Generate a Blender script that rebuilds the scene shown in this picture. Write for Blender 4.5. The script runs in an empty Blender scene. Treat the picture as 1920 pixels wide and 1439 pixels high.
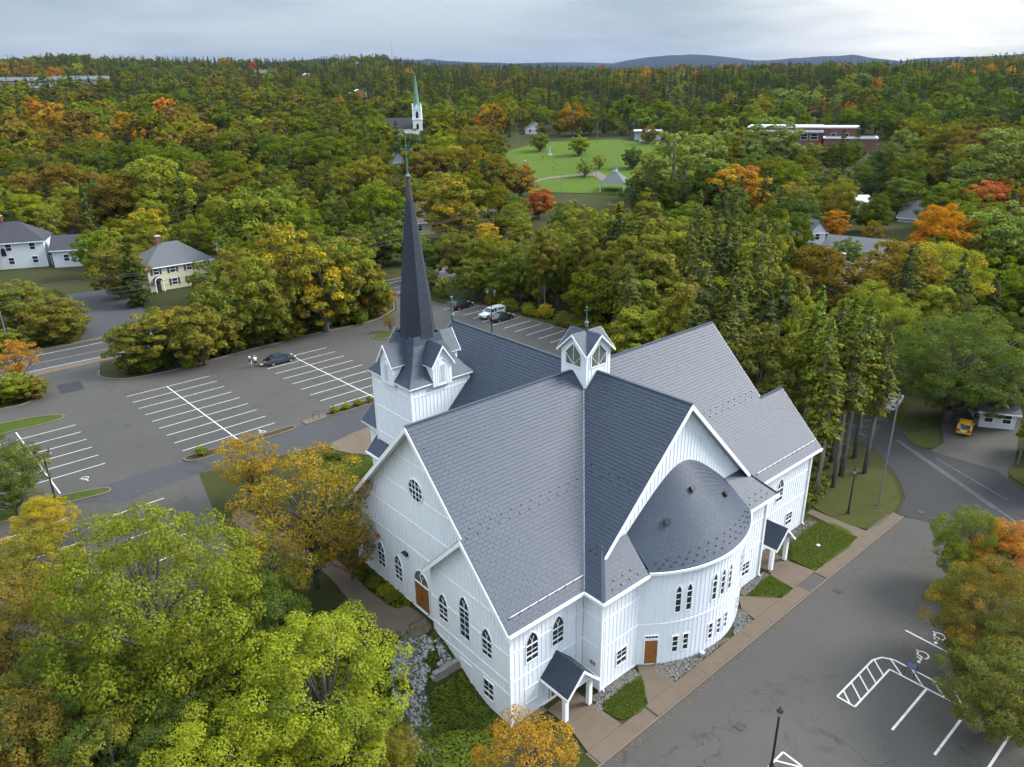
import bpy, bmesh, math, random
import numpy as np
from mathutils import Vector, Matrix, noise as mnoise

S = bpy.context.scene
COL = S.collection

# ---------------------------------------------------------------- camera, sky, sun, exposure
cd = bpy.data.cameras.new('camera')
cd.sensor_fit = 'HORIZONTAL'; cd.sensor_width = 36.0; cd.lens = 26.157
cd.clip_start = 0.5; cd.clip_end = 30000.0
cam = bpy.data.objects.new('camera', cd); COL.objects.link(cam)
_r = Vector((0.654347, 0.756052, -0.014657)); _u = Vector((-0.270155, 0.25183, 0.9293)); _f = Vector((-0.70629, 0.604125, -0.369036))
cam.matrix_world = Matrix(((_r.x, _u.x, -_f.x, 40.488), (_r.y, _u.y, -_f.y, -42.561), (_r.z, _u.z, -_f.z, 40.973), (0, 0, 0, 1)))
S.camera = cam
CAMP = Vector((40.488, -42.561, 40.973))

SUN_AZ = math.radians(62.0)      # world direction towards the sun, measured from +X
SUN_EL = math.radians(38.0)
sl = bpy.data.lights.new('sun', 'SUN'); sl.energy = 1.9; sl.angle = math.radians(24); sl.color = (1.0, 0.965, 0.91)
sun = bpy.data.objects.new('sun', sl); COL.objects.link(sun)
_sd = Vector((math.cos(SUN_EL) * math.cos(SUN_AZ), math.cos(SUN_EL) * math.sin(SUN_AZ), math.sin(SUN_EL)))
sun.rotation_euler = _sd.to_track_quat('Z', 'Y').to_euler()
sun.location = (60, 60, 120)

W = bpy.data.worlds.new('World'); S.world = W; W.use_nodes = True
def build_sky():
    nt = W.node_tree; N = nt.nodes; L = nt.links
    for n in list(N): N.remove(n)
    def new(t, **k):
        n = N.new(t)
        for a, b in k.items(): setattr(n, a, b)
        return n
    def math_(op, a, b=None, clamp=False):
        n = new('ShaderNodeMath', operation=op); n.use_clamp = clamp
        for i, v in enumerate((a, b)):
            if v is None: continue
            if isinstance(v, (int, float)): n.inputs[i].default_value = v
            else: L.new(v, n.inputs[i])
        return n.outputs[0]
    def mixc(f, a, b):
        n = new('ShaderNodeMix', data_type='RGBA')
        for s, v in ((n.inputs[0], f), (n.inputs[6], a), (n.inputs[7], b)):
            if isinstance(v, (int, float)): s.default_value = v
            elif isinstance(v, tuple): s.default_value = (*v, 1)
            else: L.new(v, s)
        return n.outputs[2]
    out = new('ShaderNodeOutputWorld'); bg = new('ShaderNodeBackground'); bg.inputs[1].default_value = 1.0
    L.new(bg.outputs[0], out.inputs[0])
    tc = new('ShaderNodeTexCoord'); sep = new('ShaderNodeSeparateXYZ'); L.new(tc.outputs['Generated'], sep.inputs[0])
    sky = new('ShaderNodeTexSky', sky_type='NISHITA', sun_disc=False, sun_elevation=SUN_EL, sun_rotation=math.pi / 2 - SUN_AZ)
    nish = new('ShaderNodeVectorMath', operation='SCALE'); L.new(sky.outputs[0], nish.inputs[0]); nish.inputs['Scale'].default_value = 0.03
    el = math_('MAXIMUM', sep.outputs[2], 0.0)
    # cloud deck: coordinates flattened towards the horizon like a real layer seen edge-on
    den = math_('ADD', el, 0.10)
    cx = math_('DIVIDE', sep.outputs[0], den); cy = math_('DIVIDE', sep.outputs[1], den)
    comb = new('ShaderNodeCombineXYZ'); L.new(cx, comb.inputs[0]); L.new(cy, comb.inputs[1])
    no = new('ShaderNodeTexNoise'); no.inputs['Scale'].default_value = 0.55; no.inputs['Detail'].default_value = 4; no.inputs['Roughness'].default_value = 0.58
    L.new(comb.outputs[0], no.inputs['Vector'])
    no2 = new('ShaderNodeTexNoise'); no2.inputs['Scale'].default_value = 0.16; no2.inputs['Detail'].default_value = 3
    L.new(comb.outputs[0], no2.inputs['Vector'])
    v = math_('ADD', math_('MULTIPLY', no.outputs[0], 0.6), math_('MULTIPLY', no2.outputs[0], 0.55))
    f = math_('MULTIPLY', math_('SUBTRACT', v, 0.47), 4.5, clamp=True)
    cloud = mixc(f, (0.062, 0.078, 0.091), (0.116, 0.127, 0.137))
    # an overcast sky is brighter overhead than at the horizon
    zen = math_('ADD', 0.98, math_('MULTIPLY', el, SKY_ZEN))
    cl = new('ShaderNodeVectorMath', operation='SCALE'); L.new(cloud, cl.inputs[0]); L.new(zen, cl.inputs['Scale'])
    base = mixc(0.86, nish.outputs[0], cl.outputs[0])
    # thin cloud in front of the low sun: a broad pale glow along the horizon below it
    ga = math.radians(106.0); ge = math.radians(5.0)
    dv = new('ShaderNodeVectorMath', operation='DOT_PRODUCT'); L.new(tc.outputs['Generated'], dv.inputs[0])
    sq = new('ShaderNodeVectorMath', operation='MULTIPLY'); L.new(tc.outputs['Generated'], sq.inputs[0]); sq.inputs[1].default_value = (1, 1, 2.2)
    nm = new('ShaderNodeVectorMath', operation='NORMALIZE'); L.new(sq.outputs[0], nm.inputs[0]); L.new(nm.outputs[0], dv.inputs[0])
    g = Vector((math.cos(ga) * math.cos(ge), math.sin(ga) * math.cos(ge), math.sin(ge) * 2.2)).normalized(); dv.inputs[1].default_value = g
    gl = math_('POWER', math_('MAXIMUM', dv.outputs['Value'], 0.0), 34.0)
    gl = math_('MULTIPLY', gl, math_('ADD', 0.72, math_('MULTIPLY', f, 0.55)))
    glow = new('ShaderNodeVectorMath', operation='SCALE'); glow.inputs[0].default_value = (1.0, 0.86, 0.62); L.new(math_('MULTIPLY', gl, 0.23), glow.inputs['Scale'])
    add = new('ShaderNodeVectorMath', operation='ADD'); L.new(base, add.inputs[0]); L.new(glow.outputs[0], add.inputs[1])
    L.new(add.outputs[0], bg.inputs[0])
SKY_ZEN = 7.8
build_sky()

S.view_settings.view_transform = 'Standard'; S.view_settings.look = 'None'
S.view_settings.exposure = 1.78; S.view_settings.gamma = 1.0; S.view_settings.use_curve_mapping = False
S.render.engine = 'CYCLES'
cy = S.cycles
cy.max_bounces = 5; cy.diffuse_bounces = 2; cy.glossy_bounces = 2; cy.transmission_bounces = 4; cy.transparent_max_bounces = 6; cy.volume_bounces = 0
cy.use_adaptive_sampling = True; cy.adaptive_threshold = 0.025; cy.adaptive_min_samples = 16
cy.use_denoising = True
try: cy.denoiser = 'OPENIMAGEDENOISE'
except Exception: pass
cy.caustics_reflective = False; cy.caustics_refractive = False
cy.sample_clamp_indirect = 4.0

# ---------------------------------------------------------------- helpers
def obj(name, me, mat=None, parent=None, kind=None):
    o = bpy.data.objects.new(name, me); COL.objects.link(o)
    if mat is not None and me is not None and len(me.materials) == 0:
        for m in (mat if isinstance(mat, (list, tuple)) else [mat]): me.materials.append(m)
    if parent is not None: o.parent = parent
    if kind: o['kind'] = kind
    return o
def tag(o, label, cat, group=None):
    o['label'] = label; o['category'] = cat
    if group: o['group'] = group
    return o
def thing(name, label, cat, loc=(0, 0, 0), rz=0.0, group=None):
    o = bpy.data.objects.new(name, None); COL.objects.link(o)
    o.location = loc; o.rotation_euler = (0, 0, rz); o.empty_display_size = 0.3
    return tag(o, label, cat, group)
def copy_tree(o, parent=None):
    c = o.copy(); COL.objects.link(c); c.parent = parent
    for ch in o.children: copy_tree(ch, c)
    return c

class MB:
    """collects vertices and faces for one mesh"""
    def __init__(s): s.v = []; s.f = []; s.m = []; s.rnd = []
    def add(s, vs, fs, mi=0):
        o = len(s.v); s.v += [tuple(p) for p in vs]
        for f in fs: s.f.append(tuple(i + o for i in f)); s.m.append(mi)
        return s
    def box(s, c, d, rz=0.0, mi=0):
        x, y, z = d[0] / 2, d[1] / 2, d[2] / 2; ca, sa = math.cos(rz), math.sin(rz)
        P = [(-x, -y, -z), (x, -y, -z), (x, y, -z), (-x, y, -z), (-x, -y, z), (x, -y, z), (x, y, z), (-x, y, z)]
        P = [(c[0] + p[0] * ca - p[1] * sa, c[1] + p[0] * sa + p[1] * ca, c[2] + p[2]) for p in P]
        return s.add(P, [(3, 2, 1, 0), (4, 5, 6, 7), (0, 1, 5, 4), (1, 2, 6, 5), (2, 3, 7, 6), (3, 0, 4, 7)], mi)
    def bar(s, a, b, w, h=None, up=(0, 0, 1), mi=0):
        h = h or w; a = Vector(a); b = Vector(b); d = (b - a).normalized(); up = Vector(up)
        x = d.cross(up)
        if x.length < 1e-4: x = d.cross(Vector((1, 0, 0)))
        x.normalize(); y = x.cross(d)
        P = []
        for p in (a, b):
            for i, j in ((-1, -1), (1, -1), (1, 1), (-1, 1)): P.append(p + x * (w / 2 * i) + y * (h / 2 * j))
        return s.add(P, [(0, 1, 2, 3), (7, 6, 5, 4), (0, 4, 5, 1), (1, 5, 6, 2), (2, 6, 7, 3), (3, 7, 4, 0)], mi)
    def tube(s, pts, rad, n=8, mi=0, cap=True):
        pts = [Vector(p) for p in pts]; rad = rad if isinstance(rad, (list, tuple)) else [rad] * len(pts)
        rings = []
        for i, p in enumerate(pts):
            d = (pts[min(i + 1, len(pts) - 1)] - pts[max(i - 1, 0)]).normalized()
            x = d.cross(Vector((0.0, 0.02, 1.0)) if abs(d.z) < 0.95 else Vector((1, 0, 0))).normalized(); y = x.cross(d)
            rings.append([p + (x * math.cos(k * 2 * math.pi / n) + y * math.sin(k * 2 * math.pi / n)) * rad[i] for k in range(n)])
        V = [q for r in rings for q in r]; F = []
        for i in range(len(pts) - 1):
            for k in range(n):
                a = i * n + k; b = i * n + (k + 1) % n; F.append((a, b, b + n, a + n))
        if cap: F.append(tuple(range(n))[::-1]); F.append(tuple(range((len(pts) - 1) * n, len(pts) * n)))
        return s.add(V, F, mi)
    def lathe(s, prof, c=(0, 0, 0), n=12, mi=0):
        V = []; F = []
        for r, z in prof:
            for k in range(n): V.append((c[0] + r * math.cos(2 * math.pi * k / n), c[1] + r * math.sin(2 * math.pi * k / n), c[2] + z))
        for i in range(len(prof) - 1):
            for k in range(n):
                a = i * n + k; b = i * n + (k + 1) % n; F.append((a, b, b + n, a + n))
        F.append(tuple(range(n))[::-1]); F.append(tuple(range((len(prof) - 1) * n, len(prof) * n)))
        return s.add(V, F, mi)
    def prism(s, poly, vec, mi=0):
        """planar polygon (3d points) swept along vec"""
        n = len(poly); P = [Vector(p) for p in poly]; v = Vector(vec)
        s.add(P + [p + v for p in P], [tuple(range(n))[::-1], tuple(range(n, 2 * n))] + [(i, (i + 1) % n, (i + 1) % n + n, i + n) for i in range(n)], mi)
        return s
    def face(s, poly, mi=0): return s.add(poly, [tuple(range(len(poly)))], mi)
    def mesh(s, name, smooth=False, fix=True):
        me = bpy.data.meshes.new(name); me.from_pydata(s.v, [], s.f)
        if any(s.m): me.polygons.foreach_set('material_index', s.m)
        if fix:
            bm = bmesh.new(); bm.from_mesh(me); bmesh.ops.recalc_face_normals(bm, faces=bm.faces); bm.to_mesh(me); bm.free()
        if smooth: me.polygons.foreach_set('use_smooth', [True] * len(me.polygons))
        me.update(); return me
    def build(s, name, mat, parent=None, kind=None, smooth=False, fix=True):
        return obj(name, s.mesh(name, smooth, fix), mat, parent, kind)

def shade_angle(me, deg=35):
    me.polygons.foreach_set('use_smooth', [True] * len(me.polygons))
    try: me.set_sharp_from_angle(angle=math.radians(deg))
    except Exception: pass

# ---------------------------------------------------------------- materials
class NT:
    def __init__(s, name):
        s.mat = bpy.data.materials.new(name); s.mat.use_nodes = True; s.nt = s.mat.node_tree; s.N = s.nt.nodes; s.L = s.nt.links
        for n in list(s.N): s.N.remove(n)
        s.out = s.N.new('ShaderNodeOutputMaterial')
    def n(s, t, ins=None, **k):
        n = s.N.new(t)
        for a, b in k.items(): setattr(n, a, b)
        for a, b in (ins or {}).items(): s.put(n.inputs[a], b)
        return n
    def put(s, sock, v):
        if hasattr(v, 'is_output') or isinstance(v, bpy.types.NodeSocket): s.L.new(v, sock)
        elif isinstance(v, tuple) and len(v) == 3 and sock.type == 'RGBA': sock.default_value = (*v, 1)
        else: sock.default_value = v
    def m(s, op, a, b=0.0, clamp=False):
        n = s.n('ShaderNodeMath', {0: a, 1: b}, operation=op); n.use_clamp = clamp; return n.outputs[0]
    def mix(s, f, a, b, blend='MIX'):
        n = s.n('ShaderNodeMix', {0: f, 6: a, 7: b}, data_type='RGBA', blend_type=blend); return n.outputs[2]
    def noise(s, scale, detail=4, rough=0.55, vec=None, dist=0.0):
        n = s.n('ShaderNodeTexNoise', {'Scale': scale, 'Detail': detail, 'Roughness': rough, 'Distortion': dist})
        if vec is not None: s.L.new(vec, n.inputs['Vector'])
        return n.outputs[0]
    def pos(s): return s.n('ShaderNodeNewGeometry').outputs['Position']
    def ramp(s, f, a, b): return s.n('ShaderNodeMapRange', {0: f, 1: a, 2: b, 3: 0.0, 4: 1.0}).outputs[0]
    def bump(s, h, strength=0.3, dist=0.05): return s.n('ShaderNodeBump', {'Height': h, 'Strength': strength, 'Distance': dist}).outputs[0]
    def bsdf(s, col, rough=0.6, normal=None, **k):
        n = s.n('ShaderNodeBsdfPrincipled', {'Base Color': col, 'Roughness': rough})
        for a, b in k.items(): s.put(n.inputs[a.replace('_', ' ')], b)
        if normal is not None: s.L.new(normal, n.inputs['Normal'])
        s.L.new(n.outputs[0], s.out.inputs[0]); return s.mat

def plain(name, col, rough=0.5, var=0.12, scale=3.0, metal=0.0, spec=0.5, bump=0.0):
    t = NT(name); p = t.pos(); f = t.noise(scale, 5, 0.6, p)
    c = t.mix(f, tuple(v * (1 - var) for v in col), tuple(min(1, v * (1 + var)) for v in col))
    nrm = t.bump(t.noise(scale * 6, 3, 0.6, p), bump, 0.02) if bump else None
    return t.bsdf(c, rough, nrm, Metallic=metal, Specular_IOR_Level=spec)

def wall_white():
    t = NT('white_board_siding'); p = t.pos()
    mp = t.n('ShaderNodeMapping', {0: p, 3: (1, 1, 0.12)}).outputs[0]
    streak = t.noise(2.2, 5, 0.65, mp); blot = t.noise(0.35, 3, 0.5, p)
    f = t.ramp(t.m('ADD', t.m('MULTIPLY', streak, 0.6), t.m('MULTIPLY', blot, 0.5)), 0.42, 0.72)
    c = t.mix(f, (0.73, 0.77, 0.84), (0.79, 0.82, 0.87))
    fine = t.ramp(t.noise(9.0, 3, 0.6, mp), 0.60, 0.72)
    c = t.mix(t.m('MULTIPLY', fine, 0.22), c, (0.5, 0.5, 0.47))
    return t.bsdf(c, 0.5, Specular_IOR_Level=0.35)
def shingle_mat(name, a, b, rough=0.62):
    t = NT(name); p = t.pos()
    at = t.n('ShaderNodeAttribute', attribute_name='rnd').outputs['Fac']
    oi = t.n('ShaderNodeObjectInfo').outputs['Random']
    r = t.m('FRACT', t.m('ADD', at, oi))
    c = t.mix(r, a, b)
    c = t.mix(t.m('MULTIPLY', t.ramp(t.noise(0.45, 4, 0.55, p), 0.40, 0.75), 0.16), c, tuple(v * 1.5 for v in b))
    g = t.noise(38, 2, 0.7, p)
    c = t.mix(t.m('MULTIPLY', g, 0.25), c, tuple(v * 0.45 for v in a))
    return t.bsdf(c, rough, t.bump(g, 0.25, 0.01), Specular_IOR_Level=0.38)
def asphalt_mat(name, a, b, patch, crack=True):
    t = NT(name); p = t.pos()
    big = t.noise(0.06, 5, 0.6, p); mid = t.noise(0.6, 5, 0.65, p); fine = t.noise(16, 3, 0.7, p)
    c = t.mix(t.ramp(big, 0.35, 0.68), a, b)
    c = t.mix(t.m('MULTIPLY', t.ramp(mid, 0.42, 0.7), 0.45), c, patch)
    c = t.mix(t.m('MULTIPLY', t.ramp(fine, 0.45, 0.75), 0.35), c, tuple(v * 1.7 for v in b))
    st = t.ramp(t.noise(0.25, 6, 0.6, p, 1.5), 0.60, 0.70)
    c = t.mix(t.m('MULTIPLY', st, 0.4), c, tuple(v * 0.5 for v in a))
    if crack:
        wv = t.n('ShaderNodeVectorMath', {0: p}, operation='ADD')
        nn = t.n('ShaderNodeTexNoise', {'Scale': 0.35, 'Detail': 5.0, 'Vector': p}); sc = t.n('ShaderNodeVectorMath', {0: nn.outputs[1]}, operation='SCALE'); sc.inputs['Scale'].default_value = 5.0
        t.L.new(sc.outputs[0], wv.inputs[1])
        vo = t.n('ShaderNodeTexVoronoi', {'Scale': 0.075}, feature='DISTANCE_TO_EDGE'); t.L.new(wv.outputs[0], vo.inputs['Vector'])
        ck = t.m('MULTIPLY', t.m('LESS_THAN', vo.outputs['Distance'], 0.0030), t.ramp(t.noise(0.05, 2, 0.5, p), 0.46, 0.60))
        c = t.mix(t.m('MULTIPLY', ck, 0.6), c, (0.018, 0.018, 0.02))
    return t.bsdf(c, 0.85, t.bump(fine, 0.35, 0.02), Specular_IOR_Level=0.3)
def ground_mat(name, cols, scales=(0.05, 0.4, 5.0), bump=0.6):
    t = NT(name); p = t.pos()
    a = t.noise(scales[0], 5, 0.6, p); b = t.noise(scales[1], 5, 0.65, p); f = t.noise(scales[2], 4, 0.7, p)
    c = t.mix(t.ramp(a, 0.38, 0.62), cols[0], cols[1])
    c = t.mix(t.ramp(b, 0.45, 0.68), c, cols[2])
    c = t.mix(t.m('MULTIPLY', t.ramp(f, 0.40, 0.72), 0.6), c, cols[3])
    return t.bsdf(c, 0.95, t.bump(f, bump, 0.12), Specular_IOR_Level=0.1)

M = {}
M['white'] = wall_white()
M['trim'] = plain('white_trim_paint', (0.80, 0.82, 0.85), 0.45, 0.05, 1.5)
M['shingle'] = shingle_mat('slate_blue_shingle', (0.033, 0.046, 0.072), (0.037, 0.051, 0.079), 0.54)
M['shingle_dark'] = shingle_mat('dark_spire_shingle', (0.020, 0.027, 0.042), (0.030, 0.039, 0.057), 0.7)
M['underlay'] = plain('dark_underlay', (0.035, 0.040, 0.052), 0.8)
M['flash'] = plain('grey_flashing', (0.20, 0.23, 0.27), 0.5, 0.1)
M['glass'] = plain('dark_window_glass', (0.018, 0.022, 0.032), 0.06, 0.2, 0.8, spec=0.6)
M['glass_green'] = plain('lantern_glass', (0.115, 0.135, 0.115), 0.08, 0.35, 1.2)
M['wood'] = plain('stained_wood_door', (0.27, 0.105, 0.028), 0.45, 0.22, 5.0, bump=0.1)
M['copper'] = plain('green_copper', (0.075, 0.145, 0.125), 0.6, 0.25, 4)
M['copper_brown'] = plain('brown_copper', (0.055, 0.042, 0.046), 0.5, 0.25, 4)
M['black'] = plain('black_metal', (0.014, 0.014, 0.016), 0.4)
M['concrete'] = ground_mat('tan_concrete', ((0.108, 0.084, 0.063), (0.120, 0.094, 0.071), (0.096, 0.075, 0.057), (0.145, 0.117, 0.092)), (0.12, 0.9, 14), 0.15)
M['kerb'] = plain('kerb_concrete', (0.115, 0.088, 0.068), 0.85, 0.2, 1.2, bump=0.2)
M['foundation'] = plain('foundation_concrete', (0.40, 0.39, 0.37), 0.8, 0.15, 2)
M['asphalt'] = asphalt_mat('worn_asphalt', (0.046, 0.0435, 0.040), (0.061, 0.0575, 0.0525), (0.050, 0.047, 0.043))
M['asphalt_dark'] = asphalt_mat('dark_asphalt', (0.020, 0.0205, 0.023), (0.031, 0.031, 0.033), (0.024, 0.024, 0.025))
M['road'] = asphalt_mat('road_asphalt', (0.036, 0.037, 0.041), (0.046, 0.046, 0.049), (0.040, 0.040, 0.042), False)
def road_paint(name, col, under=(0.06, 0.057, 0.053)):
    t = NT(name); p = t.pos(); a = t.noise(1.1, 4, 0.65, p); b = t.noise(14, 3, 0.7, p)
    w = t.ramp(t.m('ADD', t.m('MULTIPLY', a, 0.65), t.m('MULTIPLY', b, 0.45)), 0.60, 0.74)
    return t.bsdf(t.mix(t.m('MULTIPLY', w, 0.75), t.mix(b, col, tuple(v * 0.8 for v in col)), under), 0.75)
M['paint'] = road_paint('white_road_paint', (0.58, 0.58, 0.56)); M['paint_faded'] = road_paint('faded_road_paint', (0.20, 0.20, 0.205), (0.03, 0.03, 0.03))
M['paint_yellow'] = road_paint('yellow_road_paint', (0.26, 0.18, 0.035))
M['lawn'] = ground_mat('mown_grass', ((0.040, 0.062, 0.009), (0.052, 0.074, 0.011), (0.066, 0.076, 0.016), (0.025, 0.044, 0.007)), (0.12, 0.9, 9.0), 0.5)
M['floor'] = ground_mat('woodland_floor', ((0.030, 0.038, 0.010), (0.042, 0.040, 0.015), (0.024, 0.034, 0.008), (0.054, 0.046, 0.019)), (0.07, 0.5, 4.0), 0.8)
M['dirt'] = ground_mat('leaf_litter', ((0.055, 0.036, 0.02), (0.042, 0.031, 0.018), (0.036, 0.038, 0.012), (0.075, 0.05, 0.027)), (0.15, 0.8, 6.0), 0.7)

M['rough_grass'] = ground_mat('rough_grass', ((0.040, 0.052, 0.012), (0.056, 0.056, 0.018), (0.034, 0.048, 0.010), (0.070, 0.056, 0.024)), (0.15, 0.8, 7.0), 0.6)

# ---------------------------------------------------------------- terrain
ZL, ZU = -0.25, 2.65
RIDGE = [(1.0, 50.0), (1.7448, 54.8), (1.8751, 60.7), (1.9232, 57.1), (1.9745, 55.4), (2.0288, 55.0), (2.0858, 54.5), (2.2072, 56.4), (2.3031, 56.4), (2.4014, 61.0), (2.5329, 65.9), (2.5586, 71.9), (2.5967, 79.7), (2.6285, 79.2), (2.6602, 74.7), (2.7217, 73.7), (2.8372, 76.4), (2.9419, 79.7), (2.9909, 75.9), (3.1197, 74.6), (3.9, 60.0)]
HILLS = [(1.5, 150.0), (1.7855, 157.9), (1.8658, 178.2), (1.899, 172.8), (1.9338, 175.7), (1.9593, 171.0), (1.98, 159.2), (2.0132, 185.3), (2.0302, 203.1), (2.0525, 197.3), (2.0926, 193.7), (2.1219, 181.9), (2.1461, 191.4), (2.1832, 218.5), (2.2145, 232.1), (2.2459, 226.1), (2.2841, 207.5), (2.3033, 183.1), (2.3489, 197.4), (2.4343, 198.1), (2.4935, 212.5), (2.5325, 234.9), (2.5391, 225.4), (2.6352, 230.4), (2.66, 241.1), (2.7219, 217.5), (3.0811, 198.5), (3.4, 150.0)]
def _sst(x, a, b):
    t = np.clip((x - a) / (b - a), 0, 1); return t * t * (3 - 2 * t)
def terrain(x, y):
    x = np.asarray(x, float); y = np.asarray(y, float)
    dx = x - 40.5; dy = y + 42.6; r = np.hypot(dx, dy); a = np.mod(np.arctan2(dy, dx), 2 * np.pi)
    k = _sst(y, -17.0, 20.0)
    t = _sst(x, 1.0 - 15.0 * k, 8.5 - 4.5 * k)
    U = ZU * (1 - t) + ZL * t
    rise = np.interp(r, [0, 175, 250, 350, 500, 700], [0, 0, 3.2, 12.5, 24.0, 35.0])
    zr = np.interp(a, [p[0] for p in RIDGE], [p[1] for p in RIDGE])
    h = U + rise
    f = _sst(r, 560, 1350)
    und = 2.5 * np.sin(x * 0.011 + 1.3) * np.sin(y * 0.009 - 0.7) * _sst(r, 420, 700) * (1 - 0.7 * f)
    h = h * (1 - f) + zr * f + und
    back = np.where(r > 1400, (r - 1400) * 0.03, 0.0)
    return np.maximum(h - back, -1.0)
def tz(x, y): return float(terrain(x, y))

# ground sheet: fine near the church, coarse towards the horizon
def build_ground():
    fov = (1.70, 3.20)
    angs = np.concatenate([np.linspace(fov[0], fov[1], 420, endpoint=False), np.linspace(fov[1], fov[0] + 2 * np.pi, 200, endpoint=False)])
    rad = [0.5]
    while rad[-1] < 6400: rad.append(rad[-1] + max(0.9, rad[-1] * (0.012 if rad[-1] < 500 else 0.035)))
    rad = np.array(rad); A, R = np.meshgrid(angs, rad); X = 40.5 + R * np.cos(A); Y = -42.6 + R * np.sin(A); Z = terrain(X, Y)
    n = len(angs); V = np.stack([X, Y, Z], -1).reshape(-1, 3)
    F = []
    for i in range(len(rad) - 1):
        for j in range(n): F.append((i * n + j, (i + 1) * n + j, (i + 1) * n + (j + 1) % n, i * n + (j + 1) % n))
    F.append(tuple(range(n)))
    me = bpy.data.meshes.new('ground'); me.from_pydata(V.tolist(), [], F); me.polygons.foreach_set('use_smooth', [True] * len(me.polygons)); me.update()
    o = obj('ground', me, M['floor']); o['kind'] = 'structure'; o['label'] = 'woodland floor and rough grass around the church'
build_ground()

# ---------------------------------------------------------------- the church
ZR, ZE, WE = 19.25, 8.25, 11.0
church = thing('church_building', 'large white board-and-batten church with slate blue shingle roofs and tall dark spire', 'church')

SH = []      # every shingle: (corner points, is_full, frame) grouped per roof part
def clip_poly(poly, a, b, c):
    out = []; n = len(poly)
    for i in range(n):
        p, q = poly[i], poly[(i + 1) % n]; dp = a * p[0] + b * p[1] - c; dq = a * q[0] + b * q[1] - c
        if dp <= 0: out.append(p)
        if (dp < 0 < dq) or (dq < 0 < dp):
            t = dp / (dp - dq); out.append((p[0] + (q[0] - p[0]) * t, p[1] + (q[1] - p[1]) * t))
    return out
full_mesh = {}
indiv = []      # candidates for single shingle objects: (distance, matrix, size key)
def shingle_plane(mb, poly3, w=0.60, e=0.29, lift=0.045, singles=None, seed=1, und=True):
    """lays overlapping courses on a convex planar roof polygon; appends to mb, or to singles as objects"""
    rng = random.Random(seed)
    P = [Vector(p) for p in poly3]; n = (P[1] - P[0]).cross(P[2] - P[1])
    for i in range(2, len(P) - 1):
        if n.length < 1e-6: n = (P[i] - P[i - 1]).cross(P[i + 1] - P[i])
    n.normalize()
    if n.z < 0: n = -n
    a = Vector((0, 0, 1)).cross(n)
    a = a.normalized() if a.length > 1e-5 else Vector((1, 0, 0)); u = n.cross(a)
    O = min(P, key=lambda p: p.z)
    Q = [((p - O).dot(a), (p - O).dot(u)) for p in P]
    area = sum(Q[i][0] * Q[(i + 1) % len(Q)][1] - Q[(i + 1) % len(Q)][0] * Q[i][1] for i in range(len(Q)))
    if area < 0: Q = Q[::-1]
    edges = []
    for i in range(len(Q)):
        p, q = Q[i], Q[(i + 1) % len(Q)]; ex, ey = q[0] - p[0], q[1] - p[1]; L = math.hypot(ex, ey)
        if L > 1e-6: edges.append((ey / L, -ex / L, (ey * p[0] - ex * p[1]) / L))
    if und:
        mb.add([O + a * s + u * t + n * 0.004 for s, t in Q], [tuple(range(len(Q)))], 1); mb.rnd.append(0.0)
    t0 = min(q[1] for q in Q); t1 = max(q[1] for q in Q); s0 = min(q[0] for q in Q); s1 = max(q[0] for q in Q)
    k = 0; t = t0
    while t < t1 - 0.02:
        off = (k % 2) * w / 2 + rng.uniform(-0.05, 0.05); s = s0 - w + off
        while s < s1:
            g = 0.008; cell = [(s + g, t), (s + w - g, t), (s + w - g, t + e + 0.02), (s + g, t + e + 0.02)]
            full = all(all(A * p[0] + B * p[1] - C <= 0 for A, B, C in edges) for p in cell)
            if not full:
                for A, B, C in edges:
                    cell = clip_poly(cell, A, B, C)
                    if len(cell) < 3: break
            if len(cell) >= 3:
                jit = rng.uniform(-0.004, 0.006)
                if singles is not None and full:
                    M4 = Matrix((( a.x, u.x, n.x, 0), (a.y, u.y, n.y, 0), (a.z, u.z, n.z, 0), (0, 0, 0, 1)))
                    loc = O + a * s + u * t + n * jit; M4.translation = loc
                    singles.append(((loc - CAMP).length, M4, cell, (O, a, u, n, t, jit, rng.random())))
                else:
                    put_shingle(mb, cell, O, a, u, n, t, e, lift, jit, rng.random())
            s += w
        t += e; k += 1
def put_shingle(mb, cell, O, a, u, n, t, e, lift, jit, r):
    top = [O + a * p[0] + u * p[1] + n * (lift + jit - (lift - 0.009) * (p[1] - t) / e) for p in cell]
    b = len(mb.v); m = len(cell); mb.v += [tuple(p) for p in top]
    mb.f.append(tuple(range(b, b + m))); mb.m.append(0); mb.rnd.append(r)
    low = [i for i in range(m) if abs(cell[i][1] - t) < 1e-4]
    if len(low) >= 2:
        i, j = min(low, key=lambda q: cell[q][0]), max(low, key=lambda q: cell[q][0])
        c = len(mb.v); mb.v += [tuple(top[i] - n * (lift - 0.002)), tuple(top[j] - n * (lift - 0.002))]
        mb.f.append((b + i, c, c + 1, b + j)); mb.m.append(0); mb.rnd.append(r)
def build_shingles(name, mb, mat, parent):
    me = mb.mesh(name, fix=False); me.materials.append(mat); me.materials.append(M['underlay'])
    at = me.attributes.new('rnd', 'FLOAT', 'FACE'); at.data.foreach_set('value', mb.rnd[:len(me.polygons)])
    o = obj(name, me, None, parent); o['kind'] = 'stuff'; return o

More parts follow.
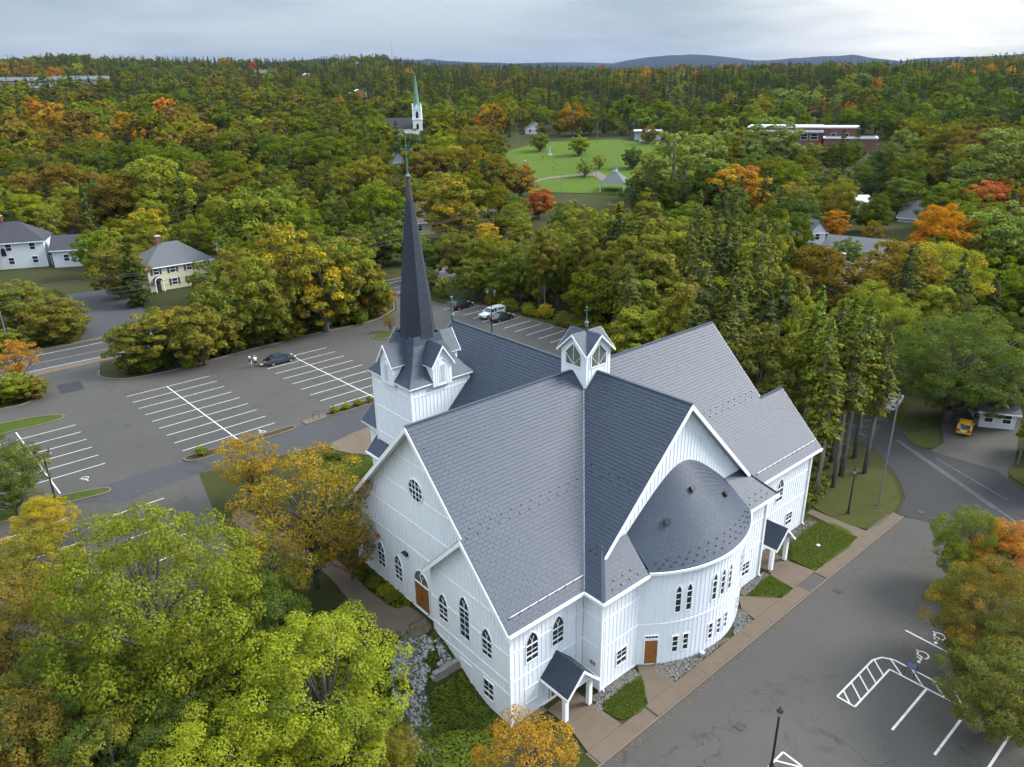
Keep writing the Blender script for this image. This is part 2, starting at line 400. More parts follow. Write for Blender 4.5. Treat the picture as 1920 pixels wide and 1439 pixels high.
def deck(poly, th=0.22, parent=None, mat='trim', name='roof'):
    mb = MB(); P = [Vector(p) for p in poly]; mb.prism([p - Vector((0, 0, th)) for p in P], (0, 0, th)); return mb.build(name, M[mat], parent or church)
zx = lambda x, y: ZR - abs(x)
zy = lambda x, y: ZR - abs(y)
P3 = lambda pts, f: [(x, y, f(x, y)) for x, y in pts]
vis = [
    (P3([(0, -17.77), (11, -17.77), (11, -11), (0, 0)], zx), True),
    (P3([(6.14, -17.96), (11, -17.96), (11, -17.77), (6.14, -17.77)], zx), False),
    (P3([(0, 0), (11, 11), (11, 18.12), (0, 18.12)], zx), False),
    (P3([(6.15, 18.12), (11, 18.12), (11, 21.84), (6.15, 21.84)], zx), False),
    (P3([(0, 0), (11, 0), (11, -11)], zy), False),
    (P3([(11, 0), (11.07, 0), (11.07, -9.25), (11, -9.25)], zy), False),
    (P3([(11, -9.25), (11.07, -9.25), (12.82, -11), (11, -11)], zy), False),
    (P3([(0, 0), (-11, -11), (-18.44, -11), (-18.44, 0)], zy), False),
    (P3([(12.82, -11), (12.82, -6.15), (10.4, -6.0), (10.4, -8.58)], lambda x, y: ZE + 12.82 - x), False),
    (P3([(12.82, 11), (12.82, 6.55), (10.4, 6.1), (10.4, 8.58)], lambda x, y: ZE + 12.82 - x), False),
]
hid = [
    P3([(0, 0), (0, -17.77), (-11, -17.77), (-11, -11)], zx), P3([(0, 0), (-11, 11), (-11, 18.12), (0, 18.12)], zx),
    P3([(0, 0), (-18.44, 0), (-18.44, 11), (-11, 11)], zy), P3([(0, 0), (11, 11), (11, 0)], zy), P3([(11, 0), (11, 11), (12.82, 11), (11.07, 9.25), (11.07, 0)], zy),
]
singles = []
main_roof = None
for i, (poly, one) in enumerate(vis):
    d = deck(poly); mb = MB()
    if main_roof is None: main_roof = d
    shingle_plane(mb, poly, singles=singles if one else None, seed=10 + i)
    if one:
        near = sorted(singles, key=lambda q: q[0])
        for dist, M4, cell, (O, a, u, n, t, jit, r) in near[300:]: put_shingle(mb, cell, O, a, u, n, t, 0.29, 0.045, jit, r)
        s_ = MB(); w, e, lf = 0.60, 0.29, 0.045; g = 0.008
        s_.add([(g, 0, lf), (w - g, 0, lf), (w - g, e + 0.02, 0.008), (g, e + 0.02, 0.008), (g, 0, 0.002), (w - g, 0, 0.002), (w - g, e + 0.02, 0.001), (g, e + 0.02, 0.001)],
               [(0, 1, 2, 3), (4, 5, 1, 0), (5, 6, 2, 1), (6, 7, 3, 2), (7, 4, 0, 3), (7, 6, 5, 4)])
        sme = s_.mesh('shingle'); sme.materials.append(M['shingle'])
        for dist, M4, cell, fr in near[:300]:
            o = obj('shingle', sme, None, d); o.matrix_local = M4
    build_shingles('shingles', mb, M['shingle'], d)
for poly in hid:
    d = deck(poly); mb = MB(); shingle_plane(mb, poly, 1.3, 0.66, seed=3); build_shingles('shingles', mb, M['shingle'], d)
for poly in (P3([(6.14, -17.96), (6.14, -16.8), (1.13, -16.8), (1.13, -17.96)], lambda x, y: 13.11 - (6.14 - x)), P3([(6.15, 21.84), (6.15, 17.4), (1.13, 17.4), (1.13, 21.84)], lambda x, y: 13.10 - (6.15 - x))):
    d = deck(poly); mb = MB(); shingle_plane(mb, poly, seed=4); build_shingles('shingles', mb, M['shingle'], d)

# curved apse roof
AC = (5.2, 0.3); AR = 9.7; ER = 9.95
a0 = math.asin((-6.1 - 0.3) / ER); a1 = math.asin((6.7 - 0.3) / ER)
def apse_pt(t, v):
    ang = a0 + (a1 - a0) * (t + 1) / 2
    e = Vector((AC[0] + ER * math.cos(ang), AC[1] + ER * math.sin(ang), 8.42))
    y = 6.15 * t; h = 8.35 - 0.905 * math.sqrt(y * y + 6.2)
    tp = Vector((10.45, y, ZE + h))
    p = e.lerp(tp, v); p.z -= 0.35 * math.sin(math.pi * v) * (1 - abs(t)) * 0.3
    return p
mb = MB(); NT_, NV = 48, 14; V = [apse_pt(-1 + 2 * i / NT_, j / NV) for j in range(NV + 1) for i in range(NT_ + 1)]
F = [(j * (NT_ + 1) + i, j * (NT_ + 1) + i + 1, (j + 1) * (NT_ + 1) + i + 1, (j + 1) * (NT_ + 1) + i) for j in range(NV) for i in range(NT_)]
mb.add(V, F); apse_roof = mb.build('roof', M['underlay'], church, smooth=True, fix=False)
mb = MB(); rng = random.Random(5); rows = 19; colsn = 21
for k in range(rows):
    v0, v1 = k / rows, min(1.0, (k + 1.05) / rows)
    for c in range(-1, colsn + 1):
        ta = -1 + 2 * (c + 0.5 * (k % 2) + 0.012) / colsn; tb = -1 + 2 * (c + 0.5 * (k % 2) + 0.988) / colsn
        ta, tb = max(-1, ta), min(1, tb)
        if tb - ta < 0.01: continue
        tm = (ta + tb) / 2
        q = [apse_pt(ta, v0), apse_pt(tm, v0), apse_pt(tb, v0), apse_pt(tb, v1), apse_pt(tm, v1), apse_pt(ta, v1)]
        nn = (q[2] - q[0]).cross(q[4] - q[1]).normalized(); nn = nn if nn.z > 0 else -nn
        lf = 0.035 + rng.uniform(-0.004, 0.006); r = rng.random(); b = len(mb.v)
        mb.v += [tuple(q[0] + nn * lf), tuple(q[1] + nn * lf), tuple(q[2] + nn * lf), tuple(q[3] + nn * 0.012), tuple(q[4] + nn * 0.012), tuple(q[5] + nn * 0.012), tuple(q[0] + nn * 0.003), tuple(q[1] + nn * 0.003), tuple(q[2] + nn * 0.003)]
        for f in ((b, b + 1, b + 4, b + 5), (b + 1, b + 2, b + 3, b + 4), (b, b + 6, b + 7, b + 1), (b + 1, b + 7, b + 8, b + 2)): mb.f.append(f); mb.m.append(0); mb.rnd.append(r)
build_shingles('shingles', mb, M['shingle'], apse_roof)

# ridge caps, valley flashing, gutters, rake boards
def bars(name, segs, w, h, mat, parent=church, up=(0, 0, 1)):
    for a, b in segs: MB().bar(a, b, w, h, up).build(name, M[mat], parent)
bars('ridge_cap', [((0, -17.8, ZR + 0.03), (0, -1.5, ZR + 0.03)), ((0, 1.5, ZR + 0.03), (0, 18.15, ZR + 0.03)), ((1.5, 0, ZR + 0.03), (11.1, 0, ZR + 0.03)), ((-18.47, 0, ZR + 0.03), (-1.5, 0, ZR + 0.03)),
                   ((6.15, 18.0, 13.14), (6.15, 21.87, 13.14)), ((10.45, -8.63, 10.67), (12.82, -11, 8.29)), ((10.45, 8.63, 10.67), (12.82, 11, 8.29))], 0.26, 0.05, 'shingle')
for sy, sx in ((-1, 1), (1, 1), (-1, -1)):
    mb = MB()
    for off, up in ((0.16, 0.035),):
        d = Vector((sx, sy, -1)).normalized()
        L = [Vector((0.9 * sx, 0.9 * sy, ZR - 0.9)), Vector((11 * sx, 11 * sy, ZE))]
        s1 = Vector((0, -sy, 0)) * 0.22; s2 = Vector((-sx, 0, 0)) * 0.22
        n = Vector((0, 0, 0.11))
        mb.add([L[0] + s1 + n + Vector((0, 0, 0.0)), L[0] + n * 0.9, L[0] + s2 + n, L[1] + s1 + n, L[1] + n * 0.9, L[1] + s2 + n], [(0, 1, 4, 3), (1, 2, 5, 4)])
    mb.build('valley_flashing', M['flash'], church, fix=False)
def gutter(pts, name='gutter'):
    mb = MB()
    for a, b in zip(pts[:-1], pts[1:]): mb.bar(Vector(a), Vector(b), 0.14, 0.2)
    return mb.build(name, M['trim'], church)
gutter([(11.07, -17.98, ZE - 0.12), (11.07, -11.08, ZE - 0.12)]); gutter([(11.0, -11.07, ZE - 0.125), (12.86, -11.07, ZE - 0.125)])
gutter([(12.89, -11.1, ZE - 0.12), (12.89, -6.15, ZE - 0.12)]); gutter([(12.89, 6.6, ZE - 0.12), (12.89, 11.1, ZE - 0.12)]); gutter([(11.07, 11.08, ZE - 0.12), (11.07, 21.9, ZE - 0.12)])
gutter([(-18.5, -11.07, ZE - 0.12), (-11.2, -11.07, ZE - 0.12)])
gutter([tuple(apse_pt(-1 + 2 * i / 28, 0) + Vector((math.cos(a0 + (a1 - a0) * i / 28) * 0.06, math.sin(a0 + (a1 - a0) * i / 28) * 0.06, -0.14))) for i in range(29)])
# white soffit band closing the apse eave
mb = MB(); W_ = []
for i in range(33):
    ang = a0 + (a1 - a0) * i / 32; W_ += [(AC[0] + (AR - 0.1) * math.cos(ang), AC[1] + (AR - 0.1) * math.sin(ang), 8.17), (AC[0] + (ER + 0.02) * math.cos(ang), AC[1] + (ER + 0.02) * math.sin(ang), 8.2)]
mb.add(W_, [(2 * i, 2 * i + 1, 2 * i + 3, 2 * i + 2) for i in range(32)]); mb.build('soffit', M['trim'], church, fix=False)
def rake(a, b, nrm, depth=0.42, th=0.07):
    a, b = Vector(a), Vector(b); n = Vector(nrm)
    mb = MB(); o = Vector((0, 0, -0.015)); dn = Vector((0, 0, -depth))
    mb.prism([a + o, b + o, b + o + dn, a + o + dn], n * th); mb.build('rake_board', M['trim'], church)
for (a, b, nn) in [((0, -17.77, ZR), (6.14, -17.77, ZR - 6.14), (0, -1, 0)), ((0, -17.77, ZR), (-11.05, -17.77, ZR - 11.05), (0, -1, 0)), ((6.14, -17.96, 13.11), (11.05, -17.96, 8.2), (0, -1, 0)), ((6.14, -17.96, 13.11), (1.08, -17.96, 8.05), (0, -1, 0)),
                   ((11.07, 0, ZR), (11.07, -9.2, ZR - 9.2), (1, 0, 0)), ((11.07, 0, ZR), (11.07, 9.2, ZR - 9.2), (1, 0, 0)), ((0, 18.12, ZR), (11, 18.12, ZE), (0, 1, 0)), ((0, 18.12, ZR), (-11, 18.12, ZE), (0, 1, 0)),
                   ((6.15, 21.84, 13.1), (11.05, 21.84, 8.2), (0, 1, 0)), ((6.15, 21.84, 13.1), (1.1, 21.84, 8.05), (0, 1, 0)), ((-18.44, 0, ZR), (-18.44, -11, ZE), (-1, 0, 0)), ((-18.44, 0, ZR), (-18.44, 11, ZE), (-1, 0, 0))]: rake(a, b, nn)

# ---- walls: polygon in (s, z), with belts, battens and openings
class Wall:
    def __init__(w, O, Sd, N): w.O = Vector(O); w.S = Vector(Sd); w.N = Vector(N); w.open = []
    def p(w, s, z, d=0.0): return Vector((w.O.x + w.S.x * s + w.N.x * d, w.O.y + w.S.y * s + w.N.y * d, z))
def spans(poly, s):
    zs = []
    for i in range(len(poly)):
        (a, b), (c, d) = poly[i], poly[(i + 1) % len(poly)]
        if (a <= s < c) or (c <= s < a): zs.append(b + (d - b) * (s - a) / (c - a))
    zs.sort(); return list(zip(zs[0::2], zs[1::2]))
def cut(iv, a, b):
    out = []
    for p, q in iv:
        if b <= p or a >= q: out.append((p, q)); continue
        if a > p: out.append((p, a))
        if b < q: out.append((b, q))
    return out
def opening_z(o, s):
    sc, zb, wd, zs, zt = o          # centre, bottom, width, spring, top
    u = abs(s - sc); h = wd / 2 + 0.09
    if u > h: return None
    if zt - zs < 0.02: return (zb - 0.1, zt + 0.1)
    return (zb - 0.1, zs + (zt - zs) * math.sqrt(max(0, 1 - (u / h) ** 1.6)) + 0.1)
def make_wall(w, poly, belts=(), step=0.4, th=0.24, brange=None, corner=True):
    s0 = min(p[0] for p in poly); s1 = max(p[0] for p in poly); lo, hi = brange or (s0, s1)
    inset = [(min(max(s, s0 + 0.02), s1 - 0.02), z) for s, z in poly]
    mb = MB(); mb.prism([w.p(s, z) for s, z in inset], w.N * -th); wo = mb.build('wall', M['white'], church)
    n = max(1, round((s1 - s0) / step)); st = (s1 - s0) / n
    for k in range(1, n):
        s = s0 + st * k
        if not lo <= s <= hi: continue
        iv = spans(poly, s)
        for o in w.open:
            z = opening_z(o, s)
            if z: iv = cut(iv, *z)
        for a, b in iv:
            if b - a < 0.15: continue
            MB().prism([w.p(s - 0.02, a), w.p(s + 0.02, a), w.p(s + 0.02, b), w.p(s - 0.02, b)], w.N * 0.026).build('batten', M['white'], wo)
    T = [(z, s) for s, z in poly]
    for bz in belts:
        iv = spans(T, bz)
        for o in w.open:
            if o[1] - 0.1 < bz < o[4] + 0.1:
                u = o[2] / 2 + 0.09 if bz < o[3] else (o[2] / 2 + 0.09) * math.sqrt(max(0, 1 - (bz - o[3]) / max(0.05, o[4] + 0.1 - o[3])))
                iv = cut(iv, o[0] - u, o[0] + u)
        for a, b in iv:
            a, b = max(a, lo), min(b, hi)
            if b - a > 0.15: MB().prism([w.p(a, bz - 0.075), w.p(b, bz - 0.075), w.p(b, bz + 0.075), w.p(a, bz + 0.075)], w.N * 0.034).build('belt_board', M['trim'], wo)
    return wo
def arch_outline(sc, zb, wd, zs, zt, grow=0.0, n=9):
    a = wd / 2 + grow; rise = zt - zs + grow * 0.9; zb -= grow
    if zt - zs < 0.02: return [(sc - a, zb), (sc + a, zb), (sc + a, zt + grow), (sc - a, zt + grow)]
    R = (a * a + rise * rise) / (2 * a); cx = a - R; th = math.atan2(rise, -cx)
    right = [(cx + R * math.cos(th * k / n), zs + R * math.sin(th * k / n)) for k in range(n + 1)]
    return [(sc - a, zb), (sc + a, zb)] + [(sc + x, z) for x, z in right] + [(sc - x, z) for x, z in right[-2::-1]]
def window(w, sc, zb, wd, zs, zt, bars_h=(), thick_h=(), vert=1, tracery=True, name='window', glass='glass', lab=None, casing=0.06):
    outer = arch_outline(sc, zb, wd, zs, zt, casing); inner = arch_outline(sc, zb, wd, zs, zt)
    mb = MB(); n = len(inner); dp = 0.075
    V = [w.p(s, z, 0.0) for s, z in outer] + [w.p(s, z, dp) for s, z in outer] + [w.p(s, z, dp) for s, z in inner] + [w.p(s, z, 0.012) for s, z in inner]
    F = []
    for i in range(n):
        j = (i + 1) % n
        F += [(i, j, n + j, n + i), (n + i, n + j, 2 * n + j, 2 * n + i), (2 * n + i, 2 * n + j, 3 * n + j, 3 * n + i)]
    mb.add(V, F); wo = mb.build(name, M['trim'], church, fix=True)
    if lab: wo['label'] = lab
    g = MB(); g.face([w.p(s, z, 0.016) for s, z in inner]); g.build('glass', M[glass], wo, fix=False)
    m = MB(); a = wd / 2
    def hb(z, t, d):
        u = a - 0.004
        if z > zs:
            R = (a * a + (zt - zs) ** 2) / (2 * a); u = max(0.02, (a - R) + math.sqrt(max(0, R * R - (z - zs) ** 2)))
        m.prism([w.p(sc - u, z - t / 2, 0.018), w.p(sc + u, z - t / 2, 0.018), w.p(sc + u, z + t / 2, 0.018), w.p(sc - u, z + t / 2, 0.018)], w.N * d)
    for z in thick_h: hb(z, 0.085, 0.045)
    for z in bars_h: hb(z, 0.026, 0.026)
    top = zs if tracery and zt - zs > 0.02 else zt - (0.08 if zt - zs > 0.02 else 0)
    for k in range(vert):
        s = sc - a + wd * (k + 1) / (vert + 1)
        m.prism([w.p(s - 0.013, zb, 0.017), w.p(s + 0.013, zb, 0.017), w.p(s + 0.013, top, 0.017), w.p(s - 0.013, top, 0.017)], w.N * 0.028)
    if tracery and zt - zs > 0.3:
        R = (a * a + (zt - zs) ** 2) / (2 * a)
        for sg in (-1, 1):
            pts = []
            for k in range(7):
                z = zs + (zt - zs) * 0.62 * k / 6; x = (a - R) + math.sqrt(max(0, R * R - (z - zs) ** 2)) - a
                pts.append(w.p(sc + sg * -x * 1.0, z, 0.03))
            for p, q in zip(pts[:-1], pts[1:]): m.bar(p, q, 0.032, 0.026, w.N)
    if vert == 0 and not (tracery and zt - zs > 0.3):
        for z in list(thick_h) + list(bars_h):
            m = MB(); hb(z, 0.085 if z in thick_h else 0.026, 0.035); m.build('muntin', M['trim'], wo)
    elif m.v: m.build('muntin', M['trim'], wo)
    w.open.append((sc, zb, wd, zs, zt)); return wo
def std_arch(w, sc, zb=4.5, h=2.35): return window(w, sc, zb, 1.06, zb + h - 1.0, zb + h, bars_h=(zb + 0.85,), thick_h=(zb + 0.45, zb + h - 1.0))
def std_rect(w, sc, zb=1.0, wd=1.05, h=1.32): return window(w, sc, zb, wd, zb + h, zb + h, bars_h=(zb + 0.93,), thick_h=(zb + 0.5,), tracery=False)
def blank_panel(w, sc, zb, wd, h):
    mb = MB()
    for (a, b, c, d) in ((sc - wd / 2, zb, sc + wd / 2, zb + 0.1), (sc - wd / 2, zb + h - 0.1, sc + wd / 2, zb + h), (sc - wd / 2, zb + 0.1, sc - wd / 2 + 0.1, zb + h - 0.1), (sc + wd / 2 - 0.1, zb + 0.1, sc + wd / 2, zb + h - 0.1)):
        mb.prism([w.p(a, b), w.p(c, b), w.p(c, d), w.p(a, d)], w.N * 0.05)
    mb.build('blank_panel', M['trim'], church); w.open.append((sc, zb, wd - 0.1, zb + h, zb + h))

wl = Wall((0, -16.9, 0), (1, 0, 0), (0, -1, 0))         # west gable (round window)
for s in (-9.2, -6.52, -3.92): window(wl, s, 3.95, 1.06, 5.3, 6.3, bars_h=(4.8,), thick_h=(4.4, 5.3))
# round window
def round_window(w, sc, zc, r):
    N_ = 28; ring = lambda rr, d: [w.p(sc + rr * math.cos(2 * math.pi * k / N_), zc + rr * math.sin(2 * math.pi * k / N_), d) for k in range(N_)]
    mb = MB(); V = ring(r + 0.1, 0) + ring(r + 0.1, 0.08) + ring(r, 0.08) + ring(r, 0.01)
    mb.add(V, [(q * N_ + i, q * N_ + (i + 1) % N_, (q + 1) * N_ + (i + 1) % N_, (q + 1) * N_ + i) for q in range(3) for i in range(N_)])
    wo = mb.build('window', M['trim'], church); wo['label'] = 'round window with white grid in the gable'
    MB().face(ring(r, 0.016)).build('glass', M['glass'], wo, fix=False)
    m = MB()
    for o in (-0.5, 0.0, 0.5):
        L = math.sqrt(1 - o * o) * r; t = 0.022 if o else 0.035
        m.prism([w.p(sc + o * r - t, zc - L, 0.018), w.p(sc + o * r + t, zc - L, 0.018), w.p(sc + o * r + t, zc + L, 0.018), w.p(sc + o * r - t, zc + L, 0.018)], w.N * 0.03)
        m.prism([w.p(sc - L, zc + o * r - t, 0.019), w.p(sc + L, zc + o * r - t, 0.019), w.p(sc + L, zc + o * r + t, 0.019), w.p(sc - L, zc + o * r + t, 0.019)], w.N * 0.035)
    m.build('muntin', M['trim'], wo); w.open.append((sc, zc - r, 2 * r, zc, zc + r))
round_window(wl, -0.57, 13.62, 0.88)
# arched double door
dw = window(wl, -0.62, 5.3, 1.95, 5.32, 6.55, vert=1, tracery=True, name='transom_window', glass='glass_green')
def door(w, sc, zb, wd, h, leaves=1, lab=None, planks=True):
    fr = MB(); t = 0.09
    for (a, b, c, d) in ((sc - wd / 2 - t, zb, sc - wd / 2, zb + h + t), (sc + wd / 2, zb, sc + wd / 2 + t, zb + h + t), (sc - wd / 2, zb + h, sc + wd / 2, zb + h + t)):
        fr.prism([w.p(a, b), w.p(c, b), w.p(c, d), w.p(a, d)], w.N * 0.085)
    do = fr.build('door', M['trim'], church)
    if lab: do['label'] = lab
    for k in range(leaves):
        a = sc - wd / 2 + wd * k / leaves; b = a + wd / leaves
        MB().prism([w.p(a + 0.01, zb), w.p(b - 0.01, zb), w.p(b - 0.01, zb + h), w.p(a + 0.01, zb + h)], w.N * 0.03).build('door_leaf', M['wood'], do)
        n = 4
        for i in range(n):
            x0 = a + 0.05 + (wd / leaves - 0.1) * i / n; x1 = x0 + (wd / leaves - 0.1) / n - 0.015
            for j in range(3):
                z0 = zb + 0.08 + (h - 0.16) * j / 3
                MB().prism([w.p(x0, z0, 0.031), w.p(x1, z0, 0.031), w.p(x1, z0 + (h - 0.16) / 3 - 0.03, 0.031), w.p(x0, z0 + (h - 0.16) / 3 - 0.03, 0.031)], w.N * 0.018).build('panel', M['wood'], do)
        hx = b - 0.12 if k == 0 else a + 0.12
        MB().bar(w.p(hx, zb + 0.95, 0.08), w.p(hx, zb + 1.2, 0.08), 0.03).build('handle', M['black'], do)
    w.open.append((sc, zb, wd, zb + h, zb + h)); return do
door(wl, -0.62, 2.95, 1.95, 2.3, 2, 'brown double door under an arched light')
make_wall(wl, [(-10.4, 2.2), (1.4, 2.2), (1.4, -0.5), (6.3, -0.5), (6.3, 12.7), (0, 18.98), (-10.4, 8.6)], (8.0, 10.5, 13.0, 15.7), brange=(-10.4, 6.2))
mb = MB(); mb.box((-2.55, -17.0, 7.17), (0.5, 0.22, 0.3)); mb.box((-2.55, -17.08, 7.28), (0.56, 0.34, 0.06)); mb.build('wall_lamp', M['black'], church)
mb = MB(); mb.prism([wl.p(-10.42, 2.0, 0), wl.p(1.35, 2.0, 0), wl.p(1.35, 2.72, 0), wl.p(-10.42, 2.72, 0)], (0, -0.05, 0)); mb.build('base_board', M['trim'], church)

wb = Wall((0, -17.38, 0), (1, 0, 0), (0, -1, 0))        # projecting bay
std_arch(wb, 2.9, 4.3); window(wb, 5.5, 4.3, 1.08, 6.85, 7.9, bars_h=(4.85, 5.4, 5.95, 6.4), thick_h=(6.85,)); std_arch(wb, 8.0, 4.35)
std_rect(wb, 8.03, 0.62, 1.08, 1.5); blank_panel(wb, 5.42, 0.5, 1.3, 1.6)
make_wall(wb, [(1.4, -0.6), (10.42, -0.6), (10.42, 8.55), (6.14, 12.84), (1.4, 8.1)], (8.4, 5.8, 3.45, 2.45), th=0.46)
wf = Wall((10.42, 0, 0), (0, 1, 0), (1, 0, 0))          # front walls either side of the apse
for s in (-15.45, -13.0): std_arch(wf, s, 4.5)
blank_panel(wf, -15.5, 0.85, 1.25, 1.42)
door(wf, -13.1, -0.1, 1.1, 2.15, 1)
window(wf, -13.83, -0.1, 0.14, 2.05, 2.05, tracery=False, vert=0, name='side_light', bars_h=(0.6, 1.3), casing=0.05)
make_wall(wf, [(-17.38, -0.6), (-10.42, -0.6), (-10.42, 8.22), (-17.38, 8.22)], (3.52, 6.0))
wr = Wall((12.24, 0, 0), (0, 1, 0), (1, 0, 0)); std_rect(wr, -8.17, 1.05); 
make_wall(wr, [(-10.42, -0.6), (-6.36, -0.6), (-6.36, 8.22), (-10.42, 8.22)], (3.52, 6.0))
wr2 = Wall((12.24, 0, 0), (0, 1, 0), (1, 0, 0)); std_rect(wr2, 8.05, 0.98)
make_wall(wr2, [(6.96, -0.6), (10.42, -0.6), (10.42, 8.22), (6.96, 8.22)], (3.52, 6.0))
wi = Wall((0, -10.42, 0), (1, 0, 0), (0, -1, 0)); make_wall(wi, [(10.42, -0.6), (12.24, -0.6), (12.24, 8.22), (10.42, 8.22)], (3.5, 6.0))
mb = MB()
for k in range(5): mb.prism([wi.p(11.2, 1.75 + k * 0.07), wi.p(11.75, 1.75 + k * 0.07), wi.p(11.75, 1.78 + k * 0.07), wi.p(11.2, 1.78 + k * 0.07)], wi.N * 0.03)
mb.build('wall_vent', M['flash'], church)
wi2 = Wall((0, 10.42, 0), (1, 0, 0), (0, 1, 0)); make_wall(wi2, [(10.42, -0.6), (12.24, -0.6), (12.24, 8.22), (10.42, 8.22)], step=9)
wf2 = Wall((10.42, 0, 0), (0, 1, 0), (1, 0, 0)); std_arch(wf2, 15.88, 4.5); std_rect(wf2, 18.3, 0.95); std_arch(wf2, 13.1, 4.5); door(wf2, 13.1, -0.15, 1.1, 2.15, 1); std_rect(wf2, 15.4, 0.95, 0.7)
make_wall(wf2, [(10.42, -0.6), (21.26, -0.6), (21.26, 8.22), (10.42, 8.22)], (3.52, 6.0))
make_wall(Wall((0, 21.26, 0), (1, 0, 0), (0, 1, 0)), [(1.4, -0.6), (10.42, -0.6), (10.42, 8.55), (6.15, 12.84), (1.4, 8.1)], step=40)
make_wall(Wall((0, 17.3, 0), (1, 0, 0), (0, 1, 0)), [(-10.4, 0.0), (6.3, -0.6), (6.3, 12.7), (0, 18.98), (-10.4, 8.6)], step=40)
make_wall(Wall((1.4, 0, 0), (0, 1, 0), (-1, 0, 0)), [(17.3, -0.6), (21.26, -0.6), (21.26, 7.9), (17.3, 7.9)], step=40)
wg = Wall((10.5, 0, 0), (0, 1, 0), (1, 0, 0)); make_wall(wg, [(-8.7, 8.0), (8.7, 8.0), (8.7, 10.2), (0, 18.95), (-8.7, 10.2)], step=0.42)
for x in (-10.42,): 
    for sy in (-1, 1):
        make_wall(Wall((x, 0, 0), (0, 1, 0), (-1, 0, 0)), [(sy * 10.42, 2.0), (sy * 16.9, 2.0), (sy * 16.9, 8.3), (sy * 10.42, 8.3)], step=40)
        make_wall(Wall((0, sy * 10.42, 0), (1, 0, 0), (0, sy, 0)), [(-18.0, 2.0), (-10.42, 2.0), (-10.42, 8.3), (-18.0, 8.3)], step=40)
make_wall(Wall((-18.0, 0, 0), (0, 1, 0), (-1, 0, 0)), [(-10.42, 2.0), (10.42, 2.0), (10.42, 8.6), (0, 18.98), (-10.42, 8.6)], step=40)
# corner boards
for (x, y, z0, z1) in ((10.45, -17.41, -0.6, 8.4), (12.27, -10.45, -0.6, 8.15), (10.45, 21.24, -0.6, 8.2), (12.27, 10.42, -0.6, 8.15), (-10.38, -16.93, 2.2, 8.5)):
    MB().box((x, y, (z0 + z1) / 2), (0.16, 0.16, z1 - z0)).build('corner_board', M['trim'], church)

# curved apse wall with battens, windows and door
b0, b1 = math.radians(-43.8), math.radians(43.8)
mb = MB(); V = []
for k in range(41):
    an = b0 + (b1 - b0) * k / 40
    for z in (-0.6, 8.3): V.append((AC[0] + AR * math.cos(an), AC[1] + AR * math.sin(an), z))
    for z in (-0.6, 8.3): V.append((AC[0] + (AR - 0.25) * math.cos(an), AC[1] + (AR - 0.25) * math.sin(an), z))
F = []
for k in range(40):
    i = 4 * k; F += [(i, i + 4, i + 5, i + 1), (i + 2, i + 3, i + 7, i + 6), (i + 1, i + 5, i + 7, i + 3)]
mb.add(V, F); apse_wall = mb.build('wall', M['white'], church); shade_angle(apse_wall.data)
AW = {}
def apse_frame(deg):
    an = math.radians(deg); n = Vector((math.cos(an), math.sin(an), 0)); w = Wall((AC[0] + (AR - 0.012) * n.x, AC[1] + (AR - 0.012) * n.y, 0), (-n.y, n.x, 0), n); return w
ups = (-26.0, -20.7, -6.2, -0.3, 5.6, 20.3, 25.6)
for dg in ups:
    w = apse_frame(dg); window(w, 0, 4.45, 0.42, 6.2, 6.8, bars_h=(5.03, 5.6), thick_h=(6.15,), vert=0, tracery=False, casing=0.06)
    w = apse_frame(dg); window(w, 0, 0.75, 0.42, 2.2, 2.2, bars_h=(1.72,), thick_h=(1.25,), vert=0, tracery=False, casing=0.06)
w = apse_frame(-37.1); door(w, 0, -0.1, 0.98, 2.2, 1, 'brown panelled door at the foot of the curved wall'); window(w, 0, 2.28, 0.95, 2.5, 2.5, vert=3, tracery=False, casing=0.05, name='transom_window')
nb = 36
for k in range(1, nb):
    dg = math.degrees(b0 + (b1 - b0) * k / nb); iv = [(-0.6, 8.15)]
    for u in ups:
        if abs(dg - u) < 1.75: iv = cut(cut(iv, 4.33, 6.92), 0.63, 2.32)
    if abs(dg + 37.1) < 3.5: iv = cut(iv, -0.7, 2.65)
    w = apse_frame(dg)
    for a, b in iv: MB().prism([w.p(-0.02, a), w.p(0.02, a), w.p(0.02, b), w.p(-0.02, b)], w.N * 0.04).build('batten', M['white'], apse_wall)
for bz, z0 in ((3.52, 0),):
    mb = MB(); V = []
    for k in range(41):
        an = b0 + (b1 - b0) * k / 40
        for z, r in ((bz - 0.07, AR), (bz - 0.07, AR + 0.03), (bz + 0.07, AR + 0.03), (bz + 0.07, AR)): V.append((AC[0] + r * math.cos(an), AC[1] + r * math.sin(an), z))
    F = [(4 * k + a, 4 * k + 4 + a, 4 * k + 4 + b, 4 * k + b) for k in range(40) for a, b in ((0, 1), (1, 2), (2, 3))]
    mb.add(V, F); mb.build('belt_board', M['trim'], apse_wall)

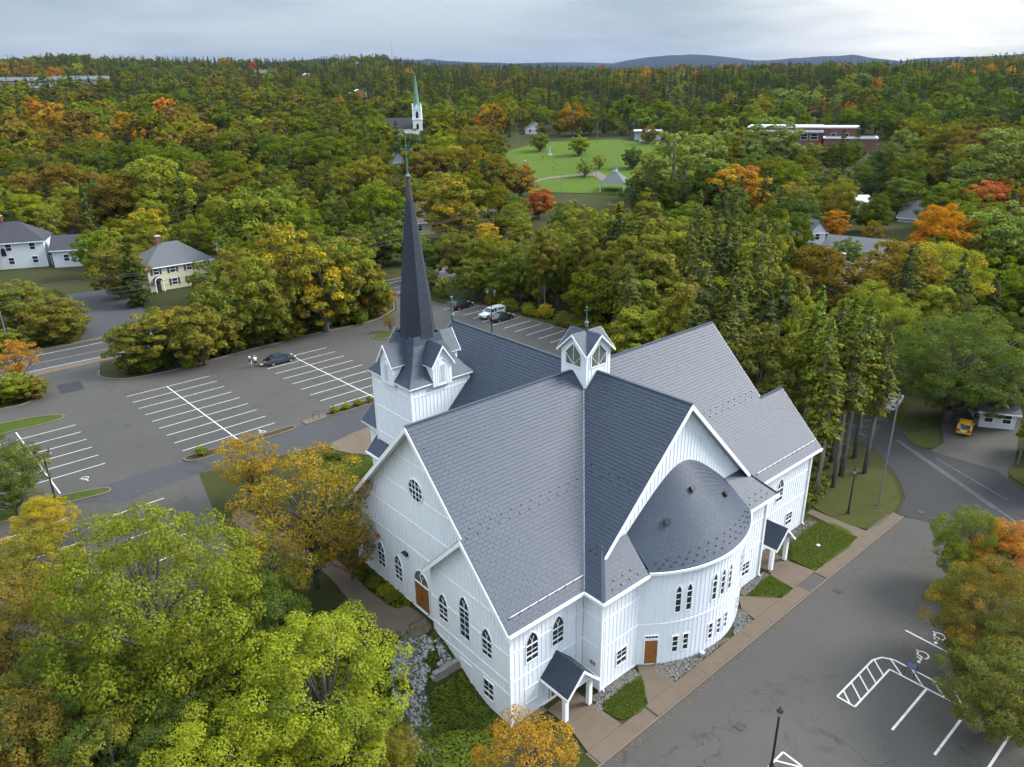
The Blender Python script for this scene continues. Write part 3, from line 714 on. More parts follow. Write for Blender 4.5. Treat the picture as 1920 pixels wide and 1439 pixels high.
# ---- cupola on the crossing
cup = MB(); H_ = 1.44; cx0, cy0 = 0.1, 0.12
gz, ez, ov = 22.4, 20.85, 0.27
cw = MB()
for sx, sy, nx, ny in ((0, -1, 0, -1), (1, 0, 1, 0), (0, 1, 0, 1), (-1, 0, -1, 0)):
    w = Wall((cx0 + nx * H_, cy0 + ny * H_, 0), (-ny, nx, 0), (nx, ny, 0))
    h_ = H_ - 0.01 if nx else H_ - 0.13
    wo = MB().prism([w.p(-h_, 17.6), w.p(h_, 17.6), w.p(h_, ez + 0.2), w.p(0, gz - 0.15), w.p(-h_, ez + 0.2)], w.N * -0.12).build('cupola_wall', M['white'], church)
    for s in (-1.15, -0.75, 0.75, 1.15): MB().prism([w.p(s - 0.02, 18.0), w.p(s + 0.02, 18.0), w.p(s + 0.02, 19.62 if abs(s) < 1 else 20.8), w.p(s - 0.02, 19.62 if abs(s) < 1 else 20.8)], w.N * 0.03).build('batten', M['white'], wo)
    pent = [(-0.86, 19.72), (0.86, 19.72), (0.86, 20.72), (0.0, 21.58), (-0.86, 20.72)]; n = 5
    out = [(-0.95, 19.63), (0.95, 19.63), (0.95, 20.76), (0.0, 21.7), (-0.95, 20.76)]
    mb = MB(); V = [w.p(s, z, 0) for s, z in out] + [w.p(s, z, 0.06) for s, z in out] + [w.p(s, z, 0.06) for s, z in pent] + [w.p(s, z, 0.01) for s, z in pent]
    mb.add(V, [(q * n + i, q * n + (i + 1) % n, (q + 1) * n + (i + 1) % n, (q + 1) * n + i) for q in range(3) for i in range(n)]); fo = mb.build('window', M['trim'], church)
    MB().face([w.p(s, z, 0.014) for s, z in pent]).build('glass', M['glass_green'], fo, fix=False)
    m = MB(); m.bar(w.p(0, 19.72, 0.03), w.p(0, 21.55, 0.03), 0.035, 0.03, w.N); m.bar(w.p(0, 19.74, 0.03), w.p(-0.84, 20.6, 0.03), 0.03, 0.03, w.N); m.bar(w.p(0, 19.74, 0.03), w.p(0.84, 20.6, 0.03), 0.03, 0.03, w.N); m.build('muntin', M['trim'], fo)
    E_ = H_ + ov; apex = Vector((cx0, cy0, gz)); pk = w.p(0, gz, ov); l_ = w.p(-E_, ez, ov); r_ = w.p(E_, ez, ov)
    for q, e in ((l_, -1), (r_, 1)):
        d = deck([apex, pk, q], 0.12, name='cupola_roof'); mb = MB(); shingle_plane(mb, [apex, pk, q], 0.4, 0.3, 0.025, seed=7); build_shingles('shingles', mb, M['shingle'], d)
        MB().prism([pk + Vector((0, 0, -0.02)), q + Vector((0, 0, -0.02)), q + Vector((0, 0, -0.2)), pk + Vector((0, 0, -0.2))], w.N * 0.05).build('rake_board', M['trim'], church)
    # apron flashing where the lantern meets the roof
fin = MB(); fin.lathe([(0.17, 0), (0.12, 0.35), (0.09, 0.45)], (cx0, cy0, 22.3), 8); fin.build('finial_base', M['copper_brown'], church)
fin = MB(); fin.lathe([(0.10, 0), (0.16, 0.08), (0.10, 0.18), (0.2, 0.28), (0.19, 0.36), (0.08, 0.46), (0.05, 0.6), (0.035, 1.35), (0.02, 1.62)], (cx0, cy0, 22.72), 10); fin.bar((cx0 - 0.15, cy0 - 0.15, 24.08), (cx0 + 0.15, cy0 + 0.15, 24.08), 0.05); fin.lathe([(0.05, 0), (0.1, 0.05), (0.03, 0.12)], (cx0, cy0, 24.28), 8); fin.build('finial_cross', M['copper'], church)

# ---- tower and spire
TX, TY, TH = -14.65, -6.68, 3.2
for nx, ny in ((0, -1), (1, 0), (0, 1), (-1, 0)):
    w = Wall((TX + nx * TH, TY + ny * TH, 0), (-ny, nx, 0), (nx, ny, 0)); sd = abs(nx)
    lo = 2.0
    make_wall(w, [(-TH, lo), (TH, lo), (TH, 16.6), (-TH, 16.6)], (15.55, 13.1, 10.35), step=0.4 if (nx, ny) in ((0, -1), (1, 0)) else 40)
for sx, sy in ((-1, -1), (1, -1), (1, 1), (-1, 1)): MB().box((TX + sx * (TH + 0.01), TY + sy * (TH + 0.01), 9.3), (0.14, 0.14, 14.5)).build('corner_board', M['trim'], church)
mb = MB()
for nx, ny in ((0, -1), (1, 0), (0, 1), (-1, 0)):
    w = Wall((TX, TY, 0), (-ny, nx, 0), (nx, ny, 0)); mb.prism([w.p(-3.5, 16.42, 3.43), w.p(3.5, 16.42, 3.43), w.p(3.5, 16.6, 3.43), w.p(-3.5, 16.6, 3.43)], w.N * 0.08); mb.prism([w.p(-3.43, 16.44, 3.1), w.p(3.43, 16.44, 3.1), w.p(3.43, 16.44, 3.43), w.p(-3.43, 16.44, 3.43)], (0, 0, 0.05))
mb.build('eave_board', M['trim'], church)
skirt_lv = [(16.6, 3.52), (17.2, 2.98), (17.9, 2.48), (18.7, 2.02), (19.6, 1.62), (20.4, 1.42)]
mb = MB()
for (z0, h0), (z1, h1) in zip(skirt_lv[:-1], skirt_lv[1:]):
    for nx, ny in ((0, -1), (1, 0), (0, 1), (-1, 0)):
        w = Wall((TX, TY, 0), (-ny, nx, 0), (nx, ny, 0))
        shingle_plane(mb, [w.p(-h0, z0, h0), w.p(h0, z0, h0), w.p(h1, z1, h1), w.p(-h1, z1, h1)], 0.45, 0.26, 0.022, seed=int(z0 * 10))
skirt = MB(); skirt.add([(TX + sx * h, TY + sy * h, z - 0.02) for z, h in skirt_lv for sx, sy in ((-1, -1), (1, -1), (1, 1), (-1, 1))], [(4 * k + i, 4 * k + (i + 1) % 4, 4 * k + 4 + (i + 1) % 4, 4 * k + 4 + i) for k in range(5) for i in range(4)])
sk = skirt.build('spire_skirt', M['underlay'], church); build_shingles('shingles', mb, M['shingle'], sk)
OC = [math.radians(22.5 + 45 * k) for k in range(8)]
sp = [(19.3, 1.70), (24.0, 1.34), (32.2, 0.33)]
mb = MB(); core = MB()
for k in range(8):
    for (z0, r0), (z1, r1) in zip(sp[:-1], sp[1:]):
        q = [(TX + r * math.cos(OC[j % 8]), TY + r * math.sin(OC[j % 8]), z) for r, z, j in ((r0, z0, k), (r0, z0, k + 1), (r1, z1, k + 1), (r1, z1, k))]
        shingle_plane(mb, q, 0.34, 0.24, 0.018, seed=k)
        core.add(q, [(0, 1, 2, 3)])
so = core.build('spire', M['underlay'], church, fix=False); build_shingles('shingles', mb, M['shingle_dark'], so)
mb = MB(); mb.lathe([(0.36, 0), (0.15, 1.85)], (TX, TY, 32.15), 8); mb.build('spire_cap', M['copper_brown'], so)
mb = MB(); mb.lathe([(0.14, 0), (0.24, 0.08), (0.26, 0.2), (0.12, 0.32), (0.065, 0.5), (0.045, 2.6), (0.035, 3.2)], (TX, TY, 33.98), 10)
dcx = Vector((1, 1, 0)).normalized() * 0.42; c_ = Vector((TX, TY, 36.35)); mb.bar(c_ - dcx, c_ + dcx, 0.07); mb.lathe([(0.05, 0), (0.09, 0.06), (0.04, 0.14)], (TX, TY, 37.1), 8); mb.build('spire_cross', M['copper'], so)
for e in (-1, 1): MB().lathe([(0.04, -0.09), (0.08, 0), (0.04, 0.09)], tuple(c_ + dcx * e), 8).build('cross_tip', M['copper'], so)
# dormers of the tower roof
def dormer(nx, ny):
    w = Wall((TX, TY, 0), (-ny, nx, 0), (nx, ny, 0)); fd = 3.60; hw = 1.02
    wo = MB().prism([w.p(-hw, 16.15, fd), w.p(hw, 16.15, fd), w.p(hw, 18.35, fd), w.p(0, 19.72, fd), w.p(-hw, 18.35, fd)], w.N * -2.2).build('dormer_wall', M['white'], church)
    for s in (-0.75, -0.5, 0.5, 0.75): MB().prism([w.p(s - 0.02, 16.2, fd), w.p(s + 0.02, 16.2, fd), w.p(s + 0.02, 18.3 + (1 - abs(s)) * 1.2, fd), w.p(s - 0.02, 18.3 + (1 - abs(s)) * 1.2, fd)], w.N * 0.03).build('batten', M['white'], wo)
    lv = MB(); lv.prism([w.p(-0.33, 16.45, fd), w.p(0.33, 16.45, fd), w.p(0.33, 18.2, fd), w.p(-0.33, 18.2, fd)], w.N * 0.03); lo_ = lv.build('louvre', M['trim'], wo)
    for k in range(11):
        z = 16.55 + k * 0.145; MB().prism([w.p(-0.27, z, fd + 0.031), w.p(0.27, z, fd + 0.031), w.p(0.27, z + 0.06, fd + 0.075), w.p(-0.27, z + 0.06, fd + 0.075)], (0, 0, 0.02)).build('slat', M['flash'], lo_)
    mb = MB(); N_ = 12; 
    for k in range(N_): 
        a, b = math.pi * k / N_, math.pi * (k + 1) / N_; mb.bar(w.p(0.36 * math.cos(a), 18.25 + 0.4 * math.sin(a), fd + 0.03), w.p(0.36 * math.cos(b), 18.25 + 0.4 * math.sin(b), fd + 0.03), 0.06, 0.05, w.N)
    mb.build('arch_trim', M['trim'], wo)
    fr = fd + 0.22; bk = 1.15
    for e in (-1, 1):
        q = [w.p(0, 19.95, bk), w.p(0, 19.95, fr), w.p(e * 1.28, 18.1, fr), w.p(e * 1.28, 18.1, bk + 0.8)]
        d = deck(q, 0.1, name='dormer_roof'); mb = MB(); shingle_plane(mb, q, 0.45, 0.28, 0.022, seed=3); build_shingles('shingles', mb, M['shingle'], d)
        MB().prism([Vector(q[1]) + Vector((0, 0, -0.01)), Vector(q[2]) + Vector((0, 0, -0.01)), Vector(q[2]) + Vector((0, 0, -0.2)), Vector(q[1]) + Vector((0, 0, -0.22))], w.N * 0.05).build('rake_board', M['trim'], church)
for nx, ny in ((0, -1), (1, 0), (0, 1), (-1, 0)): dormer(nx, ny)
# entry wing in front of the tower
q = [(-21.0, -9.9, 10.3), (-17.6, -9.9, 10.3), (-17.6, TY, 13.4), (-21.0, TY, 13.4)]
d = deck(q, 0.18); mb = MB(); shingle_plane(mb, q, seed=9); build_shingles('shingles', mb, M['shingle'], d)
q = [(-21.0, -3.5, 10.3), (-17.6, -3.5, 10.3), (-17.6, TY, 13.4), (-21.0, TY, 13.4)]
d = deck(q, 0.18); mb = MB(); shingle_plane(mb, q, seed=9); build_shingles('shingles', mb, M['shingle'], d)
make_wall(Wall((0, -9.35, 0), (1, 0, 0), (0, -1, 0)), [(-20.4, 2.0), (-17.8, 2.0), (-17.8, 10.5), (-20.4, 10.5)], (10.0,), 0.4)
make_wall(Wall((-20.4, 0, 0), (0, 1, 0), (-1, 0, 0)), [(-9.35, 2.0), (-4.0, 2.0), (-4.0, 10.5), (TY, 13.1), (-9.35, 10.5)], (), 40)
# finial on the far ridge end
mb = MB(); mb.lathe([(0.16, 0), (0.14, 0.35), (0.24, 0.5), (0.22, 0.65), (0.12, 0.8), (0.09, 2.3), (0.15, 2.35), (0.15, 2.5)], (-18.35, 0.0, 19.2), 10); mb.bar((-18.7, -0.35, 21.05), (-18.0, 0.35, 21.05), 0.1); mb.build('ridge_cross', M['copper'], church)

# ---- porches
def porch(cy_, zg):
    xf, xw = 13.15, 10.42; hw = 1.55; ze_, zp = 2.35, 3.95
    for e in (-1, 1):
        q = [(xw, cy_, zp), (xf, cy_, zp), (xf, cy_ + e * hw, ze_), (xw, cy_ + e * hw, ze_)]
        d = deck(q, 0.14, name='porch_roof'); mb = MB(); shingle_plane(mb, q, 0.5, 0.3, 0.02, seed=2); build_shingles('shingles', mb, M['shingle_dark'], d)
        MB().prism([(xf, cy_, zp - 0.02), (xf, cy_ + e * hw, ze_ - 0.02), (xf, cy_ + e * hw, ze_ - 0.24), (xf, cy_, zp - 0.26)], (0.05, 0, 0)).build('rake_board', M['trim'], church)
        MB().box(((xw + xf) / 2 + 0.05, cy_ + e * (hw + 0.03), ze_ - 0.12), (xf - xw, 0.06, 0.2)).build('gutter', M['trim'], church)
        MB().box((12.58, cy_ + e * 1.18, (zg + ze_) / 2), (0.32, 0.32, ze_ - zg)).build('post', M['trim'], church)
        MB().box((12.58, cy_ + e * 1.18, ze_ - 0.12), (0.4, 0.4, 0.12)).build('post_capital', M['trim'], church)
        MB().box(((10.42 + 12.4) / 2, cy_ + e * 1.18, 2.2), (1.95, 0.22, 0.26)).build('beam', M['trim'], church)
    MB().prism([(12.55, cy_ - 1.05, 2.4), (12.55, cy_ + 1.05, 2.4), (12.55, cy_ + 0.1, 3.6), (12.55, cy_ - 0.1, 3.6)], (0.06, 0, 0)).build('porch_gable', M['white'], church)
    MB().box((12.58, cy_, 2.32), (0.24, 2.05, 0.2)).build('beam', M['trim'], church)
porch(-13.1, -0.12); porch(13.1, -0.12)

# ---- snow guards, snow bars, roof vents, downpipes
def guard_row(a, b, n, nrm, skip=0):
    a, b, n3 = Vector(a), Vector(b), Vector(nrm).normalized()
    for k in range(n):
        p = a.lerp(b, k / max(1, n - 1)) + n3 * 0.085
        GUARDS.append((p, n3))
GUARDS = []
guard_row((5.82, -16.9, 13.43), (5.86, -6.6, 13.39), 12, (1, 0, 1)); guard_row((6.2, -17.4, 13.05), (6.2, -7.06, 13.05), 12, (1, 0, 1))
guard_row((5.5, 9.9, 13.75), (5.5, 17.4, 13.75), 9, (1, 0, 1)); guard_row((5.85, 10.3, 13.4), (5.85, 16.9, 13.4), 8, (1, 0, 1))
guard_row((5.95, -5.15, 14.1), (10.55, -5.15, 14.1), 6, (0, -1, 1)); guard_row((6.34, -5.5, 13.75), (10.1, -5.5, 13.75), 5, (0, -1, 1))
guard_row((9.8, -9.14, 10.11), (10.83, -9.14, 10.11), 3, (0, -1, 1)); guard_row((10.1, -8.8, 10.45), (10.6, -8.8, 10.45), 2, (0, -1, 1))
for sg in (-1, 1):
    guard_row((12.5, 9.74 * sg, 8.57), (12.5, 7.1 * sg, 8.57), 4, (1, 0, 1)); guard_row((12.15, 9.3 * sg, 8.92), (12.15, 7.5 * sg, 8.92), 3, (1, 0, 1))
for v, off in ((0.07, 0), (0.12, 0.5), (0.18, 0)):
    for k in range(13):
        t = -0.88 + (k + off) * 0.135
        if t < 0.95:
            p = apse_pt(t, v); n = (apse_pt(t + 0.01, v) - p).cross(apse_pt(t, v + 0.01) - p).normalized(); n = n if n.z > 0 else -n; GUARDS.append((p + n * 0.075, n))
gme = MB().box((0, 0, 0), (0.085, 0.085, 0.07)).mesh('snow_guard'); gme.materials.append(M['black'])
for p, n in GUARDS:
    o = obj('snow_guard', gme, None, church); o.matrix_local = Matrix.Translation(p) @ n.to_track_quat('Z', 'Y').to_matrix().to_4x4()
for y0, y1 in ((-17.4, -10.55), (11.4, 21.6)):
    mb = MB(); mb.tube([(10.42, y0, 9.03), (10.42, y1, 9.03)], 0.024, 8); bo = mb.build('snow_bar', M['trim'], church)
    n = int((y1 - y0) / 0.85)
    for k in range(n + 1):
        MB().bar((10.36, y0 + 0.1 + (y1 - y0 - 0.2) * k / n, 8.87), (10.47, y0 + 0.1 + (y1 - y0 - 0.2) * k / n, 9.06), 0.07).build('bracket', M['black'], bo)
for t, v in ((-0.06, 0.72), (0.5, 0.55), (-0.55, 0.62)):
    p = apse_pt(t, v); n = (apse_pt(t + 0.01, v) - p).cross(apse_pt(t, v + 0.01) - p).normalized(); n = n if n.z > 0 else -n
    mb = MB(); mb.box((0, 0, 0.1), (0.36, 0.36, 0.2)); mb.box((0, 0, 0.23), (0.46, 0.46, 0.05)); o = mb.build('roof_vent', M['black'], church); o.matrix_local = Matrix.Translation(p) @ n.to_track_quat('Z', 'Y').to_matrix().to_4x4()
for (x, y) in ((10.52, -11.1), (10.52, 21.05), (12.32, -10.3), (12.32, 10.3)):
    mb = MB(); mb.tube([(x, y, 8.0), (x, y, 0.15), (x + 0.25, y, -0.1)], 0.05, 8); mb.build('downpipe', M['trim'], church)
mb = MB(); mb.prism([(10.45, -17.42, -0.6), (10.45, -10.4, -0.6), (10.45, -10.4, -0.05), (10.45, -17.42, -0.05)], (0.03, 0, 0)); mb.build('base_board', M['trim'], church)
mb = MB(); mb.prism([(12.27, -10.42, -0.6), (12.27, -6.4, -0.6), (12.27, -6.4, -0.05), (12.27, -10.42, -0.05)], (0.03, 0, 0)); mb.build('base_board', M['trim'], church)

# ---------------------------------------------------------------- pavements, car parks, roads
def sheet(name, pts, z, mat, parent=None, thick=0.0, kind='structure', label=None):
    bm = bmesh.new(); vs = [bm.verts.new((x, y, z)) for x, y in pts]; f = bm.faces.new(vs); f.normal_update()
    if f.normal.z < 0: f.normal_flip()
    if thick:
        r = bmesh.ops.extrude_face_region(bm, geom=[f]); 
        for v in [g for g in r['geom'] if isinstance(g, bmesh.types.BMVert)]: v.co.z = z
        for v in vs: v.co.z = z - thick
    bmesh.ops.triangulate(bm, faces=[f for f in bm.faces if len(f.verts) > 4]); bmesh.ops.recalc_face_normals(bm, faces=bm.faces)
    me = bpy.data.meshes.new(name); bm.to_mesh(me); bm.free()
    o = obj(name, me, M[mat], parent)
    if parent is None: o['kind'] = kind
    if label: o['label'] = label
    return o
def line(parent, a, b, z, w=0.11, mat='paint', name='painted_line'):
    a, b = Vector((a[0], a[1], z)), Vector((b[0], b[1], z)); d = (b - a).normalized(); s = Vector((-d.y, d.x, 0)) * w / 2
    return MB().face([a - s, b - s, b + s, a + s]).build(name, M[mat], parent, fix=False)
def kerb(pts, z, name='kerb', w=0.16, h=0.14, closed=False, parent=None, mat='kerb'):
    P = [Vector((x, y, 0)) for x, y in pts]; n = len(P); V = []; 
    for i in range(n):
        a = P[i - 1] if (i or closed) else P[i]; b = P[(i + 1) % n] if (i < n - 1 or closed) else P[i]
        d = (b - a).normalized(); s = Vector((-d.y, d.x, 0)) * w / 2
        for q, zz in ((P[i] - s, z - 0.3), (P[i] - s * 0.8, z + h), (P[i] + s * 0.8, z + h), (P[i] + s, z - 0.3)): V.append((q.x, q.y, zz))
    F = []
    for i in range(n if closed else n - 1):
        a = 4 * i; b = 4 * ((i + 1) % n); F += [(a, b, b + 1, a + 1), (a + 1, b + 1, b + 2, a + 2), (a + 2, b + 2, b + 3, a + 3)]
    mb = MB(); mb.add(V, F); o = mb.build(name, M[mat], parent)
    if parent is None: o['kind'] = 'structure'
    return o
def smooth_loop(pts, n=6, closed=True):
    out = []; m = len(pts)
    for i in range(m if closed else m - 1):
        p0, p1, p2, p3 = (pts[(i - 1) % m] if closed or i else pts[i]), pts[i], pts[(i + 1) % m], (pts[(i + 2) % m] if closed or i < m - 2 else pts[i + 1])
        for k in range(n):
            t = k / n
            out.append(tuple(0.5 * ((2 * p1[j]) + (-p0[j] + p2[j]) * t + (2 * p0[j] - 5 * p1[j] + 4 * p2[j] - p3[j]) * t * t + (-p0[j] + 3 * p1[j] - 3 * p2[j] + p3[j]) * t ** 3) for j in (0, 1)))
    if not closed: out.append(pts[-1])
    return out

zl = ZL + 0.02
drive = sheet('driveway', [(16.8, -40), (16.8, 30.0), (17.3, 30.3), (19.9, 31.2), (23.6, 24.5), (24.4, 19.0), (27.0, 13.5), (30.2, 8.4), (32.0, 7.7), (36.0, 7.3), (60.0, 6.5), (60.0, -40)], zl, 'asphalt', label='grey asphalt drive in front of the church')
# darker resurfaced street beyond
street = sheet('street', [(15.9, 30.2), (17.3, 30.35), (20.0, 31.3), (36, 24.0), (60, 10.5), (66, 19), (30, 40.5), (22.8, 44.9), (19.6, 47.6), (12.4, 47.2), (8.0, 50.8), (-20, 67), (-24, 60), (8.5, 42.2), (11.4, 39.4), (13.7, 36.5), (15.2, 34.0)], zl + 0.004, 'asphalt_dark', label='dark asphalt side street')
line(street, (8.5, 47.2), (22.3, 38.4), zl + 0.010, 0.07, 'paint_faded'); line(street, (8.62, 47.5), (22.5, 38.7), zl + 0.010, 0.07, 'paint_faded'); line(street, (13.7, 45.8), (22.5, 41.4), zl + 0.010, 0.05, 'paint_faded'); line(street, (22.6, 38.5), (40, 28), zl + 0.010, 0.07, 'paint_faded')
sheet('parking_apron', [(19.4, 47.7), (21.0, 46.0), (20.0, 52.0), (16.5, 66), (9.0, 70), (10.4, 56.0), (12.6, 51.0), (12.5, 47.3)], zl - 0.004, 'asphalt', label='worn asphalt apron where the yellow car stands')
# pavement of cast slabs
pav = sheet('pavement', [(15.4, -15.2), (16.62, -15.2), (16.62, 30.0), (15.6, 30.1), (15.5, 24.0)], ZL + 0.02, 'concrete', label='tan concrete pavement along the drive')
def slab(a, b, c, d, z=ZL + 0.10, parent=None):
    mb = MB(); mb.prism([(p[0], p[1], ZL - 0.1) for p in (a, b, c, d)], (0, 0, z - ZL + 0.1)); return mb.build('slab', M['concrete'], parent or pav)
y = -15.0
while y < 29.0:
    y1 = y + 2.95
    if not 9.5 < y < 14.3 and not -15.2 < y < -12.0: slab((15.42, y + 0.008), (16.62, y + 0.008), (16.62, y1 - 0.008), (15.42, y1 - 0.008))
    y = y1
kerb([(16.72, -15.6), (16.72, 30.0)], ZL, h=0.11)
ramp = sheet('dropped_kerb', [(15.4, 11.35), (16.75, 11.35), (16.75, 14.3), (15.4, 14.3)], ZL + 0.055, 'asphalt', pav, thick=0.2)
slab((15.4, -15.0), (16.7, -15.0), (16.7, -11.9), (15.4, -11.9), ZL + 0.06)
# paths and porch floors
for quad in (((11.0, -14.55), (12.95, -14.45), (12.95, -11.75), (11.0, -11.75)), ((12.97, -14.4), (15.4, -15.0), (15.4, -11.55), (12.97, -11.72)), ((10.45, 11.7), (12.95, 11.5), (12.95, 14.5), (10.45, 14.5)), ((12.97, 11.25), (15.4, 11.0), (15.4, 14.75), (12.97, 14.35)),
             ((12.35, -6.35), (13.6, -5.15), (15.4, -5.7), (15.4, -8.75)), ((13.9, 5.3), (15.4, 4.9), (15.4, 9.0), (12.75, 6.55)), ((9.8, 23.4), (15.4, 22.9), (15.4, 24.6), (9.8, 24.4))):
    q = quad; mb = MB(); mb.prism([(p[0], p[1], ZL - 0.1) for p in q], (0, 0, 0.19)); mb.build('slab', M['concrete'], pav)
# lawns
def lawn(pts, z, label, n=4, mat='lawn'): return sheet('lawn', smooth_loop(pts, n), z, mat, thick=0.25, label=label)
lawn([(13.35, -11.35), (14.7, -11.45), (15.3, -10.8), (15.38, -9.0), (13.6, -7.2), (13.2, -7.3), (13.3, -9.5)], ZL + 0.12, 'small trimmed lawn beside the near porch', 3)
lawn([(13.6, 7.5), (15.3, 9.1), (15.2, 10.7), (13.1, 11.1), (13.1, 9.3)], ZL + 0.12, 'trimmed lawn between the curved wall and the far porch', 3)
lawn([(13.0, 14.8), (14.9, 14.75), (15.36, 15.5), (15.36, 22.6), (11.6, 22.9), (11.6, 17.2), (12.8, 15.4)], ZL + 0.12, 'wide lawn by the far end of the church', 3)
lawn([(10.2, 24.8), (15.3, 24.9), (15.6, 29.9), (14.8, 33.4), (11.0, 38.4), (7.5, 34), (8.6, 27)], ZL + 0.10, 'grass corner under the street lamp', 3, 'rough_grass')
lawn([(9.0, 51.2), (8.7, 49.6), (10.3, 47.6), (12.2, 47.9), (12.3, 50.5), (10.4, 54.2)], ZL + 0.10, 'grass patch round the big tree by the street', 3, 'rough_grass')
lawn([(20.2, 50.5), (20.8, 47.6), (23.5, 45.6), (34, 39.6), (36, 46), (26, 56), (20.5, 56)], ZL + 0.10, 'grass verge at the corner of the apron', 3, 'rough_grass')
sheet('shrub_bed', smooth_loop([(24.2, 21.8), (24.7, 18.6), (27.3, 13.4), (30.4, 8.0), (32.2, 7.75), (36.0, 7.4), (60, 6.6), (60, 12), (40, 22), (28, 28)], 4), ZL + 0.10, 'dirt', thick=0.3, label='leaf-strewn bed under the turning maples')
# painted bays of the front lot
zp = zl + 0.006
front_lot = drive
for x, y0, y1 in ((27.95, 1.9, 7.5), (30.7, 1.9, 7.4), (33.4, 1.9, 7.2), (36.1, 1.9, 7.1)): line(front_lot, (x, y0), (x, y1), zp, 0.16)
line(front_lot, (24.2, 12.8), (27.6, 12.65), zp, 0.12)
hp = [(24.0, 2.0), (25.3, 2.0), (25.3, 7.5), (30.4, 7.6), (29.4, 8.75), (25.1, 8.75), (24.35, 8.35), (24.0, 7.5)]
for a, b in zip(hp, hp[1:] + hp[:1]): line(front_lot, a, b, zp, 0.13)
for a, b in (((24.0, 2.9), (24.95, 2.0)), ((24.0, 4.1), (25.3, 2.9)), ((24.0, 5.3), (25.3, 4.1)), ((24.0, 6.5), (25.3, 5.3)), ((24.0, 7.7), (25.3, 6.5)), ((24.8, 8.7), (26.2, 7.52)), ((26.4, 8.75), (27.7, 7.55)), ((27.9, 8.75), (29.2, 7.58))): line(front_lot, a, b, zp + 0.002, 0.11)
hp = [(24.0, -5.3), (25.4, -5.4), (25.4, -9.5), (24.0, -9.5)]
for a, b in zip(hp, hp[1:] + hp[:1]): line(front_lot, a, b, zp, 0.13)
for a, b in (((24.0, -6.3), (25.4, -5.5)), ((24.0, -7.5), (25.4, -6.7))): line(front_lot, a, b, zp + 0.002, 0.11)
def wheelchair_mark(c, ang, z, parent, s=1.0):
    mb = MB(); ca, sa = math.cos(ang), math.sin(ang)
    T = lambda x, y: Vector((c[0] + s * (x * ca - y * sa), c[1] + s * (x * sa + y * ca), z))
    def seg(a, b, w):
        a, b = Vector(a), Vector(b); d = (b - a).normalized(); q = Vector((-d.y, d.x)) * w / 2
        mb.face([T(*(a - q)), T(*(b - q)), T(*(b + q)), T(*(a + q))])
    pts = [(0.42 * math.cos(t), -0.15 + 0.42 * math.sin(t)) for t in [math.radians(130 + 19 * k) for k in range(13)]]
    for a, b in zip(pts[:-1], pts[1:]): seg(a, b, 0.11)
    for a, b in (((-0.12, 0.62), (-0.08, 0.1)), ((-0.08, 0.1), (0.3, 0.06)), ((0.3, 0.06), (0.42, -0.42)), ((0.42, -0.42), (0.58, -0.38)), ((-0.1, 0.38), (0.22, 0.36))): seg(a, b, 0.13)
    mb.face([T(-0.12 + 0.13 * math.cos(k * 0.6283), 0.82 + 0.13 * math.sin(k * 0.6283)) for k in range(10)])
    return mb.build('wheelchair_symbol', M['paint'], parent, fix=False)
wheelchair_mark((26.3, 10.75), math.radians(180), zp, front_lot); wheelchair_mark((26.3, 13.9), math.radians(180), zp, front_lot)
# drains
def drain(x, y, z, lab, r=0.0):
    t = thing('drain_cover', lab, 'drain', (x, y, z), r)
    MB().box((0, 0, 0), (0.62, 0.62, 0.02)).build('frame', M['black'], t)
    for k in range(6): MB().box((-0.22 + k * 0.088, 0, 0.013), (0.05, 0.52, 0.014)).build('grate_bar', plain_rust, t)
plain_rust = plain('rusty_iron', (0.085, 0.045, 0.03), 0.8, 0.3, 6)
drain(20.9, -5.6, zl + 0.012, 'rusty square drain in the drive near the black lamp post'); drain(18.1, 13.6, zl + 0.012, 'rusty drain set in a worn patch near the far porch'); drain(17.5, 32.2, zl + 0.016, 'drain grate at the mouth of the side street')

# ---- upper car park
zu = ZU + 0.02
lot = sheet('car_park', [(-71.6, -36), (-71.6, -32.4), (-74.5, -30.1), (-83.0, -29.6), (-83.0, -20.4), (-78.4, -21.6), (-76.0, -22.0), (-73.0, -20.7), (-71.5, -18.8), (-71.0, -11.0), (-72.2, -2.8), (-72.5, 5), (-72.9, 10.3), (-72.2, 18.3), (-72.3, 23.3), (-76.0, 29.0), (-84.5, 34.0), (-84.5, 40.0), (-74.6, 36.4), (-70.4, 39.4), (-66.7, 42.0), (-55.9, 42.4), (-45.1, 43.0), (-34.0, 43.4), (-30, 30), (-22, 20), (-22, -4), (-32.5, -4), (-32.6, -8), (-36, -22), (-12, -26.5), (-8, -29), (-8, -44), (-30, -62), (-71.6, -62)], zu, 'asphalt', label='large worn asphalt car park beside the church')
zq = zu + 0.006
for yc, x0, n, pairs in ((-34.6, -62.0, 7, 1), (-15.8, -65.0, 9, 1), (3.0, -64.9, 9, 1)):
    line(lot, (x0 + (2.9 if yc > -20 and yc < 0 else 0), yc) if 0 else (x0, yc - 0.35), (x0 + 2.77 * (n + (0.45 if yc < -30 else -0.35)), yc + 0.35), zq + 0.002, 0.14)
    for k in range(n):
        x = x0 + 2.77 * k + (2.65 if yc < -30 else 0.0)
        if yc < -30 and k == 6: continue
        line(lot, (x, yc - 5.65), (x - 0.1, yc + 5.65), zq, 0.11)
for k in range(11):
    x = -69.8 + 2.77 * k; line(lot, (x, 35.3 + 0.1 * k), (x - 0.25, 41.9 + 0.1 * k), zq, 0.11)
for k in range(5):
    x = -35.4 + 2.75 * k; line(lot, (x, -40.5), (x - 0.1, -34.6), zq, 0.11)
for k in range(5):
    x = -33.0 + 2.75 * k; line(lot, (x, -31.5), (x - 0.1, -26.5), zq, 0.11)
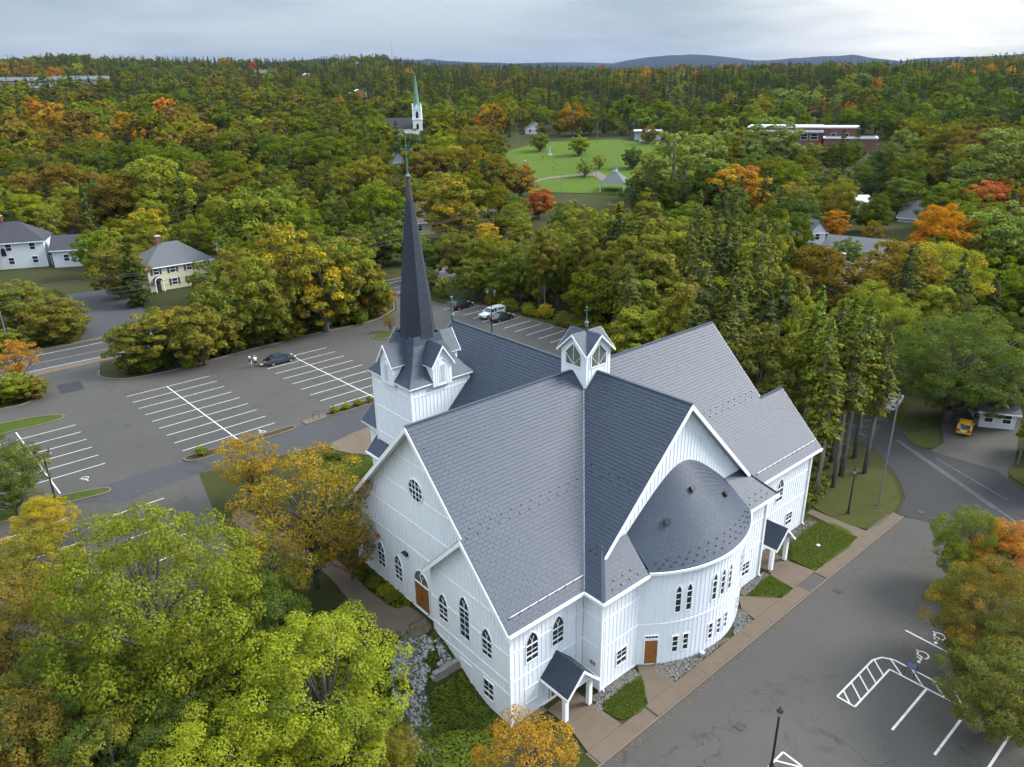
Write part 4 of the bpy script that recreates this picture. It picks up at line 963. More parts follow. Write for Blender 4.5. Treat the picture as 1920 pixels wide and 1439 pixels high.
wheelchair_mark((-43.2, -31.5), math.radians(-90), zq, lot, 0.8); wheelchair_mark((-41.6, -12.4), math.radians(90), zq, lot, 0.8)
sheet('asphalt_patch', [(-76.5, -27.8), (-72.2, -27.9), (-72.0, -25.0), (-76.2, -24.8)], zu + 0.004, 'asphalt_dark', lot)
lane = sheet('service_lane', [(-40.2, -36.4), (-40.0, 9.0), (-33.0, 9.0), (-33.0, -7.5), (-36.0, -22.0), (-35, -30)], zu + 0.004, 'road', label='bluish asphalt lane between the planted kerb and the church')
north = [(-78.4, -21.6), (-76.4, -22.2), (-74.6, -21.8), (-73.0, -20.7), (-71.9, -19.2), (-71.2, -15.0), (-71.1, -11.0), (-72.2, -2.8), (-72.5, 4.0), (-72.9, 10.3), (-72.4, 18.3), (-73.0, 23.3)]
kerb(smooth_loop(north, 4, False), zu, w=0.32, h=0.16)
kerb([(-73.0, 23.3), (-76.4, 28.6), (-84, 33.2)], zu, w=0.3)
kerb(smooth_loop([(-71.6, -46), (-71.6, -36.0), (-71.5, -32.8), (-73.0, -31.0), (-75.4, -29.8), (-83, -29.3)], 4, False), zu, w=0.32)
kerb(smooth_loop([(-84, 40.4), (-74.6, 36.5), (-70.4, 39.4), (-66.7, 42.1), (-55.9, 42.5), (-45.1, 43.1), (-34.0, 43.5)], 4, False), zu, w=0.26)
def island(pts, lab, mat='lawn'):
    p = smooth_loop(pts, 5); kerb(p, zu, closed=True, w=0.22); o = sheet('planted_island', p, zu + 0.10, mat, label=lab)
island([(-66.0, -40), (-66.0, -34.5), (-65.2, -31.4), (-63.8, -29.5), (-62.6, -30.0), (-62.3, -33.0), (-62.6, -36.5), (-62.8, -40)], 'long grass island at the left of the car park')
island([(-65.0, 17.0), (-65.2, 19.2), (-64.6, 21.2), (-63.2, 20.8), (-62.3, 18.6), (-63.0, 16.8)], 'small round grass island beyond the spire')
island([(-40.9, -4.2), (-41.2, -2.0), (-41.1, 2.5), (-41.0, 9.0), (-39.9, 9.0), (-39.9, 2.0), (-40.1, -3.8)], 'narrow planted strip with clipped bushes beside the lane', 'dirt')
island([(-40.6, -22.0), (-40.8, -20.4), (-40.5, -15.0), (-40.5, -9.5), (-39.5, -9.5), (-39.4, -15.0), (-39.2, -21.0)], 'narrow planted strip at the foot of the orange tree', 'dirt')
island([(-41.6, -46), (-41.2, -36.2), (-40.6, -34.2), (-39.4, -30.6), (-38.2, -30.6), (-38.6, -34.4), (-39.4, -46)], 'grass strip round the double lamp post')
sheet('island_path', [(-41.0, -7.6), (-41.3, -4.4), (-40.1, -4.0), (-39.7, -7.5)], zu + 0.10, 'concrete', lot, thick=0.2)
plaza = sheet('plaza', smooth_loop([(-33.0, -7.4), (-33.0, 4), (-20.5, 4.0), (-20.6, -6.2), (-24.5, -5.8), (-27.2, -6.1), (-29.8, -7.8)], 3), zu + 0.05, 'concrete', label='tan paved forecourt at the church entrance')
lawn([(-31.2, -9.4), (-29.0, -8.3), (-27.6, -6.6), (-25.4, -6.4), (-21.2, -7.8), (-19.5, -10.5), (-19.2, -14.0), (-22.5, -15.5), (-28.5, -13.0)], ZU + 0.1, 'bright clipped lawn between the gable and the forecourt', 3)
# path to the gable door with its railing
sheet('footpath', smooth_loop([(1.3, -17.5), (1.2, -19.4), (-1.5, -20.8), (-6.0, -20.6), (-11.0, -20.4), (-16.0, -21.8), (-24, -23), (-24.4, -21.2), (-16.0, -20.0), (-11.0, -18.6), (-6.0, -18.8), (-2.4, -18.4), (-1.9, -17.5)], 3), 2.80, 'concrete', thick=0.5, label='brown concrete path to the arched gable door')
# main street at the back left
main = sheet('main_road', [(-82.6, -120), (-82.6, -20), (-83.6, 5), (-84.8, 34), (-86.0, 60), (-92, 120), (-102, 120), (-96.5, 60), (-95.2, 20), (-95.0, -20), (-95.0, -120)], zu - 0.006, 'road', label='grey two-lane road beyond the car park')
sheet('footway', [(-82.5, -120), (-82.5, -29.8), (-83.0, -20.2), (-84.6, 30), (-86.2, 30), (-85.0, -20), (-84.4, -120)], zu + 0.06, 'concrete', main, thick=0.2)
sheet('footway', [(-95.1, -120), (-95.3, 20), (-96.6, 60), (-97.9, 60), (-96.6, 20), (-96.3, -120)], zu + 0.08, 'concrete', main, thick=0.2)
for x, m, w in ((-85.6, 'paint', 0.13), (-93.4, 'paint', 0.13)): 
    for a, b in (((x, -120), (x + 0.1, -20)), ((x + 0.1, -20), (x - 1.0, 34)), ((x - 1.0, 34), (x - 5.0, 110))): line(main, a, b, zu + 0.002, w, m)
for dx in (-0.14, 0.14):
    for a, b in (((-89.2, -120), (-89.1, -20)), ((-89.1, -20), (-90.2, 34)), ((-90.2, 34), (-94.5, 110))): line(main, (a[0] + dx, a[1]), (b[0] + dx, b[1]), zu + 0.002, 0.1, 'paint_yellow')
sheet('house_drive', [(-96.4, -20.5), (-96.4, -9.0), (-112, -6.0), (-132, -4.0), (-158, -4.0), (-161, -17.5), (-140, -15.8), (-120, -16.0), (-104, -17.5)], zu + 0.02, 'road', label='asphalt drive climbing from the road to the white house')
# ---- white rubble, river-stone borders and the stepped block wall
stone_mats = [plain('pale_rock', (0.31, 0.31, 0.32), 0.85, 0.5, 11), plain('grey_rock', (0.085, 0.083, 0.085), 0.85, 0.4, 9)]
def pebbles(name, pts_fn, n, size, mats, label, seed, parent=None):
    rng = random.Random(seed); mb = MB()
    for _ in range(n):
        p = pts_fn(rng)
        if p is None: continue
        s = size * rng.uniform(0.55, 1.3); R = Matrix.Rotation(rng.uniform(0, 6.28), 3, 'Z') @ Matrix.Rotation(rng.uniform(-0.5, 0.5), 3, 'X')
        base = [(1, 0, 0), (0.2, 0.9, 0), (-0.8, 0.5, 0), (-0.7, -0.6, 0), (0.3, -0.9, 0), (0.15, 0.1, 0.75), (-0.35, -0.1, 0.6)]
        V = [R @ Vector((x * s * rng.uniform(0.75, 1.15), y * s * rng.uniform(0.75, 1.15), z * s)) + Vector(p) for x, y, z in base]
        mb.add(V, [(0, 1, 5), (1, 2, 6, 5), (2, 3, 6), (3, 4, 5, 6), (4, 0, 5)], 0 if rng.random() < 0.64 else 1)
    o = obj(name, mb.mesh(name, fix=False), mats); o['kind'] = 'stuff'; o['label'] = label; return o
def in_poly(x, y, P):
    c = False
    for i in range(len(P)):
        (a, b), (d, e) = P[i], P[i - 1]
        if (b > y) != (e > y) and x < (d - a) * (y - b) / (e - b) + a: c = not c
    return c
def poly_sampler(P, zf, reject=None):
    xs = [p[0] for p in P]; ys = [p[1] for p in P]
    def f(rng):
        for _ in range(20):
            x, y = rng.uniform(min(xs), max(xs)), rng.uniform(min(ys), max(ys))
            if in_poly(x, y, P) and not (reject and reject(x, y)): return (x, y, zf(x, y))
    return f
RP = [(0.6, -17.9), (2.3, -17.7), (4.5, -17.8), (4.4, -20.4), (6.4, -21.4), (8.8, -22.2), (8.2, -23.6), (5.5, -23.4), (2.8, -22.2), (1.0, -20.4)]
pebbles('rubble', poly_sampler(RP, lambda x, y: tz(x, y) + 0.02, lambda x, y: mnoise.noise((x * 0.75, y * 0.75, 2.0)) + 0.35 * mnoise.noise((x * 2.5, y * 2.5, 5.0)) > 0.16), 2600, 0.15, stone_mats, 'white and grey broken rock spilling down beside the bay', 4)
river = [plain('river_stone', (0.10, 0.095, 0.085), 0.85, 0.4, 9), plain('river_stone_pale', (0.20, 0.19, 0.175), 0.85, 0.35, 9)]
def strip(x0, x1, y0, y1): return [(x0, y0), (x1, y0), (x1, y1), (x0, y1)]
zg = lambda x, y: ZL + 0.05
apse_out = lambda x, y: math.hypot(x - AC[0], y - AC[1]) < AR + 0.02
for P, n, rej in ((strip(12.25, 13.2, -11.4, -6.9), 900, None), ([(13.2, -5.4), (14.0, -6.0), (15.3, -5.6), (15.3, 1.6), (13.5, -3)], 1300, apse_out), ([(15.35, 2.0), (15.35, 4.6), (14.3, 5.2), (13.4, 5.0)], 500, apse_out), (strip(12.3, 13.1, 7.0, 11.2), 700, None), (strip(10.5, 11.5, 14.7, 22.6), 800, None), (strip(10.5, 11.0, -17.3, -14.5), 300, None), (strip(12.9, 13.6, -12.0, -11.3), 150, None)):
    pebbles('river_stones', poly_sampler(P, zg, rej), n, 0.085, river, 'rounded grey stones bordering the church wall', int(P[0][1] * 10) + n)
bw = thing('block_wall', 'stepped grey stone block retaining wall against the white bay', 'wall', (0, 0, 0))
rng = random.Random(8); bm_ = plain('weathered_block', (0.21, 0.195, 0.18), 0.9, 0.3, 4, bump=0.4)
def blocks(x, y0, y1, z0, z1, dx):
    rows = max(1, round((z1 - z0) / 0.24))
    for r in range(rows):
        yy = y0 + (0.2 if r % 2 else 0)
        while yy < y1 - 0.1:
            L = min(rng.uniform(0.45, 0.7), y1 - yy); MB().box((x + dx * r + rng.uniform(-0.02, 0.02), yy + L / 2, z0 + (r + 0.5) * 0.24), (0.42, L - 0.02, 0.225), rng.uniform(-0.03, 0.03)).build('block', bm_, bw); yy += L
blocks(4.75, -19.9, -17.45, -0.1, 1.85, -0.03); blocks(4.7, -21.0, -19.9, -0.2, 1.1, -0.03); blocks(2.2, -18.9, -17.45, 1.7, 2.5, -0.03)
# railing by the gable door
rl = thing('handrail', 'thin black handrail beside the gable door', 'railing', (0, 0, 0))
for a in ((1.05, -17.7), (1.05, -19.3)): MB().tube([(a[0], a[1], 2.6), (a[0], a[1], 3.75)], 0.025, 6).build('post', M['black'], rl)
MB().tube([(1.05, -17.5, 3.75), (1.05, -19.4, 3.75)], 0.025, 6).build('rail', M['black'], rl)
# bicycle rack
br = thing('bicycle_rack', 'black tubular bicycle rack on the kerb path', 'rack', (-40.4, -5.8, zu + 0.1), 1.57)
MB().tube([(-0.4, 0, 0), (-0.4, 0, 0.9), (-0.3, 0, 1.0), (0.3, 0, 1.0), (0.4, 0, 0.9), (0.4, 0, 0)], 0.03, 8).build('hoop', M['black'], br); MB().tube([(-0.4, 0, 0.55), (0.4, 0, 0.55)], 0.025, 8).build('crossbar', M['black'], br)
# standing blue sign frames of the reserved bay
blue = plain('blue_sign', (0.055, 0.07, 0.17), 0.5)
sg = thing('reserved_bay_sign', 'low blue sign board on a dark frame at the hatched bay', 'sign', (26.5, 8.3, zl), math.radians(8))
for x in (-0.33, 0.33): MB().tube([(x, 0.45, 0), (x, 0.2, 0.75), (x, -0.15, 0.95)], 0.02, 6).build('leg', M['black'], sg)
MB().box((0, 0.46, 0.06), (0.62, 0.05, 0.1)).build('foot_bar', blue, sg); MB().prism([(-0.3, -0.3, 0.72), (0.3, -0.3, 0.72), (0.3, -0.16, 0.96), (-0.3, -0.16, 0.96)], (0, 0.02, 0.02)).build('board', blue, sg)
for x in (-0.33, 0.33): MB().tube([(x, -0.15, 0.95), (x, -0.52, 0.48), (x, -0.55, 0)], 0.02, 6).build('leg', M['black'], sg)
# ---- lamp posts
lamp_glass = plain('lantern_pane', (0.35, 0.36, 0.36), 0.2)
def lantern(parent, x, z):
    mb = MB(); mb.lathe([(0.05, 0), (0.10, 0.05), (0.11, 0.12)], (x, 0, z), 8); o = mb.build('lantern', M['black'], parent)
    MB().lathe([(0.11, 0.12), (0.19, 0.5)], (x, 0, z), 6).build('pane', lamp_glass, o)
    MB().lathe([(0.23, 0.5), (0.16, 0.62), (0.05, 0.74), (0.025, 0.78), (0.02, 0.95)], (x, 0, z), 8).build('cap', M['black'], o)
def lamp_post(x, y, z, h, lab, double=0.0, rz=0.0):
    t = thing('lamp_post', lab, 'lamp post', (x, y, z), rz, 'black lantern posts')
    MB().lathe([(0.16, 0), (0.16, 0.25), (0.10, 0.5), (0.085, 0.9), (0.07, h)], (0, 0, 0), 10).build('post', M['black'], t)
    if double:
        MB().tube([(-double, 0, h - 0.02), (-double * 0.9, 0, h - 0.12), (0, 0, h - 0.12), (double * 0.9, 0, h - 0.12), (double, 0, h - 0.02)], 0.035, 8).build('cross_arm', M['black'], t)
        lantern(t, -double, h); lantern(t, double, h)
    else: lantern(t, 0, h)
lamp_post(-40.4, -34.9, zu, 4.9, 'tall black post with two lanterns by the left car park', 0.62, math.radians(60)); lamp_post(-52.0, 32.3, zu, 7.0, 'black double lantern showing above the far nave ridge', 0.6, math.radians(45))
lamp_post(24.15, -7.0, zl, 4.3, 'single black lantern post at the bottom edge of the drive'); lamp_post(12.7, 26.3, ZL, 4.6, 'single black lantern post on the grass beside the woods')
# ---- bushes along the planted strip

TREE_COLS = {'G': (0.13, 0.172, 0.012), 'D': (0.066, 0.096, 0.013), 'L': (0.228, 0.252, 0.013), 'O': (0.175, 0.168, 0.014), 'Y': (0.45, 0.32, 0.012), 'R': (0.46, 0.2, 0.012), 'B': (0.205, 0.145, 0.022), 'X': (0.38, 0.085, 0.022), 'C': (0.05, 0.072, 0.016), 'K': (0.108, 0.12, 0.016), 'P': (0.19, 0.24, 0.045), 'W': (0.3, 0.27, 0.04), 'A': (0.34, 0.205, 0.016), 'T': (0.115, 0.118, 0.016), 'M': (0.17, 0.2, 0.011)}
# x, y, ground, crown radius, height, form, colour, second colour, label, group
TREES = [
(-85.9, 51.0, 2.65, 5.07, 11.7, 'broadA', 'O', 'T', 'olive tree right of the spire above the far black car', None),
(-90.5, 46.2, 2.65, 3.98, 9.5, 'broadB', 'D', 'G', 'dark tree close to the right side of the spire', None),
(-71.3, 43.4, 2.65, 3.86, 8.9, 'broadC', 'G', 'O', 'green tree behind the white pickup', None),
(-80.3, 52.5, 2.65, 4.42, 10.6, 'broadB', 'T', 'G', 'dull tree left of the tall spruces', None),
(-66.7, 45.5, 2.65, 3.55, 7.8, 'broadA', 'G', 'L', 'light green tree above the far parking bays', None),
(-81.7, 39.9, 2.65, 2.68, 5.9, 'broadC', 'T', 'D', 'shaded tree beside the slim sapling', None),
(-107.3, 53.3, 2.70, 3.76, 8.7, 'broadA', 'O', 'G', 'olive tree just right of the spire above the road', None),
(-83.9, -1.7, 2.65, 4.20, 13.9, 'broadC', 'G', 'O', 'tall narrow green tree rising behind the kerb row', None),
(-85.6, 3.6, 2.65, 4.57, 15.1, 'broadC', 'O', 'B', 'tall narrow rusty tree rising behind the kerb row', None),
(-88.4, 12.4, 2.65, 5.30, 18.0, 'broadC', 'O', 'A', 'tallest rusty-gold tree of the kerb row', None),
(-84.2, 15.9, 2.65, 5.27, 16.9, 'broadC', 'T', 'O', 'tall dull olive tree of the kerb row', None),
(-82.0, 19.9, 2.65, 4.85, 14.5, 'broadC', 'G', 'T', 'tall green tree of the kerb row near the spire', None),
(-77.4, 23.2, 2.65, 4.33, 12.6, 'broadC', 'O', 'A', 'tall olive-gold tree at the spire end of the kerb row', None),
(13.3, 61.5, -0.25, 4.44, 8.4, 'broadB', 'D', 'G', 'dark leafy tree in front of the half-hidden white house', None),
(-159.6, 166.1, 9.49, 3.59, 7.2, 'broadC', 'P', 'L', 'small pale tree standing on the park lawn', None),
(-166.2, 181.0, 10.92, 3.14, 6.3, 'broadC', 'L', 'P', 'small yellow-green tree on the right of the park lawn', None),
(-192.2, 196.0, 13.60, 4.76, 9.0, 'broadB', 'L', 'G', 'bright tree behind the park lawn', None),
(-212.0, 191.7, 14.64, 4.47, 8.5, 'broadB', 'G', 'O', 'green tree at the back left of the park lawn', None),
(-156.4, 189.8, 10.93, 4.75, 8.6, 'broadB', 'D', 'G', 'dark tree at the right end of the park lawn', None),
(-172.8, 137.7, 8.57, 4.44, 8.4, 'broadA', 'O', 'B', 'olive tree at the left end of the park lawn', None),
(-112.8, 174.0, 7.28, 9.75, 20.5, 'broadC', 'P', 'L', 'tall pale tree right of the park beside the orange maple', None),
(-96.6, 245.1, 12.24, 5.00, 9.0, 'broadB', 'D', 'G', 'dark round tree in front of the low school wing', None),
(-100.7, 221.6, 10.46, 6.72, 11.4, 'broadA', 'O', 'G', 'olive tree in front of the brick school', None),
(-116.8, 212.4, 10.46, 6.87, 12.4, 'broadC', 'G', 'P', 'green tree left of the brick school', None),
(-72.0, 216.9, 8.91, 7.02, 14.0, 'broadB', 'D', 'C', 'dark tree right of the brick school', None),
(-3.5, -39.8, 2.65, 4.20, 8.8, 'mapleB', 'D', 'G', 'shaded green maple below the big one at lower left', None),
(-3.5, -29.3, 2.65, 4.05, 8.5, 'mapleC', 'D', 'G', 'green maple between the golden tree and the bright maple', None),
(2.3, -36.2, 2.43, 3.75, 7.5, 'mapleC', 'D', 'G', 'dark green maple above the bottom edge left of the bright one', None),
(2.0, -39.7, 2.52, 3.89, 7.4, 'mapleB', 'D', 'O', 'dark tree at the bottom edge left', None),
(-7.3, -26.0, 2.65, 3.82, 8.8, 'sparseA', 'O', 'Y', 'thin olive-gold tree behind the green maples', None),
(-21.0, -39.4, 2.65, 3.53, 7.8, 'mapleC', 'O', 'Y', 'olive tree with yellow tips over the lower parking bays', None),
(8.1, -26.0, -0.23, 2.21, 4.0, 'mapleC', 'O', 'B', 'low olive tree on the rocky bank', None),
(-2.8, -34.9, 2.65, 6.64, 16.6, 'mapleA', 'M', 'L', 'big green maple with yellowing tips in front of the left car park', None),
(5.7, -28.7, 0.67, 5.85, 12.0, 'mapleB', 'L', 'G', 'bright yellow-green maple beside the white rubble', None),
(6.7, -35.8, 0.18, 4.82, 10.1, 'mapleA', 'L', 'L', 'yellow-green maple cut off by the bottom edge', None),
(-9.3, -21.7, 2.65, 5.59, 13.4, 'sparseA', 'A', 'O', 'large amber tree with thin foliage by the round-window gable', None),
(-25.6, -20.0, 2.65, 3.40, 8.2, 'sparseB', 'A', 'Y', 'small golden tree standing on the planted kerb', None),
(-8.1, -19.0, 2.65, 2.87, 6.3, 'sparseB', 'B', 'R', 'thin rusty tree brushing the corner of the gable', None),
(16.1, -21.0, -0.25, 3.71, 7.1, 'sparseA', 'A', 'R', 'small bright orange tree at the bottom edge by the near porch', None),
(-10.5, -42.1, 2.65, 4.49, 9.9, 'mapleC', 'B', 'O', 'russet tree at the left edge below the parking bays', None),
(-2.5, -43.1, 2.65, 3.97, 7.9, 'mapleC', 'B', 'D', 'dark russet tree in the bottom left corner', None),
(-39.4, -38.3, 2.65, 3.84, 8.8, 'mapleB', 'D', 'O', 'dark green tree at the left edge beside the double lamp', None),
(-31.1, -36.9, 2.65, 2.77, 5.3, 'mapleC', 'Y', 'L', 'bright yellow small tree below the double lamp', None),
(25.0, 22.2, -0.25, 3.31, 8.3, 'mapleB', 'G', 'L', 'green tree at the end of the shrub bed near the street', None),
(27.9, 22.7, -0.25, 3.33, 8.0, 'mapleC', 'R', 'X', 'orange-red maple at the right edge beyond the green tree', None),
(29.4, 12.4, -0.25, 4.37, 9.6, 'mapleA', 'T', 'A', 'olive maple turning orange beside the reserved bay', None),
(32.5, 6.5, -0.25, 3.95, 7.5, 'mapleC', 'T', 'D', 'dark olive tree overhanging the corner of the front bays', None),
(10.2, 57.9, -0.25, 8.73, 15.7, 'mapleA', 'D', 'G', 'broad dark green tree over the driveway with the yellow car', None),
(-5.8, 89.2, 1.38, 8.64, 16.4, 'mapleC', 'L', 'Y', 'rounded yellow-green tree with golden edge on the right', None),
(-3.4, 63.7, 0.81, 6.89, 14.5, 'mapleB', 'L', 'G', 'light green tree in front of the house with the brick chimney', None),
(-1.3, 51.7, 0.35, 3.92, 10.2, 'broadA', 'L', 'O', 'yellow-green tree behind the right end of the church roof', None),
(-31.1, 198.7, 6.00, 12.41, 24.8, 'broadC', 'P', 'G', 'large pale green willow at the right edge', None),
(-7.2, 126.6, 1.75, 9.44, 17.9, 'broadB', 'G', 'P', 'soft green tree at the right edge under the red one', None),
(-28.2, 177.2, 5.01, 6.88, 13.1, 'broadA', 'X', 'R', 'red maple crown at the far right', None),
(-79.0, 142.8, 4.59, 9.00, 17.1, 'broadA', 'R', 'Y', 'large vivid orange maple right of the park', None),
(-63.5, 148.4, 4.46, 6.78, 13.6, 'broadB', 'O', 'R', 'green maple streaked with orange next to the vivid orange one', None),
(-63.4, 167.4, 5.18, 4.69, 9.4, 'broadC', 'R', 'X', 'small orange and red maple by the white shed', None),
(-105.7, 149.2, 5.47, 12.19, 24.4, 'broadC', 'P', 'L', 'pale leafy park tree right of the lawn', None),
(-107.1, 206.9, 9.56, 11.24, 22.5, 'broadC', 'P', 'G', 'pale green tree in front of the brick school', None),
(-106.1, 136.8, 5.07, 7.56, 12.9, 'broadB', 'D', 'D', 'dense dark round tree beside the grey pavilion roof', None),
(-67.5, 107.9, 3.09, 6.08, 10.9, 'broadB', 'D', 'G', 'dark round tree right of the yellow-green one', None),
(-55.5, 78.1, 2.65, 7.05, 14.8, 'broadA', 'L', 'O', 'yellow-green tree behind the cupola', None),
(-68.7, 71.4, 2.65, 7.29, 16.0, 'broadA', 'O', 'L', 'tall olive tree behind the far car park', None),
(-64.9, 50.4, 2.65, 5.84, 12.8, 'broadB', 'G', 'O', 'green tree standing by the far parking bays', None),
(-103.7, 73.2, 3.07, 3.83, 7.7, 'broadC', 'Y', 'R', 'small golden tree crown right of the spire', None),
(-117.2, 72.1, 3.50, 8.87, 18.6, 'broadA', 'O', 'Y', 'wide olive tree in front of the cream house by the spire', None),
(-124.1, 109.7, 4.75, 5.20, 9.9, 'broadB', 'X', 'R', 'red maple left of the park lawn', None),
(-152.4, 127.4, 6.51, 6.26, 11.9, 'broadA', 'B', 'R', 'dusky pink-brown tree left of the park lawn', None),
(-193.3, 130.8, 9.67, 6.99, 12.6, 'broadC', 'Y', 'L', 'yellow tree at the foot of the far white steeple', None),
(-217.0, 130.3, 11.44, 9.26, 15.7, 'broadB', 'D', 'O', 'dark round tree in front of the far white steeple', None),
(-77.8, 9.9, 2.65, 6.29, 18.3, 'broadC', 'O', 'Y', 'tall olive-gold tree among the row beside the car park', None),
(-75.7, 18.4, 2.65, 6.96, 16.0, 'broadA', 'O', 'G', 'broad olive tree left of the spire', None),
(-74.9, 24.2, 2.65, 3.61, 7.9, 'broadB', 'G', 'R', 'green tree with a red tip beside the spire', None),
(-122.7, 23.6, 2.70, 10.33, 20.7, 'broadB', 'G', 'L', 'large round green tree behind the car park row', None),
(-182.8, 21.2, 5.09, 10.26, 21.6, 'broadA', 'L', 'O', 'tall yellow-green tree behind the grey house', None),
(-121.3, -7.1, 2.65, 6.06, 12.1, 'broadB', 'O', 'B', 'rounded bronze tree between the white and the cream house', None),
(-150.5, -0.9, 3.52, 4.92, 9.8, 'broadA', 'L', 'G', 'bright green tree behind the bronze tree', None),
(-113.2, -25.3, 2.65, 5.17, 8.8, 'broadB', 'O', 'G', 'olive tree left of the white house drive', None),
(-99.0, -22.7, 2.65, 5.06, 8.1, 'broadA', 'O', 'B', 'olive tree above the road at left', None),
(-74.8, -14.0, 2.65, 4.96, 9.4, 'broadC', 'O', 'B', 'olive tree in front of the cream house', None),
(-74.6, -9.7, 2.65, 4.46, 8.9, 'broadA', 'O', 'Y', 'tall gold-tinged tree right of the cream house front', None),
(-73.6, -4.4, 2.65, 4.94, 12.8, 'broadB', 'O', 'G', 'tall olive tree in the middle of the kerb row', None),
(-74.0, 1.6, 2.65, 5.30, 15.4, 'broadA', 'O', 'L', 'tall leafy tree behind the open-boot car', None),
(-72.8, 12.6, 2.65, 6.21, 16.2, 'broadC', 'O', 'Y', 'tall tree with golden top left of the spire', None),
(-75.2, -16.9, 2.65, 4.31, 7.8, 'broadA', 'O', 'G', 'low green tree at the car park entrance', None),
(-70.3, -8.9, 2.65, 4.55, 10.0, 'broadB', 'O', 'B', 'olive-brown tree in the kerb row', None),
(-75.8, -2.1, 2.65, 4.66, 10.7, 'broadC', 'G', 'L', 'light green tree in the kerb row', None),
(-73.8, 3.3, 2.65, 4.74, 10.9, 'broadA', 'O', 'G', 'olive tree in the kerb row left of the open-boot car', None),
(-79.5, -31.5, 2.65, 3.54, 7.4, 'sparseB', 'R', 'B', 'orange-tinged tree at the car park entrance left edge', None),
(-73.9, -33.1, 2.65, 2.87, 4.3, 'broadB', 'L', 'G', 'bright green shrubby tree at the left edge of the car park', None),
(-76.8, 40.5, 2.65, 1.89, 4.5, 'broadC', 'L', 'L', 'slim yellow-green sapling right of the spire', None),
(-65.0, 20.6, 2.65, 1.36, 3.4, 'sparseB', 'B', 'B', 'tiny bare brown sapling on the round island', None),
(-109.8, 47.7, 2.66, 5.86, 12.3, 'broadB', 'D', 'G', 'dark tree left of the spire tip', None),
(-34.0, 118.2, 2.75, 4.06, 7.3, 'broadB', 'D', 'P', 'grey-green rounded tree between the white houses', None),
(-82.5, 338.5, 19.02, 6.92, 13.8, 'broadB', 'D', 'G', 'dark tree at the far right behind the willow', None),
(-49.6, 178.7, 5.38, 5.95, 11.9, 'broadA', 'G', 'D', 'green tree by the grey barn roof', None),
(-43.4, 99.0, 2.65, 6.14, 13.5, 'broadC', 'K', 'W', 'dull olive tree behind the spruces', None),
(7.4, 27.6, -0.25, 2.80, 20.0, 'spruceC', 'G', 'O', 'slim bare-trunked spruce at the street end of the wood, second from left', 'wood behind the church'),
(9.0, 30.4, -0.25, 2.60, 19.0, 'spruceA', 'K', 'O', 'slim bare-trunked spruce at the street end of the wood, fifth from left', 'wood behind the church'),
(8.3, 33.6, -0.25, 3.00, 21.0, 'spruceC', 'G', 'O', 'slim bare-trunked spruce at the street end of the wood, sixth from left', 'wood behind the church'),
(9.8, 36.0, -0.25, 2.60, 17.0, 'spruceC', 'K', 'O', 'slim bare-trunked spruce at the street end of the wood, eighth from left', 'wood behind the church'),
(5.8, 36.2, -0.25, 2.90, 20.0, 'spruceB', 'G', 'O', 'slim bare-trunked spruce at the street end of the wood, fourth from left', 'wood behind the church'),
(9.3, 26.0, -0.25, 2.30, 15.0, 'spruceA', 'K', 'O', 'slim bare-trunked spruce at the street end of the wood, third from left', 'wood behind the church'),
(4.6, 30.6, -0.25, 2.90, 22.0, 'spruceB', 'G', 'O', 'slim bare-trunked spruce at the street end of the wood, first from left', 'wood behind the church'),
(7.2, 39.0, -0.25, 2.70, 18.0, 'spruceC', 'K', 'O', 'slim bare-trunked spruce at the street end of the wood, seventh from left', 'wood behind the church'),
(-27.9, 54.0, 2.65, 2.81, 24.0, 'spruceC', 'K', 'G', 'tall olive green spruce in the wood behind the church, sixth from left', 'wood behind the church'),
(-17.2, 33.6, 2.65, 3.71, 13.3, 'broadD', 'T', 'O', 'dull olive broadleaf tree among the spruces behind the church, third from left', 'wood behind the church'),
(-57.0, 52.3, 2.65, 3.84, 15.0, 'broadC', 'G', 'O', 'green broadleaf tree among the spruces behind the church, second from left', 'wood behind the church'),
(-15.4, 50.7, 2.65, 3.48, 18.6, 'broadD', 'L', 'O', 'yellow-green broadleaf tree among the spruces behind the church, eleventh from left', 'wood behind the church'),
(-53.3, 65.3, 2.65, 2.63, 17.1, 'broadD', 'G', 'O', 'green broadleaf tree among the spruces behind the church, fifth from left', 'wood behind the church'),
(-10.9, 46.4, 2.42, 2.52, 21.5, 'spruceC', 'K', 'O', 'tall olive green spruce in the wood behind the church, twenty-first from left', 'wood behind the church'),
(-35.9, 76.0, 2.65, 2.43, 22.8, 'spruceA', 'K', 'G', 'tall olive green spruce in the wood behind the church, sixteenth from left', 'wood behind the church'),
(-27.1, 50.0, 2.65, 3.77, 13.8, 'broadC', 'T', 'B', 'dull olive broadleaf tree among the spruces behind the church, fifth from left', 'wood behind the church'),
(-40.1, 76.4, 2.65, 3.23, 18.1, 'broadC', 'O', 'B', 'olive broadleaf tree among the spruces behind the church, seventeenth from left', 'wood behind the church'),
(-40.8, 65.6, 2.65, 2.93, 16.8, 'broadD', 'O', 'O', 'olive broadleaf tree among the spruces behind the church, twelfth from left', 'wood behind the church'),
(-16.3, 40.4, 2.65, 2.97, 19.1, 'spruceC', 'C', 'K', 'tall dark green spruce in the wood behind the church, fifth from left', 'wood behind the church'),
(5.2, 71.6, -0.25, 3.42, 14.5, 'broadC', 'T', 'O', 'dull olive broadleaf tree among the spruces behind the church, seventh from left', 'wood behind the church'),
(-10.1, 27.2, 2.30, 3.05, 18.5, 'broadD', 'O', 'B', 'olive broadleaf tree among the spruces behind the church, fourteenth from left', 'wood behind the church'),
(-55.8, 56.1, 2.65, 4.20, 13.5, 'broadC', 'L', 'O', 'yellow-green broadleaf tree among the spruces behind the church, first from left', 'wood behind the church'),
